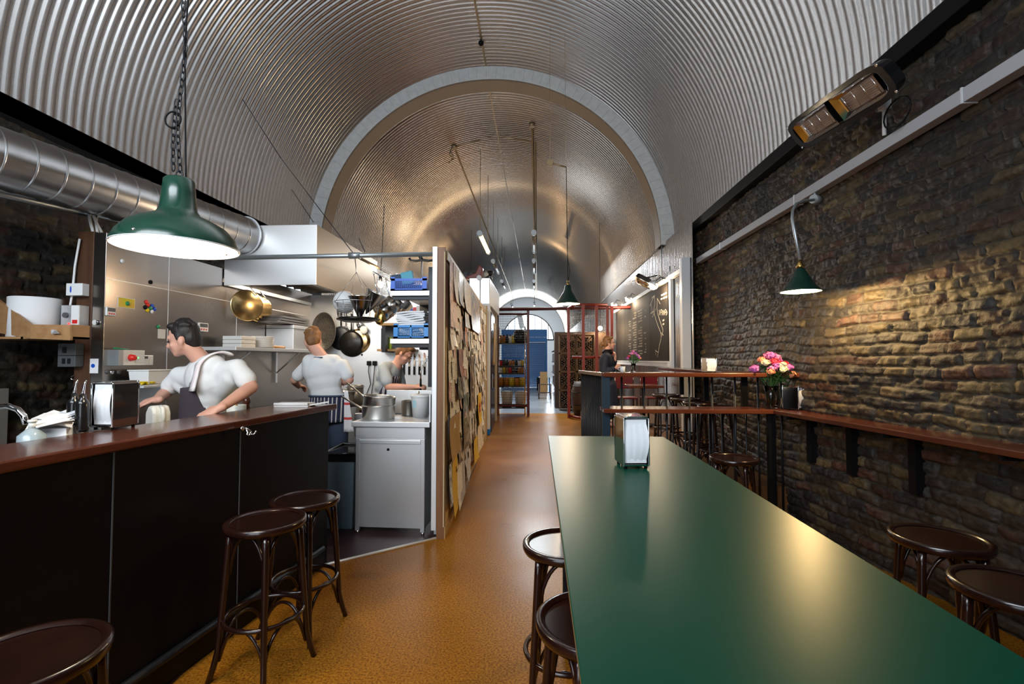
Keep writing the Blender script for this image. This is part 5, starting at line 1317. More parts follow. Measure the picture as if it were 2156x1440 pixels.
t = thing('sink_unit', 'stainless sink unit under the brick wall at far left', 'sink unit', (-3.1, 2.2, 0)); g = MB(); g.mm(-4.02, 1.4, .86, -2.6, 3.1, .90); part('sink_top', g, M['steel_b'], t, .004, True); g = MB(); g.mm(-4.0, 1.45, 0, -2.65, 3.05, .86); part('cupboard', g, M['steel_b'], t, 0, True)
# milk bottle, yellow tub, pepper mill visible over the counter
q = behind(332, .16, ZL); t = thing('milk_bottle', 'white plastic milk bottle behind the counter below the cook', 'milk bottle', q, R_(-30))
g = MB(); g.prism([(-.055, 0), (.055, 0), (.055, .15), (.03, .19), (-.02, .19), (-.055, .15)], -.045, .045, lambda a, b, c: Vector((a, c, b))); part('bottle_body', g, M['plastic_m'], t, .015, seg=3)
g = MB(); g.tube([(.03, 0, .185), (.06, 0, .175), (.068, 0, .12), (.056, 0, .08)], .011, 8); part('handle', g, M['plastic_m'], t)
q = behind(497, .12, ZL); t = thing('butter_tub', 'clear tub of yellow butter with a stick handle behind the counter', 'tub', q)
g = MB(); g.lathe([(0, 0), (.05, 0), (.058, .13), (0, .13)], n=28); part('tub', g, M['yellowp'], t)
g = MB(); g.lathe([(.059, .09), (.060, .14), (.055, .14), (.05, .095)], n=28); part('clear_rim', g, M['plastic_m'], t)
g = MB(); g.tube([(0, 0, .12), (-.002, 0, .21)], .007, 6); part('stick', g, M['pine'], t)
q = behind(518, .12, ZL); mill('pepper_mill', 'tall dark wooden pepper mill behind the counter end', q.x, q.y, ZL, 1.0, M['counter_w'])

# shelf tray with paper rolls, far left
t = thing('plywood_tray', 'plywood tray on the brick wall holding a white paper roll at far left', 'tray', (-3.8, 3.3, 1.65))
def Y3(px, py, y=3.25): return P(px, py, y=y)
g = MB(); a = Y3(65, 683); b = Y3(148, 684); c_ = Y3(148, 716); d_ = Y3(65, 713)
g.add([a, b, c_, d_]+[v+Vector((0, .018, 0)) for v in (a, b, c_, d_)], [(0, 1, 2, 3), (7, 6, 5, 4), (0, 4, 5, 1), (1, 5, 6, 2), (2, 6, 7, 3), (3, 7, 4, 0)]); part('front_lip', g, M['ply'], t, 0, True)
e_ = P(-70, 570, x=a.x-.08); f_ = P(-70, 690, x=a.x-.08)
e_ = Vector((a.x, 2.55, a.z+.30)); f_ = Vector((a.x, 2.55, d_.z))
e_ = P(-8, 628, y=3.35); f_ = P(-8, 700, y=3.35)
g = MB(); g.add([a, e_, f_, d_]+[v+Vector((0.0, .02, 0)) for v in (a, e_, f_, d_)], [(0, 1, 2, 3), (7, 6, 5, 4), (0, 4, 5, 1), (1, 5, 6, 2), (2, 6, 7, 3), (3, 7, 4, 0)]); part('side_board', g, M['ply'], t, 0, True)
g = MB(); g.mm(-4.06, 3.27, d_.z, -3.68, 3.62, d_.z+.015); g.mm(-3.70, 3.27, d_.z, b.x, 3.40, d_.z+.015); g.mm(b.x-.015, 3.27, d_.z, b.x, 3.40, a.z); part('tray_base', g, M['ply'], t, 0, True)
for k, (px, yy) in enumerate([(76, 3.48)]):
    p = P(74, 684, y=3.46); t = thing('paper_roll', 'large white centrefeed paper roll in the plywood tray', 'paper roll', (p.x, 3.46, d_.z+.016))
    g = MB(); hR = P(74, 628, y=3.46).z-d_.z-.016
    g.lathe([(.025, 0), (.15, 0), (.155, .004), (.155, hR-.004), (.15, hR), (.025, hR), (.025, 0)], n=44); part('roll', g, M['paper'], t)
p = P(118, 700, y=3.23); g = MB(); g.add([p+Vector(v) for v in ((-.035, 0, -.01), (.03, 0, -.008), (.02, -.03, .012), (-.018, -.02, .018), (0, .0, .02))], [(0, 1, 2), (0, 2, 3), (3, 2, 4), (0, 3, 4), (1, 4, 2), (0, 4, 1)]); single('tissue', g, M['paper'], 'torn white tissue poking through the tray front', 'tissue')
# ============================================================ PEOPLE
def blob(name, mb, m, parent, voxel=.012, smooth=6, label=None):
    """closed shapes fused into one continuous skin"""
    me = mb.mesh(name); o = bpy.data.objects.new(name, me); COL.objects.link(o)
    r = o.modifiers.new('r', 'REMESH'); r.mode = 'VOXEL'; r.voxel_size = voxel; r.use_smooth_shade = True
    s_ = o.modifiers.new('s', 'SMOOTH'); s_.factor = .6; s_.iterations = smooth
    bpy.context.view_layer.update(); dg = bpy.context.evaluated_depsgraph_get()
    nm = bpy.data.meshes.new_from_object(o.evaluated_get(dg)); bpy.data.objects.remove(o); nm.name = name
    nm.materials.clear(); nm.materials.append(m)
    nm.polygons.foreach_set('use_smooth', [True]*len(nm.polygons))
    o = bpy.data.objects.new(name, nm); COL.objects.link(o); o.parent = parent
    if parent: nm.transform(chain_m(parent).inverted())
    if label: o['label'] = label
    return o
V = lambda *a: Vector(a)
def frame(fwd, up=(0, 0, 1)):
    f = Vector(fwd).normalized(); s_ = f.cross(Vector(up)).normalized(); u = s_.cross(f).normalized()
    return Matrix((s_, f, u)).transposed()
def head_shapes(mb, c, F, neck):
    def p(x, y, z): return c+F @ V(x, y, z)
    mb.ell(p(0, -.008, .022), (.073, .092, .098), F); mb.ell(p(0, .030, -.045), (.056, .058, .072), F)
    mb.ell(p(0, .055, -.100), (.024, .024, .020), F)
    for s_ in (-1, 1):
        mb.cap(p(s_*.050, .004, -.055), p(s_*.012, .058, -.102), .022, .018)
        mb.ell(p(s_*.074, -.008, -.022), (.011, .021, .032), F)
        mb.ell(p(s_*.036, .062, -.040), (.020, .018, .018), F)
    mb.cap(p(-.032, .076, .014), p(.032, .076, .014), .013)
    mb.cap(p(0, .080, -.004), p(0, .104, -.040), .009, .0125); mb.ell(p(0, .092, -.046), (.017, .014, .010), F)
    mb.cap(p(-.017, .080, -.068), p(.017, .080, -.068), .0065); mb.cap(p(-.014, .079, -.080), p(.014, .079, -.080), .0075)
    mb.cap(p(0, -.025, -.06), neck, .055, .062)
def head_bits(t, c, F, hair, kind='short'):
    def p(x, y, z): return c+F @ V(x, y, z)
    for s_ in (-1, 1):
        g = MB(); g.ell(p(s_*.031, .083, -.012), (.011, .008, .006), F, 0, 10, 8); part('eye', g, M['eye'], t, 0, True)
    g = MB()
    g.ell(p(0, -.020, .042), (.081, .092, .090), F); g.ell(p(0, -.050, -.005), (.074, .062, .075), F)
    for i in range(26):
        a = random.uniform(-2.3, 2.3); e = random.uniform(.3, 1.4)
        d = V(math.sin(a)*math.cos(e)*.082, -.02-math.cos(a)*math.cos(e)*.085, .045+math.sin(e)*.085)
        g.ell(p(*d), (.016, .022, .014), F, 0, 8, 6)
    if kind == 'short':
        g.ell(p(0, -.058, -.040), (.058, .046, .050), F)
        g.ell(p(0, .045, .092), (.060, .040, .026), F)
        for s_ in (-1, 1): g.ell(p(s_*.072, .006, .006), (.010, .018, .035), F)
    if kind == 'tied':
        g.ell(p(0, .040, .085), (.060, .045, .028), F); g.ell(p(0, -.115, .0), (.045, .045, .050), F); g.ell(p(0, -.16, -.035), (.03, .03, .05), F)
        for s_ in (-1, 1): g.ell(p(s_*.070, -.015, .010), (.014, .045, .045), F)
    blob('hair', g, hair, t, .008, 3)
def hand_shapes(mb, wrist, d, nrm, curl=.6, side=1, sc=1.0):
    """palm and five separate fingers; d = pointing direction, nrm = back of the hand"""
    d = Vector(d).normalized(); nrm = Vector(nrm); nrm = (nrm-d*nrm.dot(d)).normalized(); s_ = d.cross(nrm)*side
    pc = wrist+d*.045*sc
    F = Matrix((s_, d, nrm)).transposed()
    mb.ell(pc, (.040*sc, .052*sc, .017*sc), F)
    mb.cap(wrist-d*.02, wrist+d*.03*sc, .026*sc, .024*sc)
    for i, (off, ln) in enumerate([(-.030, .066), (-.010, .076), (.010, .072), (.029, .056)]):
        b = wrist+d*.082*sc+s_*off*sc; c1_ = curl*(.6+.12*i)
        d1 = (d*math.cos(c1_*.7)-nrm*math.sin(c1_*.7)).normalized(); d2 = (d*math.cos(c1_*1.9)-nrm*math.sin(c1_*1.9)).normalized()
        m1 = b+d1*ln*.5*sc; m2 = m1+d2*ln*.5*sc
        mb.cap(b-d*.012, m1, .0098*sc, .009*sc); mb.cap(m1, m2, .009*sc, .0075*sc)
    b = wrist+d*.025*sc-s_*.032*sc; m1 = b-s_*.022*sc+d*.026*sc-nrm*.008; m2 = m1+d*.030*sc-nrm*.012*sc
    mb.cap(b, m1, .013*sc, .011*sc); mb.cap(m1, m2, .0105*sc, .0085*sc)
def arm_shapes(mb, sh, el, wr, hd, hn, curl=.6, side=1):
    mb.cap(sh, el, .050, .042); mb.cap(el, el+(wr-el)*.35, .042, .043); mb.cap(el+(wr-el)*.35, wr, .043, .027); hand_shapes(mb, wr, hd, hn, curl, side)
def leg_shapes(mb, hip, kn, an, toe, extra=0):
    mb.cap(hip, kn, .085+extra, .058+extra); mb.cap(kn, kn+(an-kn)*.3, .056+extra, .058+extra); mb.cap(kn+(an-kn)*.3, an, .058+extra, .040+extra*.9)
    if extra == 0: mb.cap(an-V(0, 0, .03), toe, .042, .032)
def torso_shapes(mb, neck, chest, waist, hip, F, e=0):
    """F columns: side, front, up"""
    mb.ell(chest, (.170+e, .105+e, .15+e*.6), F); mb.ell((chest+waist)/2, (.150+e, .098+e, .15), F); mb.ell(waist, (.138+e, .092+e, .12), F); mb.ell(hip, (.160+e, .108+e, .12), F)
    mb.cap(chest+F @ V(-.12, 0, .085), chest+F @ V(.12, 0, .085), .052+e)
    mb.cap(neck, chest+F @ V(0, 0, .08), .060, .085)

# ---- cook 1: dark-haired, hurrying left, leaning forward
t = thing('person', 'dark-haired cook in white t-shirt and dark apron hurrying left behind the counter', 'person', (-2.22, 3.05, 0))
hc = P(386, 712, y=3.22); hF = frame(V(-1, -.28, -.20))
nk = P(428, 762, y=3.29); ch = P(440, 800, y=3.32); wa = P(436, 858, y=3.36); hp_ = V(wa.x-.0, 3.38, .95)
TF = frame(V(-.62, -.78, -.18), V(-.18, -.1, 1))
shN = P(500, 775, y=3.18); shF = P(378, 790, y=3.38)
elN = P(530, 815, y=3.14); wrN = P(462, 860, y=2.90); elF = P(350, 826, y=3.42); wrF = P(330, 842, y=3.20)
g = MB(); head_shapes(g, hc, hF, nk); torso_shapes(g, nk, ch, wa, hp_, TF)
arm_shapes(g, shN, elN, wrN, P(428, 874, y=2.86)-wrN, V(0, -.6, .7), .5, -1); arm_shapes(g, shF, elF, wrF, V(-1, -.1, -.1), V(0, -.3, 1), .9, 1)
leg_shapes(g, hp_+V(-.06, -.06, -.02), V(-2.48, 3.22, .52), V(-2.40, 3.32, .09), V(-2.58, 3.22, .035)); leg_shapes(g, hp_+V(.06, .06, -.02), V(-2.26, 3.44, .50), V(-2.18, 3.52, .10), V(-2.36, 3.44, .035))
blob('body', g, M['skin'], t, .0085, 4)
head_bits(t, hc, hF, M['hair_d'])
g = MB(); torso_shapes(g, nk-V(0, 0, .06), ch, wa, hp_+V(0, 0, .06), TF, .040); g.cap(shN, shN+(elN-shN)*.62, .058, .070); g.cap(shF, shF+(elF-shF)*.62, .058, .068)
g.cap(shN, ch, .066, .11); g.cap(shF, ch, .066, .11); g.cap(shN+V(-.04, .02, -.06), wa+TF @ V(-.10, -.03, .06), .075, .07); g.cap(shF+V(.03, 0, -.06), wa+TF @ V(.08, 0, .06), .07, .06)
blob('t_shirt', g, M['tshirt'], t, .012, 6)
g = MB()
for (k_, a_, h_) in ((V(-2.48, 3.22, .52), V(-2.40, 3.32, .09), hp_+V(-.06, -.06, -.02)), (V(-2.26, 3.44, .50), V(-2.18, 3.52, .10), hp_+V(.06, .06, -.02))): leg_shapes(g, h_, k_, a_, None, .018)
g.ell(hp_, (.12, .17, .13)); blob('trousers', g, M['trouser'], t, .013, 5)
def apron(t, TF, ch, wa, hp_, m, bot=.45, wide=.17, e=.128, top=.03):
    """bib apron: a curved sheet with thickness wrapped over chest, waist and thighs"""
    g = MB(); nu, nv = 14, 22; vs = []
    for j in range(nv+1):
        v = j/nv
        if v < .35: c = ch.lerp(wa, v/.35); hw = wide*(.52+.35*v/.35); zoff = top*(1-v/.35)
        elif v < .55: c = wa.lerp(hp_, (v-.35)/.2); hw = wide*1.12; zoff = 0
        else: c = hp_+(V(hp_.x, hp_.y, bot)-hp_)*((v-.55)/.45); hw = wide*1.18; zoff = 0
        for i in range(nu+1):
            u = (i/nu-.5)*2; a = u*hw/.15*1.0
            q = c+TF.col[0]*math.sin(a)*(.155+.012)+TF.col[1]*math.cos(a)*e*(1.0 if v < .5 else 1.08)+V(0, 0, zoff)
            vs.append(q)
    F_ = [(j*(nu+1)+i, j*(nu+1)+i+1, (j+1)*(nu+1)+i+1, (j+1)*(nu+1)+i) for j in range(nv) for i in range(nu)]
    g.add(vs, F_, 0, True); o = part('apron', g, m, t, 0, True); s_ = o.modifiers.new('thick', 'SOLIDIFY'); s_.thickness = .005
    return o
TFc = Matrix((TF.col[0], TF.col[1], TF.col[2])).transposed()
apron(t, TF, ch-V(0, 0, .02), wa, hp_, M['apron'], .45, .21, .172, 0.0)
g = MB(); c0_ = shN+V(-.0, 0, .06)
vs = []; n_ = 12
for i in range(n_+1):
    u = i/n_; ang = -.9+u*2.3
    q = shN.lerp(nk, .62)+V(0, 0, -.02)+(TF.col[1]*math.sin(ang)*.125+V(0, 0, 1)*math.cos(ang)*.105)
    if ang > 1.0: q = q
    for s_ in (-1, 1): vs.append(q+TF.col[0]*.060*s_)
q_last = vs[-2:]; 
for k in range(1, 7):
    for s_ in (0, 1): vs.append(q_last[s_]+V(-.003*k, -.004*k, -.026*k))
g.add(vs, [(i*2, i*2+1, i*2+3, i*2+2) for i in range(len(vs)//2-1)], 0, True); o = part('shoulder_towel', g, M['towel'], t, 0, True); s_ = o.modifiers.new('thick', 'SOLIDIFY'); s_.thickness = .012

# ---- cook 2: ginger hair, back to the viewer
Y2 = 4.75
t = thing('person', 'ginger-haired cook in white t-shirt seen from behind, working at the range', 'person', (-2.12, Y2, 0))
hc = P(659, 716, y=Y2+.05); hF = frame(V(-.45, 1, -.35))
nk = P(678, 752, y=Y2); ch = V(nk.x-.0, Y2, nk.z-.13); wa = P(688, 832, y=Y2); wa.z += .02; hp_ = V(wa.x+.02, Y2+.02, wa.z-.17)
TF = frame(V(-.1, 1, -.03))
shL = P(646, 770, y=Y2+.02); shR = P(722, 768, y=Y2); elL = P(620, 800, y=Y2+.05); wrL = P(628, 812, y=Y2+.30); elR = P(736, 800, y=Y2-.02); wrR = P(712, 806, y=Y2+.25)
g = MB(); head_shapes(g, hc, hF, nk); torso_shapes(g, nk, ch, wa, hp_, TF)
arm_shapes(g, shL, elL, wrL, V(.2, 1, -.2), V(0, 0, 1), .9, 1); arm_shapes(g, shR, elR, wrR, V(-.4, 1, -.2), V(0, 0, 1), .9, -1)
for sx in (-1, 1): leg_shapes(g, hp_+V(sx*.09, 0, -.02), V(hp_.x+sx*.10, Y2+.04, .50), V(hp_.x+sx*.11, Y2, .09), V(hp_.x+sx*.13, Y2+.20, .035))
blob('body', g, M['skin'], t, .009, 4); head_bits(t, hc, hF, M['hair_g'])
g = MB(); torso_shapes(g, nk-V(0, 0, .05), ch, wa, hp_+V(0, 0, .10), TF, .024); g.cap(shL, shL+(elL-shL)*.68, .060, .066); g.cap(shR, shR+(elR-shR)*.68, .060, .066); g.cap(shL, ch+V(-.05, 0, -.05), .06, .10); g.cap(shR, ch+V(.05, 0, -.05), .06, .10)
blob('t_shirt', g, M['tshirt'], t, .012, 6)
g = MB()
for sx in (-1, 1): leg_shapes(g, hp_+V(sx*.09, 0, -.02), V(hp_.x+sx*.10, Y2+.04, .50), V(hp_.x+sx*.11, Y2, .07), None, .022)
g.ell(hp_, (.17, .13, .14)); blob('trousers', g, M['trouser'], t, .013, 5)
g = MB(); vs = []; nn = 40     # wrap apron round the hips, tied behind
for j in range(11):
    v = j/10; z = hp_.z+.15-.26*v; rr_ = (.188+.02*v, .150+.02*v)
    for i in range(nn):
        a = 2*PI*i/nn; q = V(hp_.x, Y2+.01, z)+TF.col[0]*math.cos(a)*rr_[0]*(1+.012*math.sin(a*9))+TF.col[1]*math.sin(a)*rr_[1]*(1+.02*math.sin(a*11)); vs.append(q)
g.add(vs, [(j*nn+i, j*nn+(i+1) % nn, (j+1)*nn+(i+1) % nn, (j+1)*nn+i) for j in range(10) for i in range(nn)], 0, True); o = part('apron', g, M['aprons'], t, 0, True); s_ = o.modifiers.new('thick', 'SOLIDIFY'); s_.thickness = .004
g = MB(); g.tube([V(hp_.x, Y2+.01, hp_.z+.145)+TF.col[0]*math.cos(a)*.192+TF.col[1]*math.sin(a)*.158 for a in [2*PI*i/30 for i in range(30)]], .010, 6, 0, True); part('apron_string', g, M['trouser'], t, 0, True)
g = MB(); g.tube([nk+V(-.085, .02, -.035), nk+V(-.045, -.068, -.005), nk+V(.03, -.076, -.005), nk+V(.09, .0, -.04)], .009, 6); part('neck_strap', g, M['trouser'], t, 0, True)
g = MB(); q = P(728, 822, y=Y2-.12); vs = []
for j in range(12):
    v = j/11
    for i in range(6):
        u = i/5; vs.append(V(q.x-.015+.10*u*(.35+.65*v), q.y+.01*math.sin(u*9), q.z-.40*v))
g.add(vs, [(j*6+i, j*6+i+1, j*6+6+i+1, j*6+6+i) for j in range(11) for i in range(5)], 0, True); o = part('hanging_towel', g, M['towel2'], t, 0, True); s_ = o.modifiers.new('thick', 'SOLIDIFY'); s_.thickness = .006

# ---- cook 3: bending over the worktop, facing right
Y3_ = 5.6
t = thing('person', 'cook in pale grey t-shirt and striped apron bending over to the right', 'person', (-1.75, Y3_, 0))
hc = P(853, 744, y=Y3_); hc.z -= .0; hF = frame(V(1, -.22, -.75), V(.6, 0, 1))
nk = P(836, 770, y=Y3_+.02); ch = P(818, 789, y=Y3_); wa = P(808, 836, y=Y3_); hp_ = P(790, 862, y=Y3_)
TF = frame(V(1, -.25, -.35), V(.35, 0, 1))
sa_ = ch+TF @ V(.17, 0, .08); sb_ = ch+TF @ V(-.17, 0, .08)
shN, shF = (sa_, sb_) if sa_.y < sb_.y else (sb_, sa_)
elN = P(818, 815, y=5.38); wrN = P(872, 815, y=5.34); elF = P(845, 822, y=5.85); wrF = P(868, 820, y=5.66)
g = MB(); head_shapes(g, hc, hF, nk); torso_shapes(g, nk, ch, wa, hp_, TF)
arm_shapes(g, shN, elN, wrN, V(1, 0, .12), V(-.1, -.5, .8), 1.0, 1); arm_shapes(g, shF, elF, wrF, V(1, -.1, .1), V(0, .4, .8), 1.0, -1)
for sx in (-1, 1): leg_shapes(g, hp_+V(0, sx*.09, -.02), V(hp_.x+.06, Y3_+sx*.10, .48), V(hp_.x-.04, Y3_+sx*.11, .09), V(hp_.x+.16, Y3_+sx*.11, .035))
blob('body', g, M['skin'], t, .0085, 4); head_bits(t, hc, hF, M['hair_b'])
g = MB(); torso_shapes(g, nk-V(0.02, 0, .05), ch, wa, hp_+V(0, 0, .04), TF, .020); g.cap(shN, shN+(elN-shN)*.7, .062, .070); g.cap(shF, shF+(elF-shF)*.7, .062, .070); blob('t_shirt', g, M['tgrey'], t, .012, 6)
g = MB()
for sx in (-1, 1): leg_shapes(g, hp_+V(0, sx*.09, -.02), V(hp_.x+.06, Y3_+sx*.10, .48), V(hp_.x-.04, Y3_+sx*.11, .07), None, .02)
g.ell(hp_, (.12, .17, .13)); blob('trousers', g, M['trouser'], t, .013, 5)
apron(t, TF, ch+V(0, 0, .0), wa, hp_, stripes('navy striped apron', (.03, .025, .05), (.62, .60, .62), 9, 'Y', width=.84), .45, .26, .140, .02)
g = MB(); g.tube([hc+hF @ V(-.045, .085, -.012), hc+hF @ V(.045, .085, -.012)], .003, 6)
for s_ in (-1, 1): g.torus(tuple(hc+hF @ V(s_*.03, .093, -.014)), .019, .002, 18, 5, hF.col[0], hF.col[2]); g.tube([hc+hF @ V(s_*.05, .085, -.012), hc+hF @ V(s_*.078, -.01, -.008)], .002, 5)
part('spectacles', g, M['lens'], t, 0, True)
# stick blender held in the near hand
hh_ = wrN+V(.075, -.01, .0)
t = thing('stick_tool', 'curved steel hose tap held by the bending cook', 'hose tap', hh_)
g = MB(); g.cyl((0, 0, -.05), (0, 0, .09), .014, .011); part('grip', g, M['black'], t)
g = MB(); g.tube([(0, 0, .09), (.0, 0, .17), P(890, 772, y=5.33)-hh_, P(899, 755, y=5.33)-hh_, P(908, 742, y=5.33)-hh_], .009, 8); part('hose', g, M['chrome'], t)

# ---- woman on the platform looking up at the blackboard
YW = 8.8
t = thing('person', 'woman in long navy coat with tied-back hair looking up at the blackboard', 'person', (1.30, YW, .3))
hc = P(1283, 722, y=YW); hF = frame(V(1, -.15, .12))
nk = P(1279, 742, y=YW); ch = V(nk.x-.01, YW, nk.z-.17); wa = V(nk.x-.01, YW, nk.z-.42); hp_ = V(nk.x, YW, nk.z-.60)
TF = frame(V(1, -.25, 0)); sa_ = ch+TF @ V(.16, 0, .08); sb_ = ch+TF @ V(-.16, 0, .08); shN, shF = (sa_, sb_) if sa_.y < sb_.y else (sb_, sa_)
elN = shN+V(-.05, -.05, -.29); wrN = elN+V(.20, -.03, .10); elF = shF+V(.08, .02, -.26); wrF = nk+V(.13, -.04, -.12)
g = MB(); head_shapes(g, hc, hF, nk); torso_shapes(g, nk, ch, wa, hp_, TF); arm_shapes(g, shN, elN, wrN, V(1, .3, .3), V(.2, -1, 0), .8, 1); arm_shapes(g, shF, elF, wrF, V(.1, -.2, 1), V(1, 0, .0), .9, -1)
for sx in (-1, 1): leg_shapes(g, hp_+V(0, sx*.08, -.02), V(hp_.x+.01, YW+sx*.08, .75), V(hp_.x-.02, YW+sx*.08, .39), V(hp_.x+.14, YW+sx*.09, .335))
blob('body', g, M['skin'], t, .010, 4); head_bits(t, hc, hF, M['hair_b'], 'tied')
g = MB(); torso_shapes(g, nk-V(0, 0, .03), ch, wa, hp_, TF, .035)
g.cap(shN, elN, .072, .060); g.cap(elN, elN+(wrN-elN)*.85, .060, .048); g.cap(shF, elF, .072, .058); g.cap(elF, elF+(wrF-elF)*.85, .058, .046)
g.cap(hp_, V(hp_.x, YW, .62), .165, .20); g.cap(hp_+V(0, -.06, 0), V(hp_.x, YW-.07, .60), .12, .15); g.cap(hp_+V(0, .06, 0), V(hp_.x, YW+.07, .60), .12, .15)
blob('coat', g, M['coat'], t, .014, 6)
g = MB(); g.torus(tuple(nk+V(.0, 0, .0)), .066, .036, 20, 8); g.torus(tuple(nk+V(.01, 0, .035)), .058, .024, 20, 8); blob('scarf', g, M['black'], t, .012, 4)
random.seed(23)
ORDW = ['first', 'second', 'third', 'fourth', 'fifth', 'sixth', 'seventh', 'eighth', 'ninth', 'tenth', 'eleventh', 'twelfth', 'thirteenth', 'fourteenth', 'fifteenth', 'sixteenth', 'seventeenth', 'eighteenth', 'nineteenth', 'twentieth', 'twenty-first', 'twenty-second', 'twenty-third', 'twenty-fourth', 'twenty-fifth', 'twenty-sixth', 'twenty-seventh', 'twenty-eighth', 'twenty-ninth', 'thirtieth']
KN = {'text': 'typed white', 'text2': 'cream typed', 'white': 'plain white', 'photo': 'dark photo', 'pinkish': 'pinkish', 'photo2': 'brown photo', 'green': 'greenish photo', 'blue': 'pale blue'}
# ============================================================ PAPERS ON THE PIN BOARD
def print_mat(name, base, ink, scale, dens, rough=.6, col2=None, stretch=(1, 1, 1)):
    """printed sheet: procedural lines and blotches"""
    m = mat(name, base, rough); nt = m.node_tree; b = nt.nodes['Principled BSDF']; L = nt.links; N = nt.nodes.new
    tc = N('ShaderNodeTexCoord'); mp = N('ShaderNodeMapping'); mp.inputs['Scale'].default_value = stretch
    n = N('ShaderNodeTexNoise'); n.inputs['Scale'].default_value = scale; n.inputs['Detail'].default_value = 2
    r = N('ShaderNodeValToRGB'); e = r.color_ramp.elements; e[0].position = dens; e[0].color = (*ink, 1); e[1].position = dens+.06; e[1].color = (*base, 1)
    if col2: q = e.new(dens+.14); q.color = (*col2, 1)
    L.new(tc.outputs['Object'], mp.inputs[0]); L.new(mp.outputs[0], n.inputs[0]); L.new(n.outputs[0], r.inputs[0]); L.new(r.outputs[0], b.inputs['Base Color'])
    return m
PM = {
 'text': print_mat('typed sheet', (.80, .75, .68), (.22, .20, .19), 60, .38, stretch=(.3, .3, 3)),
 'text2': print_mat('cream typed sheet', (.78, .68, .52), (.25, .20, .15), 40, .37, stretch=(.4, .4, 4)),
 'white': print_mat('white sheet', (.86, .85, .83), (.5, .5, .52), 30, .33, stretch=(.4, .4, 3)),
 'photo': print_mat('dark photo print', (.18, .13, .10), (.03, .03, .035), 12, .46, .3, (.62, .55, .48)),
 'photo2': print_mat('brown photo print', (.26, .17, .09), (.07, .04, .03), 9, .45, .3, (.56, .44, .30)),
 'green': print_mat('garden photo print', (.14, .17, .09), (.05, .07, .04), 14, .45, .3, (.6, .6, .5)),
 'pinkish': print_mat('pink flyer', (.78, .52, .50), (.30, .16, .16), 14, .42),
 'gold': print_mat('gold wine poster', (.46, .30, .09), (.22, .12, .03), 26, .44, .4, stretch=(1, 1, 3)),
 'yellow': mat('bright yellow flyer', (.72, .46, .03), .55), 'manila': mat('manila card', (.42, .25, .07), .6, var=(.38, .22, .06), vscale=4),
 'red': print_mat('dark red poster', (.28, .03, .02), (.12, .01, .01), 8, .42, .4, (.42, .15, .05)),
 'blue': print_mat('pale blue sheet', (.62, .68, .78), (.16, .2, .3), 20, .42), 'orange': print_mat('orange flyer', (.70, .18, .03), (.5, .1, .02), 12, .4),
}
def sheet(s0, z0, w_, h_, k, label, name='pinned_paper', group=None, off=.004, curl=None, rot=0):
    """one curling sheet on the passage side of the pin board; s0,z0 = its top middle"""
    if curl is None: curl = random.uniform(.003, .022)
    base = PB(s0, -off, z0)
    g = MB(); nu, nv = 5, 8; vs = []; cr, sr = math.cos(rot), math.sin(rot); sd_ = random.choice((-1, 1)); c2_ = random.uniform(0, .006)
    for j in range(nv+1):
        for i in range(nu+1):
            u = i/nu-.5; v = j/nv; x = u*w_; z = -v*h_
            out = off+curl*v**2.2*(.6+.8*(u*sd_+.5)*v)+c2_*abs(math.sin(v*4+u*3))*.4+(u*2)**2*c2_
            X = x*cr-z*sr*-1*0+z*sr; Z = z*cr+x*sr*-1*0-x*sr
            vs.append(pd*X+pn*(out)+V(0, 0, Z))
    F_ = [(j*(nu+1)+i, (j+1)*(nu+1)+i, (j+1)*(nu+1)+i+1, j*(nu+1)+i+1) for j in range(nv) for i in range(nu)]
    g.add(vs, F_, 0, True); g.add([v-pn*.0012 for v in vs], [f[::-1] for f in F_], 0, True)
    me = g.mesh(name); me.materials.append(PM[k]); o = bpy.data.objects.new(name, me); COL.objects.link(o); o.location = base+pn*off*0
    tag(o, label, 'poster' if name == 'pinned_poster' else 'paper', group); return o
def sz(px, py):
    """photo point on the board face -> (s, z)"""
    d = _rot @ V(px-1078, 720-py, -F_PX); n_ = pn
    t_ = (pa-_c).dot(n_)/d.dot(n_); q = _c+d*t_; return (q-pa).dot(pd), q.z
PG = 'papers pinned on the notice board'
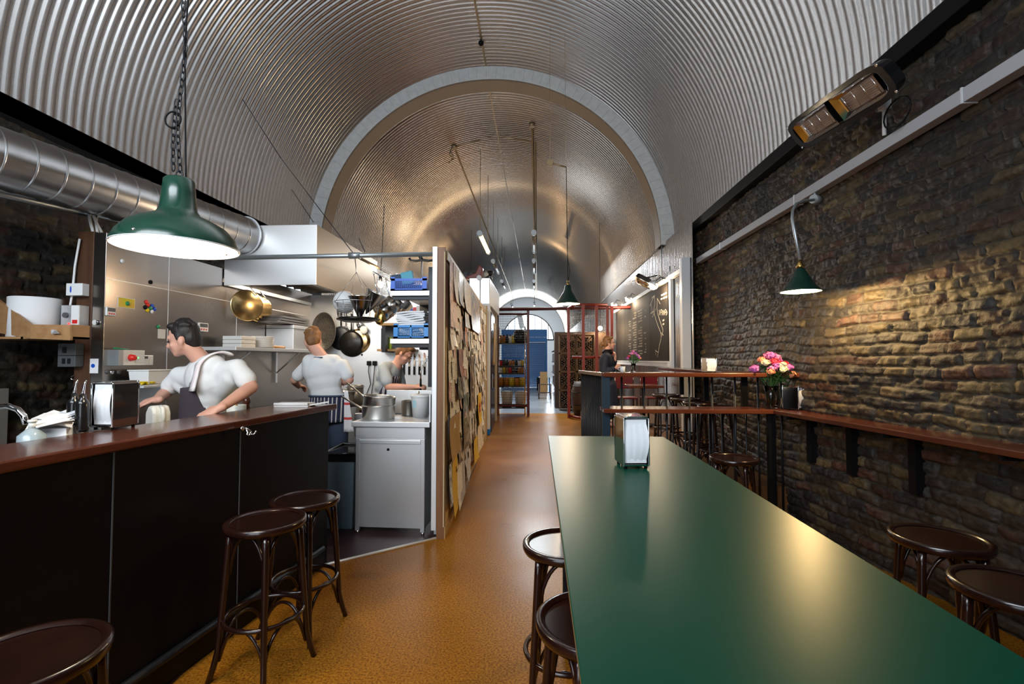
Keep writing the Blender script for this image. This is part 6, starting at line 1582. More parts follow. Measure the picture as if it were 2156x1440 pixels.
FEAT = [  # px0,px1,py_top,py_bot,kind,label  (seen in the photo)
 (938, 952, 548, 690, 'pinkish', 'purple and orange tall poster at the top left of the pin board'),
 (947, 960, 556, 640, 'white', 'white-bordered tall print near the top left of the pin board'),
 (957, 970, 566, 645, 'photo2', 'dark print with purple figure high on the pin board'),
 (970, 985, 572, 660, 'gold', 'gold printed poster high in the middle of the pin board'),
 (972, 980, 620, 690, 'photo2', 'brown card below the gold poster'),
 (985, 1006, 610, 700, 'photo2', 'row of brown glossy pages at the top right of the board'),
 (938, 960, 875, 960, 'manila', 'large manila envelope card low on the left of the board'),
 (958, 968, 735, 792, 'red', 'dark red poster in the middle left of the board'),
 (984, 993, 750, 860, 'photo2', 'long brown strip poster right of the middle'),
 (1001, 1008, 828, 892, 'yellow', 'yellow flyer with a red figure near the right end of the board'),
 (944, 955, 960, 1080, 'yellow', 'yellow sheet hanging at the bottom left of the board'),
 (955, 972, 955, 1055, 'white', 'large white sheet curling at the bottom left of the board'),
 (957, 965, 925, 972, 'photo', 'black and white photo print below the manila card'),
 (968, 980, 830, 940, 'green', 'tall dark photo poster in the middle of the board'),
 (992, 1000, 922, 970, 'yellow', 'bright yellow flyer hanging low right of the middle'),
 (938, 945, 975, 1060, 'blue', 'pale blue glossy strip at the bottom left corner of the board'),
 (976, 984, 965, 1005, 'white', 'white sheet curling out over the bottom rail'),
 (1000, 1010, 890, 945, 'text2', 'cream sheet at the right end below the yellow flyer'),
 (972, 976, 690, 730, 'orange', 'small orange flyer in the centre of the board'),
 (956, 966, 795, 840, 'green', 'green leaf print in the middle left of the board'),
]
fill = ['text', 'white', 'text2', 'white', 'pinkish', 'text', 'photo', 'white', 'blue', 'text2', 'text', 'photo2', 'white', 'text', 'white', 'green', 'white']
cnt = 0
# background layers of ordinary sheets
adj = ['cream', 'white', 'creased', 'small', 'curling']
NZ = 12
for r_i in range(NZ):
    z = 2.34-r_i*.168
    s_ = .12+random.uniform(0, .08)
    col_i = 0
    while s_ < PL-.28:
        w_ = random.uniform(.14, .27); h_ = random.uniform(.18, .28)
        if z-h_ < .16: h_ = max(.1, z-.16)
        k = random.choice(fill)
        o = sheet(s_+w_/2, z+random.uniform(-.04, .03), w_, h_, k, '%s sheet, %s row down the pin board, %s from the near end' % (KN[k], ORDW[r_i], ORDW[col_i]), 'pinned_paper', PG, .003+.002*((r_i+col_i) % 4), None, random.uniform(-.08, .08))
        cnt += 1; s_ += w_*random.uniform(.95, 1.35)+.05*(z < 1.0); col_i += 1
for px0, px1, y0_, y1_, k, lb in FEAT:
    sa0, za = sz(px0, y0_); sb0, zb_ = sz(px1, y0_)
    _, zl = sz(px0, y1_)
    s_m = (sa0+sb0)/2; w_ = sb0-sa0; z_t = min((za+zb_)/2, 2.38) if y0_ < 757 else (za+zb_)/2
    zl = sz((px0+px1)/2, y1_)[1]; z_t = min(sz((px0+px1)/2, y0_)[1], 2.38)
    sheet(s_m, z_t, max(.08, w_), max(.1, z_t-zl), k, lb, 'pinned_poster', 'posters pinned on the notice board', .016, .02, 0)
# red figure on the yellow flyer
s0_, z0_ = sz(1004.5, 858); g = MB(); b0 = PB(s0_, -.045, z0_)
for a in range(8): d_ = a*PI/4+.3; g.add([b0+pd*.05*math.cos(d_-.3)*1.2+V(0, 0, .05*math.sin(d_-.3)), b0+pd*.26*math.cos(d_)*.9+V(0, 0, .20*math.sin(d_)), b0+pd*.05*math.cos(d_+.3)*1.2+V(0, 0, .05*math.sin(d_+.3))], [(0, 1, 2)])
g.add([b0+pd*.07*math.cos(a*PI/4)+V(0, 0, .07*math.sin(a*PI/4)) for a in range(8)], [tuple(range(8))])
single('paper_star', g, M['redp'], 'jagged red figure on the yellow flyer', 'cut-out')

# ============================================================ RADIANT HEATERS
def heater(label, loc, L_, rot, D=.26):
    t = thing('radiant_heater', label, 'heater', loc, 0, 'radiant heaters'); t.rotation_mode = 'XYZ'; t.rotation_euler = rot
    # length along local Y, face pointing -Z
    g = MB(); ro = []
    for i in range(24):
        a = 2*PI*i/24; ro.append((D/2*math.copysign(abs(math.cos(a))**.5, math.cos(a)), L_/2*math.copysign(abs(math.sin(a))**.28, math.sin(a))))
    n = 24; ri = [(x*.74, y*.90) for x, y in ro]
    g.add([(x, y, -.045) for x, y in ro]+[(x*.9, y*.97, .05) for x, y in ro]+[(x, y, -.045) for x, y in ri]+[(x, y, -.005) for x, y in ri], [(i, (i+1) % n, n+(i+1) % n, n+i) for i in range(n)]+[tuple(range(n, 2*n))]+[(2*n+i, 2*n+(i+1) % n, (i+1) % n, i) for i in range(n)]+[(2*n+i, 3*n+i, 3*n+(i+1) % n, 2*n+(i+1) % n) for i in range(n)]+[tuple(range(3*n, 4*n))[::-1]])
    part('housing', g, M['blackgloss'], t, .002)
    for s_ in (-1, 1):
        g = MB(); yc = s_*L_*.225; hw, hl = D*.35, L_*.20
        g.add([(-hw, yc-hl, -.043), (hw, yc-hl, -.043), (hw, yc+hl, -.043), (-hw, yc+hl, -.043), (-hw*.6, yc-hl*.85, -.008), (hw*.6, yc-hl*.85, -.008), (hw*.6, yc+hl*.85, -.008), (-hw*.6, yc+hl*.85, -.008)], [(0, 1, 5, 4), (1, 2, 6, 5), (2, 3, 7, 6), (3, 0, 4, 7), (4, 5, 6, 7)]); part('reflector', g, M['chrome'], t)
        g = MB()
        for k in range(9): x = -hw*.62+hw*1.24*k/8; g.tube([(x, yc-hl*.55, -.030), (x, yc+hl*.78, -.030)], .0032, 4)
        g.mm(-hw*.66, yc-hl*.56, -.020, hw*.66, yc+hl*.8, -.016)
        part('element_grid', g, M['heatgrid'], t)
        g = MB()
        for k in range(4): y = yc-hl*.55+hl*1.33*k/3; g.tube([(-hw*.66, y, -.034), (hw*.66, y, -.034)], .003, 4)
        part('guard_bar', g, M['chrome'], t)
    for s_ in (-1, 1):
        for q in (-1, 1):
            g = MB(); g.cyl((q*D*.38, s_*L_*.475, -.05), (q*D*.38, s_*L_*.475, -.04), .010, n=10); part('screw', g, M['chrome'], t)
    return t
ha_ = P(1683, 290, x=2.36); hb2 = P(1878, 165, x=2.36)
mid = (ha_+hb2)/2; L_h = (hb2-ha_).length
dh = (hb2-ha_).normalized()
mid = mid+V(.0, 0, .03); t = heater('large black radiant heater with two wire-guarded elements high on the right wall', mid, L_h*1.06, (0, 0, 0), .29)
# orient: local Y along the wall, face tipped out towards the room and down
Yax = dh; Zax = V(.74, .22, .62).normalized(); Xax = Yax.cross(Zax).normalized(); Zax = Xax.cross(Yax).normalized()
t.rotation_euler = Matrix((Xax, Yax, Zax)).transposed().to_euler()
g = MB(); q = P(1862, 285, x=2.60); q1 = P(1862, 225, x=2.58)
g.tube([q, q1+V(0, 0, .0)], .014, 8); g.mm(q1.x-.03, q1.y-.03, q1.z-.02, q1.x+.03, q1.y+.03, q1.z+.06); part('wall_bracket', g, M['white'], t, 0, True)
g = MB(); g.tube([q1+V(0, 0, .02), mid+(hb2-mid)*.3+V(.06, 0, .05)], .016, 8); part('bracket_arm', g, M['iron'], t, 0, True)
g = MB(); cc = P(1888, 232, x=2.56); pts = [cc+V(0, .13*math.cos(a), .10*math.sin(a)-.02) for a in [i*PI/8 for i in range(-2, 14)]]; g.tube(pts, .006, 6); part('cable', g, M['black'], t, 0, True)
h2 = P(1355, 592, x=2.2); t = heater('smaller radiant heater tilted above the blackboard behind the clip lamps', h2, .62, (0, 0, 0), .34)
Yax = V(.25, 1, -.08).normalized(); Zax = V(.55, .35, .75).normalized(); Xax = Yax.cross(Zax).normalized(); Zax = Xax.cross(Yax).normalized(); t.rotation_euler = Matrix((Xax, Yax, Zax)).transposed().to_euler()
g = MB(); g.tube([h2+V(0, 0, .05), V(2.48, h2.y, h2.z+.12)], .015, 6); part('bracket_arm', g, M['iron'], t, 0, True)

# ============================================================ BLACKBOARD
bx = 2.43
b0 = P(1410, 600, x=bx); y_a, y_b = 9.14, P(1297, 700, x=bx).y
t = thing('blackboard', 'big brown-black menu blackboard with chalk lists and a drawn vine on the right wall', 'blackboard', (bx, (y_a+y_b)/2, 1.44))
g = MB(); g.mm(bx, y_a, 1.46, bx+.04, y_b, 2.95); part('board_panel', g, M['chalkb'], t, 0, True)
for k in (1, 2, 3):
    yy = y_a+(y_b-y_a)*k/4; g = MB(); g.mm(bx-.002, yy-.006, 1.46, bx+.001, yy+.006, 2.95); part('panel_seam', g, M['black'], t, 0, True)
g = MB(); g.mm(bx-.04, y_a-.05, 1.44, bx+.04, y_b+.05, 1.47); part('chalk_ledge', g, M['whiteslat'], t, 0, True)
# lists: columns of short chalk strokes, each entry a run of letter-like marks
def bp(px, py): return P(px, py, x=bx-.003)
def stroke(g, a, b, w_=.008):
    d_ = (b-a); n_ = V(0, -d_.z, d_.y)
    if n_.length < 1e-6: return
    n_ = n_.normalized()*w_; g.add([a-n_, a+n_, b+n_, b-n_], [(0, 1, 2, 3)])
cols_ = [(1322, 1329), (1331, 1341), (1342, 1353), (1355, 1361)]
for ci, (xa, xb) in enumerate(cols_):
    g = MB(); ya, yb = bp(xb, 700).y, bp(xa, 700).y
    z = 2.66 if ci else 2.5
    while z > 1.62:
        y = ya+.05; end = yb-random.uniform(.05, .35)
        if random.random() < .12: z -= .05; continue
        while y < end:
            l_ = random.uniform(.02, .06); zz = z+random.uniform(-.004, .004)
            stroke(g, V(bx-.003, y, zz-.016), V(bx-.003, y+l_*.3, zz+.016), .007); stroke(g, V(bx-.003, y+l_*.3, zz+.014), V(bx-.003, y+l_, zz-.012), .007)
            y += l_+.012
        z -= .062
    o = part('chalk_list', g, M['chalk'], t, 0, True)
g = MB()
vine = [(1378, 622), (1379, 640), (1376, 655), (1380, 670), (1385, 685), (1391, 700), (1392, 712), (1388, 728), (1386, 742)]
vine2 = [(1384, 628), (1383, 650), (1386, 665), (1391, 680), (1396, 695), (1393, 708)]
for vn in (vine, vine2):
    for a, b in zip(vn, vn[1:]): stroke(g, bp(*a), bp(*b), .012)
for (x0, y0_, x1, y1_) in [(1378, 622, 1368, 645), (1378, 622, 1372, 628), (1384, 628, 1390, 640), (1371, 640, 1374, 662), (1380, 650, 1374, 668), (1386, 742, 1380, 738), (1386, 742, 1384, 752), (1380, 736, 1381, 748), (1391, 700, 1397, 706), (1376, 655, 1370, 660)]:
    stroke(g, bp(x0, y0_), bp(x1, y1_), .008)
part('chalk_vine', g, M['chalk'], t, 0, True)
g = MB()
for i, px in enumerate((1388, 1391, 1394, 1397, 1400, 1403)):
    a, b = bp(px, 652+(i % 2)), bp(px, 664); stroke(g, a, b, .010)
    if i in (0, 2, 3, 5): stroke(g, a, bp(px+2, 658), .008); stroke(g, bp(px+2, 658), b, .008)
    if i in (1, 4): stroke(g, a, bp(px+2, 652), .01); stroke(g, bp(px, 658), bp(px+2, 657), .008)
for px, py in ((1392, 622), (1396, 620), (1400, 618), (1391, 630), (1396, 628), (1401, 626), (1395, 675), (1395, 683)): stroke(g, bp(px, py), bp(px+3.5, py-1.5), .016)
part('chalk_heading', g, M['chalk'], t, 0, True)
# clip lamps over the board
for i, (px, py, yy, lb) in enumerate([(1376, 599, 9.3, 'blazing warm clip lamp nearest of three over the blackboard'), (1324, 629, 12.4, 'blazing warm clip lamp, middle of three over the blackboard'), (1293, 641, 14.6, 'blazing warm clip lamp, farthest of three over the blackboard')]):
    c = P(px, py, y=yy); t = thing('clip_lamp', lb, 'clip lamp', c, 0, 'clip lamps over the blackboard')
    g = MB(); g.lathe([(.09, -.03), (.10, -.03), (.06, .06), (.03, .09), (0, .09)], n=24, M=Matrix.Rotation(R_(35), 3, 'Y')); part('lamp_shade', g, M['alu'], t)
    g = MB(); g.ell((0, 0, -.02), (.085, .085, .075)); part('light_bulb', g, M['bulb'], t)
    g = MB(); dx = 2.47-c.x; g.tube([(.05, 0, .08), (dx*.5, 0, .14), (dx, 0, .10)], .010, 6); part('lamp_arm', g, M['iron'], t)
    light('clip_lamp_light', 'POINT', (c.x-.02, c.y, c.z-.11), 75 if i == 0 else 45, (1, .79, .54), size=.05)
# cable drops beside the white post
for i, (px, lb) in enumerate(((1393, 'grey cable drop left of the white post'), (1410, 'grey cable drop just above the board post'))):
    a = P(px+1, 505 if i == 0 else 560, x=2.46); b = P(px, 590 if i == 0 else 590, x=2.46); single('wall_cable', MB().tube([a, (a+b)/2+V(0, .05, 0), b], .010, 6), M['conduit'], lb, 'cable', 'cable drops on the lining')

# ============================================================ PLATFORM DINING CORNER beyond the railing
def chair(x, y, rz, label, m):
    t = thing('dining_chair', label, 'chair', (x, y, .3), R_(rz), 'red-backed chairs on the platform')
    g = MB(); g.mm(-.2, -.2, .44, .2, .2, .47); part('seat', g, m, t, .01)
    g = MB(); g.mm(-.2, .18, .62, .2, .205, .86); part('backrest', g, m, t, .01)
    for sx in (-1, 1):
        for sy in (-1, 1):
            g = MB(); g.tube([(sx*.18, sy*.18, 0), (sx*.18, sy*.185, .44 if sy < 0 else .84)], .014, 6); part('leg', g, M['stool'], t)
    return t
c0_ = chair(1.72, 9.6, 0, 'maroon-backed chair on the platform right of the woman', mat('maroon vinyl', (.16, .01, .015), .4))
dup(c0_, (2.25, 9.62, .3), R_(10), 'maroon-backed chair against the corrugated dado below the blackboard')
t = thing('bistro_table', 'small wooden table between the maroon chairs on the platform', 'table', (1.92, 8.95, .3)); g = MB(); g.mm(-.3, -.3, .70, .3, .3, .74); part('table_top', g, M['shelf_w'], t, .005)
g = MB(); g.cyl((0, 0, .03), (0, 0, .70), .03); part('pedestal', g, M['iron'], t); g = MB(); g.cyl((0, 0, 0), (0, 0, .03), .22); part('table_base', g, M['iron'], t)
p = P(1311, 785, y=RY+.06); t = thing('sugar_pot', 'small white paper cup on the railing shelf beside the small flowers', 'cup', (p.x, RY+.06, zt)); g = MB(); g.lathe([(0, 0), (.022, 0), (.026, .058), (.023, .058), (.02, .004), (0, .004)], n=20); part('cup_body', g, M['plastic_w'], t)
g = MB(); g.torus((-.03, 0, .035), .014, .003, 16, 5, (1, 0, 0), (0, 0, 1)); part('handle', g, M['plastic_w'], t)

# ============================================================ CEILING LIGHTS AND CONDUITS of the far vault
def vault_z(x, R=3.48): return VZ+math.sqrt(max(R*R-(x-VX)**2, 0))
for nm, x, y0_, y1_, lb, px, py in [('left', -2.15, 12.3, 43, 'long tarnished conduit along the left of the far vault', 965, 300), ('right', -.13, 11.4, 43, 'long tarnished conduit along the right of the far vault crown', 1120, 292)]:
    q = P(px, py, z=vault_z(x)-.06); 
    z = vault_z(x)-.05
    t = thing('ceiling_conduit', lb, 'conduit', (x, y0_, z), 0, 'ceiling conduits'); g = MB(); g.tube([(0, 0, 0), (0, y1_-y0_, 0)], .022, 8)
    if nm == 'right': g.tube([(.07, .8, 0), (.07, y1_-y0_, 0)], .018, 8)
    part('pipe', g, M['conduitb'], t)
    g = MB(); g.cyl((0, -.05, -.05), (0, -.05, .05), .07, n=14); part('junction_box', g, M['conduitb'], t)
    if nm == 'left': g = MB(); g.tube([(0, -.05, 0), (1.1, -.1, .26), (2.0, -.2, .02)], .010, 6); g.tube([(-.06, -.1, -.05), (-.12, -.1, -.2), (-.02, -.1, -.34), (-.14, -.1, -.42), (-.0, -.1, -.30), (-.1, -.1, -.1)], .014, 6); part('cable', g, M['conduitb'], t)
def tube_lamp(px, py, Y, lb, on):
    c = P(px, py, y=Y); t = thing('hanging_tube_lamp', lb, 'tube lamp', c, 0, 'tube lamps hanging in the far vault')
    g = MB(); L_ = 2.2; g.cyl((0, 0, 0), (0, L_, 0), .06, n=12); part('tube', g, M['tubeon'] if on else M['tubeoff'], t)
    g = MB(); g.cyl((0, -.06, 0), (0, .06, 0), .075, n=12); g.cyl((0, L_-.06, 0), (0, L_+.06, 0), .075, n=12); part('end_cap', g, M['conduit'], t)
    h = vault_z(c.x)-c.z-.03
    for y in (.1, L_-.1):
        g = MB(); g.tube([(0, y, .06), (0, y, h)], .008, 5); part('suspension_wire', g, M['conduitb'], t)
    return c
tl = [tube_lamp(1010, 492, 12.6, 'lit warm tube lamp hanging nearest on the left of the far vault', True), tube_lamp(1038, 550, 17.0, 'unlit tube lamp hanging second on the left of the far vault', False), tube_lamp(1056, 592, 22.0, 'unlit tube lamp hanging third on the left of the far vault', False),
      tube_lamp(1124, 490, 13.0, 'unlit tube lamp hanging nearest on the right of the crown', False), tube_lamp(1124, 549, 17.4, 'unlit tube lamp hanging second on the right of the crown', False), tube_lamp(1124, 592, 22.5, 'unlit tube lamp hanging third on the right of the crown', False),
      tube_lamp(1125, 637, 32, 'dark tube lamp against the bright end wall, right one', False), tube_lamp(1076, 640, 30, 'dark tube lamp against the bright end wall, left one', False)]
light('tube_lamp_light', 'POINT', (tl[0].x, tl[0].y+1.2, tl[0].z-.15), 16, (1, .74, .45), size=.3)
p = P(1025, 87, z=7.4); t = thing('ceiling_sensor', 'small black ball fitting on the crown of the near vault', 'sensor', (-1.04, p.y, VZ+VR-.10)); g = MB(); g.ell((0, 0, 0), .05); g.cyl((0, 0, .04), (0, 0, .085), .015); part('ball', g, M['black'], t)
# warm lamps strung in the store room (rows of lit fittings down the far vault)
for k, yy in enumerate((14.8, 19.5)):
    t = thing('store_lamp', ['round warm lamp in the store behind the red cage', 'round warm lamp deeper in the store room'][k], 'lamp', (1.9-k*4.6, yy, 2.45), 0, 'store room lamps'); g = MB(); g.ell((0, 0, 0), .07); part('light_bulb', g, M['bulb'], t)
    g = MB(); g.tube([(0, 0, .06), (0, 0, vault_z(1.9-k*4.6)-2.45)], .006, 5); part('flex', g, M['black'], t)
    light('store_lamp_light', 'POINT', (1.9-k*4.6, yy-.1, 2.40), 70, (1, .66, .34), size=.08)

# ============================================================ BOX AND BAGS ON TOP OF THE COLD STORE
q = P(985, 604, y=9.9)
t = thing('condenser_box', 'white and grey metal box on top of the cold store beyond the pin board', 'metal box', (-1.25, 10.6, 2.62))
zt4 = P(1000, 585, y=9.75).z
x0_, x1_ = P(988, 600, y=9.75).x, P(1031, 600, y=9.75).x
g = MB(); g.mm(x0_, 9.75, 2.62, x1_, 12.2, zt4); part('box_body', g, M['steel_b'], t, .01, True)
g = MB(); q = P(1009, 585, y=9.74); g.cyl((q.x, 9.70, q.z), (q.x, 9.745, q.z), .05, n=20); g.tube([(q.x+.02, 9.73, q.z-.05), (q.x+.02, 9.73, 2.62)], .012, 6); part('round_clock', g, M['plastic_w'], t, 0, True)
p = P(1000, 583, y=9.9); g = MB(); g.prism([(-.20, 0), (.13, 0), (.17, .22), (.10, .30), (.02, .12), (-.16, .05)], -.12, .12, lambda a, b, c: V(p.x+a, 9.95+c, zt4+b)); single('leather_bag', g, M['leather'], 'red leather bag slumped on the metal box', 'bag', bev=.02)
for i, (px, m, lb) in enumerate([(1012, 'plastic_c', 'crumpled pale bag behind the red leather bag'), (1019, 'iron', 'black bag at the right end on the metal box'), (990, 'grey', 'dark bag at the left under the red leather bag')]):
    p = P(px, 580, y=10.2); g = MB()
    for k in range(6): g.ell((p.x+random.uniform(-.10, .10), 10.3+random.uniform(-.1, .1), zt4+.09+random.uniform(-.02, .10)), (random.uniform(.08, .13), .12, random.uniform(.06, .10)), Matrix.Rotation(random.uniform(-.5, .5), 3, 'Y'), 0, 12, 8)
    single('soft_bag', g, M[m], lb, 'bag', 'bags on the metal box')

p = P(1041, 680, x=PB(PL+1.6, -.08, 0).x); q = P(1043, 768, x=PB(PL+1.6, -.08, 0).x)
g = MB(); vs = []
for j_ in range(13):
    v = j_/12; z = p.z+(q.z-p.z)*v; y = p.y; wv = .018*math.sin(v*5)
    for xx in (0, .004): vs += [(p.x-.01+wv*.3+xx, y-.16+wv, z), (p.x+.01+wv*.3+xx, y+.16+wv-.05*v, z)]
fs = []
for j_ in range(12):
    a = j_*4; fs += [(a, a+1, a+5, a+4), (a+2, a+6, a+7, a+3), (a, a+4, a+6, a+2), (a+1, a+3, a+7, a+5)]
g.add(vs, fs+[(0, 2, 3, 1), (48, 49, 51, 50)], 0, True); single('paper_banner', g, M['ochre'], 'long tan paper strip curling on the navy cold store door', 'paper')
# ============================================================ RED WINE CAGE
t = thing('wine_cage', 'red steel and wire mesh cage frame around the store room doorway', 'cage', (.3, 12.8, 0))
def pole(ax, ay, bx_, by, z0, z1, r=.035): 
    g = MB(); g.mm(min(ax, bx_)-r, min(ay, by)-r, z0, max(ax, bx_)+r, max(ay, by)+r, z1); part('frame_post' if abs(z1-z0) > .3 else 'frame_rail', g, M['red'] if ax > .4 else M['reddark'], t, 0, True)
def bar(a, b, r=.032, m='red'): g = MB(); g.tube([a, b], r, 4); part('frame_rail', g, M[m], t, 0, True)
xA = P(1055, 700, y=12.9).x; xB = P(1112, 700, y=12.9).x; xC = P(1197, 700, y=12.6).x; CT = P(1120, 650, y=12.8).z
pole(xB, 12.9, xB, 12.9, 0, CT); pole(xC, 12.6, xC, 12.6, 0, CT); pole(xA-.1, 12.95, xA-.1, 12.95, 0, CT)
bar(V(xA-.1, 12.93, CT), V(2.4, 12.6, CT-.0), .045, 'reddark'); bar(V(xA-.1, 12.93, .28), V(xB, 12.9, .28), .04, 'reddark'); bar(V(xA-.1, 12.93, 2.72), V(xB, 12.9, 2.72), .03, 'reddark')
yC2 = 11.5; xD = P(1228, 700, y=12.0).x; xE = P(1256, 700, y=12.1).x; xF = P(1279, 700, y=12.2).x
for x, y, m in ((xD, 12.0, 'red'), (xE, 12.1, 'red'), (xF, 12.2, 'red'), (P(1288, 700, y=12.5).x, 12.5, 'red')): pole(x, y, x, y, 0, CT-.0)
bar(V(xC, 12.0, CT+.02), V(xF, 12.2, CT+.02)); bar(V(xC+.05, 12.0, P(1220, 752, y=12.0).z), V(xF, 12.2, P(1220, 752, y=12.0).z)); bar(V(xC, 12.6, .05), V(xD, 12.0, .05)); bar(V(xC, 12.6, CT), V(xD-.2, 12.0, CT))
g = MB(); 
nxw = 26
for i in range(nxw+1): x = xA-.1+(xB-xA+.1)*i/nxw; g.tube([(x, 12.88, .3), (x, 12.88, CT)], .0035, 3)
for i in range(40): z = .3+(CT-.3)*i/39; g.tube([(xA-.1, 12.88, z), (xB, 12.88, z)], .0035, 3)
part('wire_mesh', g, M['iron'], t, 0, True)
g = MB()
for i in range(24): u = i/23; g.tube([(xC+(xF-xC)*u, 12.4-.2*u, CT*.76), (xC+(xF-xC)*u, 12.4-.2*u, CT)], .003, 3)
for i in range(10): z = CT*.76+(CT*.24)*i/9; g.tube([(xC, 12.4, z), (xF, 12.2, z)], .003, 3)
part('wire_mesh', g, M['mesh'], t, 0, True)

# wine racks: X crates with bottles
def rack(x0, y, cols, rows, wU, lab, dz0=.05):
    global racks
    for c in range(cols):
        for r in range(rows):
            cx_ = x0+wU*(c+.5); z0 = dz0+r*.545; hU = .545
            t = thing('wine_crate', 'wooden wine crate with crossed dividers, column %s, %s from the floor' % (['one', 'two', 'three'][c]+' of the racks', ['lowest', 'second', 'third', 'fourth', 'fifth'][r]), 'wine crate', (cx_, y, z0), 0, 'cross-divided wine crates')
            g = MB(); w_ = wU*.98
            g.mm(-w_/2, 0, 0, -w_/2+.03, .34, hU); g.mm(w_/2-.03, 0, 0, w_/2, .34, hU); g.mm(-w_/2, 0, 0, w_/2, .34, .022); g.mm(-w_/2, 0, hU-.022, w_/2, .34, hU-.002); part('crate_frame', g, M['cratewood'], t)
            for s_ in (-1, 1):
                g = MB(); g.box((0, .17, hU/2), (math.hypot(w_-.06, hU-.05), .34, .014), Matrix.Rotation(s_*math.atan2(hU-.05, w_-.06), 3, 'Y')); part('cross_divider', g, M['cratewood'], t)
            spots = []
            for q in range(4):
                for lev, off in ((0, 0), (1, -.5), (1, .5), (2, -1), (2, 0), (2, 1)):
                    a = .058+.070*lev; b_ = off*.080
                    u_, v_ = [(0, -1), (1, 0), (0, 1), (-1, 0)][q]; fx_ = (w_/2-.035)/.245; sx = (u_*a+(b_ if v_ else 0))*fx_; sz_ = (v_*a+(b_ if u_ else 0))*fx_
                    spots.append((cx_+sx, z0+hU/2+sz_))
            for sx, sz_ in spots: bottle_spots.append((sx, y, sz_, c, r, len(bottle_spots) % 24))
bottle_spots = []
rack(P(1177, 700, y=14.4).x, 14.4, 2, 4, .52, '', .05)
t0 = thing('wine_bottle', 'dark wine bottle lying neck out in the crossed crates', 'bottle', (0, 0, 0), 0, 'wine bottles in the crates')
g = MB(); Mx = Matrix.Rotation(R_(90), 3, 'X')
g.lathe([(0, -.22), (.034, -.22), (.034, -.04), (.030, 0), (.014, .03), (.014, .06), (0, .06)], (0, 0, 0), 12, Mx); part('bottle_body', g, M['bottle'], t0)
g = MB(); g.lathe([(.0148, .03), (.0152, .075), (0, .076)], (0, 0, 0), 10, Mx); part('capsule', g, M['bottle_g'], t0)
g = MB(); g.lathe([(.0, .0765), (.010, .0765), (.0, .078)], (0, 0, 0), 8, Mx); 
for i, (x, y, z, c, r, w12) in enumerate(bottle_spots):
    lb = 'wine bottle, %s column, %s crate up, %s wedge, %s' % (['left', 'middle', 'right'][c], ['lowest', 'second', 'third', 'top'][r], ['bottom', 'right', 'top', 'left'][w12//6], ['innermost', 'middle first', 'middle second', 'outer first', 'outer centre', 'outer last'][w12 % 6])
    if i == 0: t0.location = (x, y+.08, z); t0['label'] = lb
    else: dup(t0, (x, y+.08, z), 0, lb)
t = thing('rack_cap', 'dark cabinet behind the top of the wine crates', 'cabinet', (.55, 15.2, 0)); g = MB(); q = P(1168, 700, y=15.1).x; g.mm(q, 15.1, 0, q+1.7, 15.7, P(1180, 699, y=15.1).z); part('cabinet_body', g, M['reddark'] if False else M['barrel'], t, 0, True)
t = thing('wooden_barrel', 'dark wooden barrel at the foot of the wine crates behind the red post', 'barrel', (1.25, 13.3, 0)); g = MB(); g.lathe([(0, 0), (.26, 0), (.33, .25), (.35, .45), (.33, .65), (.26, .9), (0, .9)], n=28); part('staves', g, M['barrel'], t)
for z, r in ((.12, .298), (.28, .34), (.62, .336), (.78, .30)):
    g = MB(); g.torus((0, 0, z), r, .010, 28, 4); part('hoop', g, M['iron'], t)

# left: wire shelving with jars, bottles and buckets inside the cage
t = thing('wire_shelving', 'dark wire shelving unit crowded with jars inside the cage', 'shelving', (-.6, 13.3, 0))
lx0, lx1 = xA-.1, P(1105, 700, y=13.1).x; LV = [P(1080, py, y=13.1).z for py in (722, 770, 786, 813, 858)]
for z in LV:
    g = MB(); g.mm(lx0, 13.1, z-.03, lx1, 13.5, z); part('shelf', g, M['iron'], t, 0, True)
for x in (lx0, lx1):
    for y in (13.1, 13.5):
        g = MB(); g.cyl((x, y, 0), (x, y, 2.4), .014, n=8); part('upright', g, M['chrome'], t, 0, True)
kinds = ['amber', 'bottle', 'yellowp', 'redp', 'bottle', 'amber', 'ceramic', 'pine', 'barrel']
JN = ['amber preserve jar', 'dark bottle', 'yellow oil jar', 'red-lidded jar', 'slim dark bottle', 'amber honey jar', 'white tub', 'brown paper pack', 'dark brown jar']
LN = ['top', 'second', 'third', 'fourth', 'bottom']
for li, z in enumerate(LV[:4]):
    n = 8 if li < 3 else 5
    for i in range(n):
        x = lx0+.07+(lx1-lx0-.14)*i/(n-1); k = (i*5+li*3) % 9; hj = min(.30, (.16+.10*((i*7+li) % 4)/3))
        hj = {0: .32, 1: .30, 2: .11, 3: .34}[li]*(.7+.3*((i*3+li) % 3)/2); rj = .042 if li < 3 else .075
        if li == 2: hj = .24*(.75+.1*(i % 3))
        if li == 1: hj = .15
        if li == 3: k = [0, 0, 2, 5, 2][i]
        t = thing('storage_jar', '%s on the %s shelf of the wire shelving, %s' % (JN[k], LN[li], ['first from the left', 'second from the left', 'third from the left', 'fourth from the left', 'fifth from the left', 'sixth from the left', 'seventh from the left', 'eighth from the left'][i]), 'jar', (x, 13.25, z), 0, 'jars and bottles on the wire shelving')
        g = MB(); g.lathe([(0, 0), (rj, 0), (rj, hj*.68), (rj*.55, hj*.82), (rj*.55, hj), (0, hj)] if k in (1, 4) else [(0, 0), (rj, 0), (rj, hj*.85), (rj*.9, hj*.9), (0, hj*.9)], n=12); part('jar_body', g, M[kinds[k]], t)
        g = MB(); g.cyl((0, 0, hj*.9 if k not in (1, 4) else hj), (0, 0, hj*.9+.025 if k not in (1, 4) else hj+.02), rj*.92 if k not in (1, 4) else rj*.6, n=12); part('lid', g, M['white'] if k in (0, 2) else M['iron'], t)
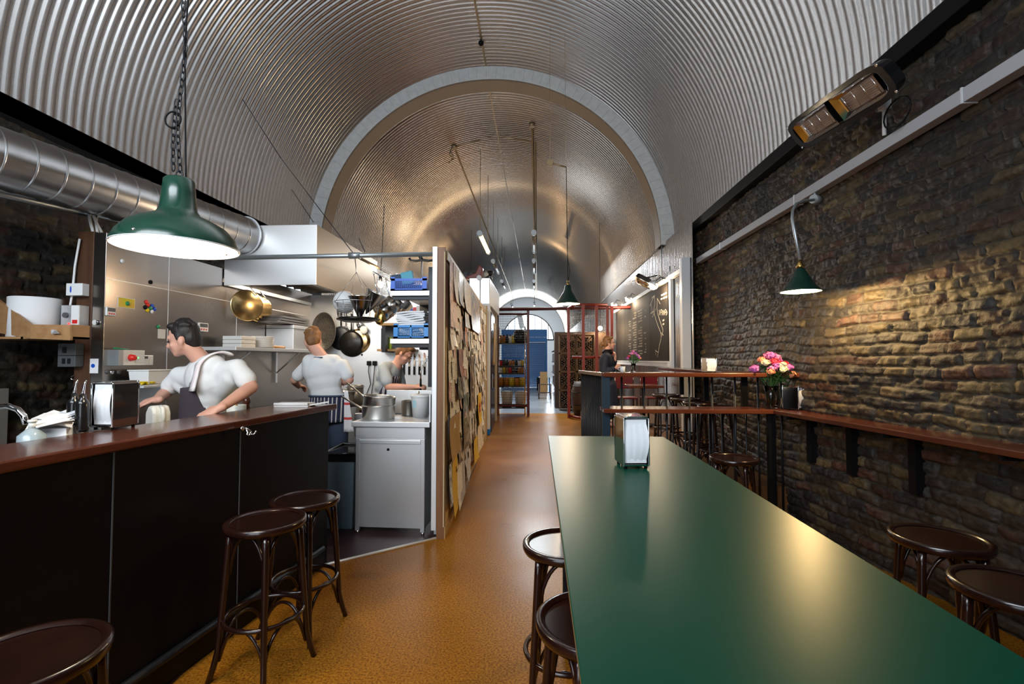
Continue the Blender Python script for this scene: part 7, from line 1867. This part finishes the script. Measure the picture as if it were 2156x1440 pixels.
for i, px in enumerate((1067, 1096)):
    p = P(px, 855, y=13.2); t = thing('white_bucket', ['big white bucket at the bottom left of the wire shelving', 'big white bucket at the bottom right of the wire shelving'][i], 'bucket', (p.x, 13.3, LV[4]), 0, 'white buckets in the cage')
    g = MB(); g.lathe([(0, 0), (.13, 0), (.165, .38), (.17, .39), (.17, .42), (0, .42)], n=24); part('bucket_body', g, M['plastic_c'], t); g = MB(); g.torus((0, -.1, .30), .12, .004, 20, 4, (1, 0, 0), (0, -.3, -.9), 0, 0, PI); part('bail_handle', g, M['iron'], t)
p = P(1096, 700, y=13.2); t = thing('steel_urn', 'dark round pan and urn on top of the wire shelving', 'urn', (p.x, 13.3, LV[0])); g = MB(); g.lathe([(0, 0), (.16, 0), (.2, .1), (.2, .3), (.15, .36), (0, .38)], n=24); part('urn_body', g, M['panblack'], t); g = MB(); g.box((0, -.02, .62), (.14, .1, .42), Matrix.Rotation(R_(-12), 3, 'Y')); part('tall_box', g, M['conduit'], t)

# far room: shelves along the right, stool and boxes before the blue shutter
t = thing('store_shelving', 'long tall shelving with bottles along the right side of the far room', 'shelving', (.9, 19, 0))
xr0 = P(1166, 760, y=18).x
for z in (.4, .9, 1.4, 1.9):
    g = MB(); g.mm(xr0+.10, 16, z-.03, xr0+.6, 24.5, z); part('shelf', g, M['barrel'], t, 0, True)
g = MB(); g.mm(xr0+.6, 16, 0, xr0+.65, 24.5, 2.2); part('back_panel', g, M['barrel'], t, 0, True)
for i in range(22):
    yy = 16.2+i*.37
    for li, z in enumerate((.4, .9, 1.4)):
        h_ = .3+.08*((i*3+li) % 3)/2; single('boxed_bottle', MB().mm(xr0+.14, yy, z, xr0+.5, yy+.26, z+h_), M[['pine', 'barrel', 'bottle', 'plastic_c', 'bluep', 'pine'][(i+li*2) % 6]], 'carton on the %s far-room shelf, %s from the near end' % (['lowest', 'middle', 'upper'][li], ORDW[i]), 'carton', 'cartons on the far shelving')
for i, (px, py, yy, lb) in enumerate([(1150, 840, 18.0, 'wooden step stool standing on the far bright floor')]):
    p = P(px, py, z=0); t = thing('step_stool', lb, 'step stool', (p.x-.05, p.y, 0))
    for z, d_ in ((.25, .0), (.55, .22)): g = MB(); g.mm(-.25, d_, z-.03, .25, d_+.22, z); part('tread', g, M['barrel'], t)
    for x in (-.23, .23):
        g = MB(); g.tube([(x, .0, 0), (x, .2, .53)], .022, 4); g.tube([(x, .44, 0), (x, .4, .53)], .022, 4); part('side_frame', g, M['barrel'], t)
p = P(1138, 822, z=0); single('black_crate', MB().mm(p.x-.18, p.y, 0, p.x+.35, p.y+.4, .62), M['black'], 'black box standing before the blue shutter', 'box', bev=.01)
p = P(1157, 828, z=0); single('brown_carton', MB().mm(p.x-.42, p.y, 0, p.x-.10, p.y+.4, .95), M['pine'], 'brown carton at the foot of the far shelving', 'carton', bev=.01)
t = thing('small_white_table', 'small white-topped table by the far shelving', 'table', (P(1146, 800, y=22).x, 22, 0)); g = MB(); g.mm(-.25, 0, .68, .3, .5, .72); part('table_top', g, M['white'], t); g = MB(); g.mm(-.2, .1, 0, -.14, .16, .68); part('leg', g, M['blue'], t); g = MB(); g.mm(.2, .1, 0, .26, .16, .68); part('leg', g, M['blue'], t)

# ============================================================ small pieces that belong to a part hang under that part
SUB = {'shade_rim': 'lamp_shade', 'shade_lining': 'lamp_shade', 'eye': 'body', 'element_grid': 'reflector', 'guard_bar': 'reflector', 'screw': 'housing', 'rim_screw': 'lamp_shade',
       'pourer': 'bottle_body', 'label_sticker': 'bucket_body', 'bail_handle': 'bucket_body', 'hanging_loop': 'handle', 'apron_string': 'apron',
       'keyhole': 'front_panel', 'vent_slot': 'counter_body', 'panel_joint': 'front_panel', 'crate_mesh': 'crate_rim', 'button': 'body', 'screen': 'body', 'rim': 'cone', 'door_handle': 'door_leaf', 'clip': 'clipboard_page'}
for root in [o for o in COL.objects if o.parent is None and o.type == 'EMPTY']:
    kids = list(root.children); cnt_ = {}
    for ch in kids:
        b = ch.name.split('.')[0]
        if b not in SUB: continue
        hosts = sorted([k for k in kids if k.name.split('.')[0] == SUB[b]], key=lambda o: o.name)
        if not hosts: continue
        i = cnt_.get(b, 0); cnt_[b] = i+1
        ch.parent = hosts[i % len(hosts)] if b in ('element_grid', 'guard_bar') else hosts[0]
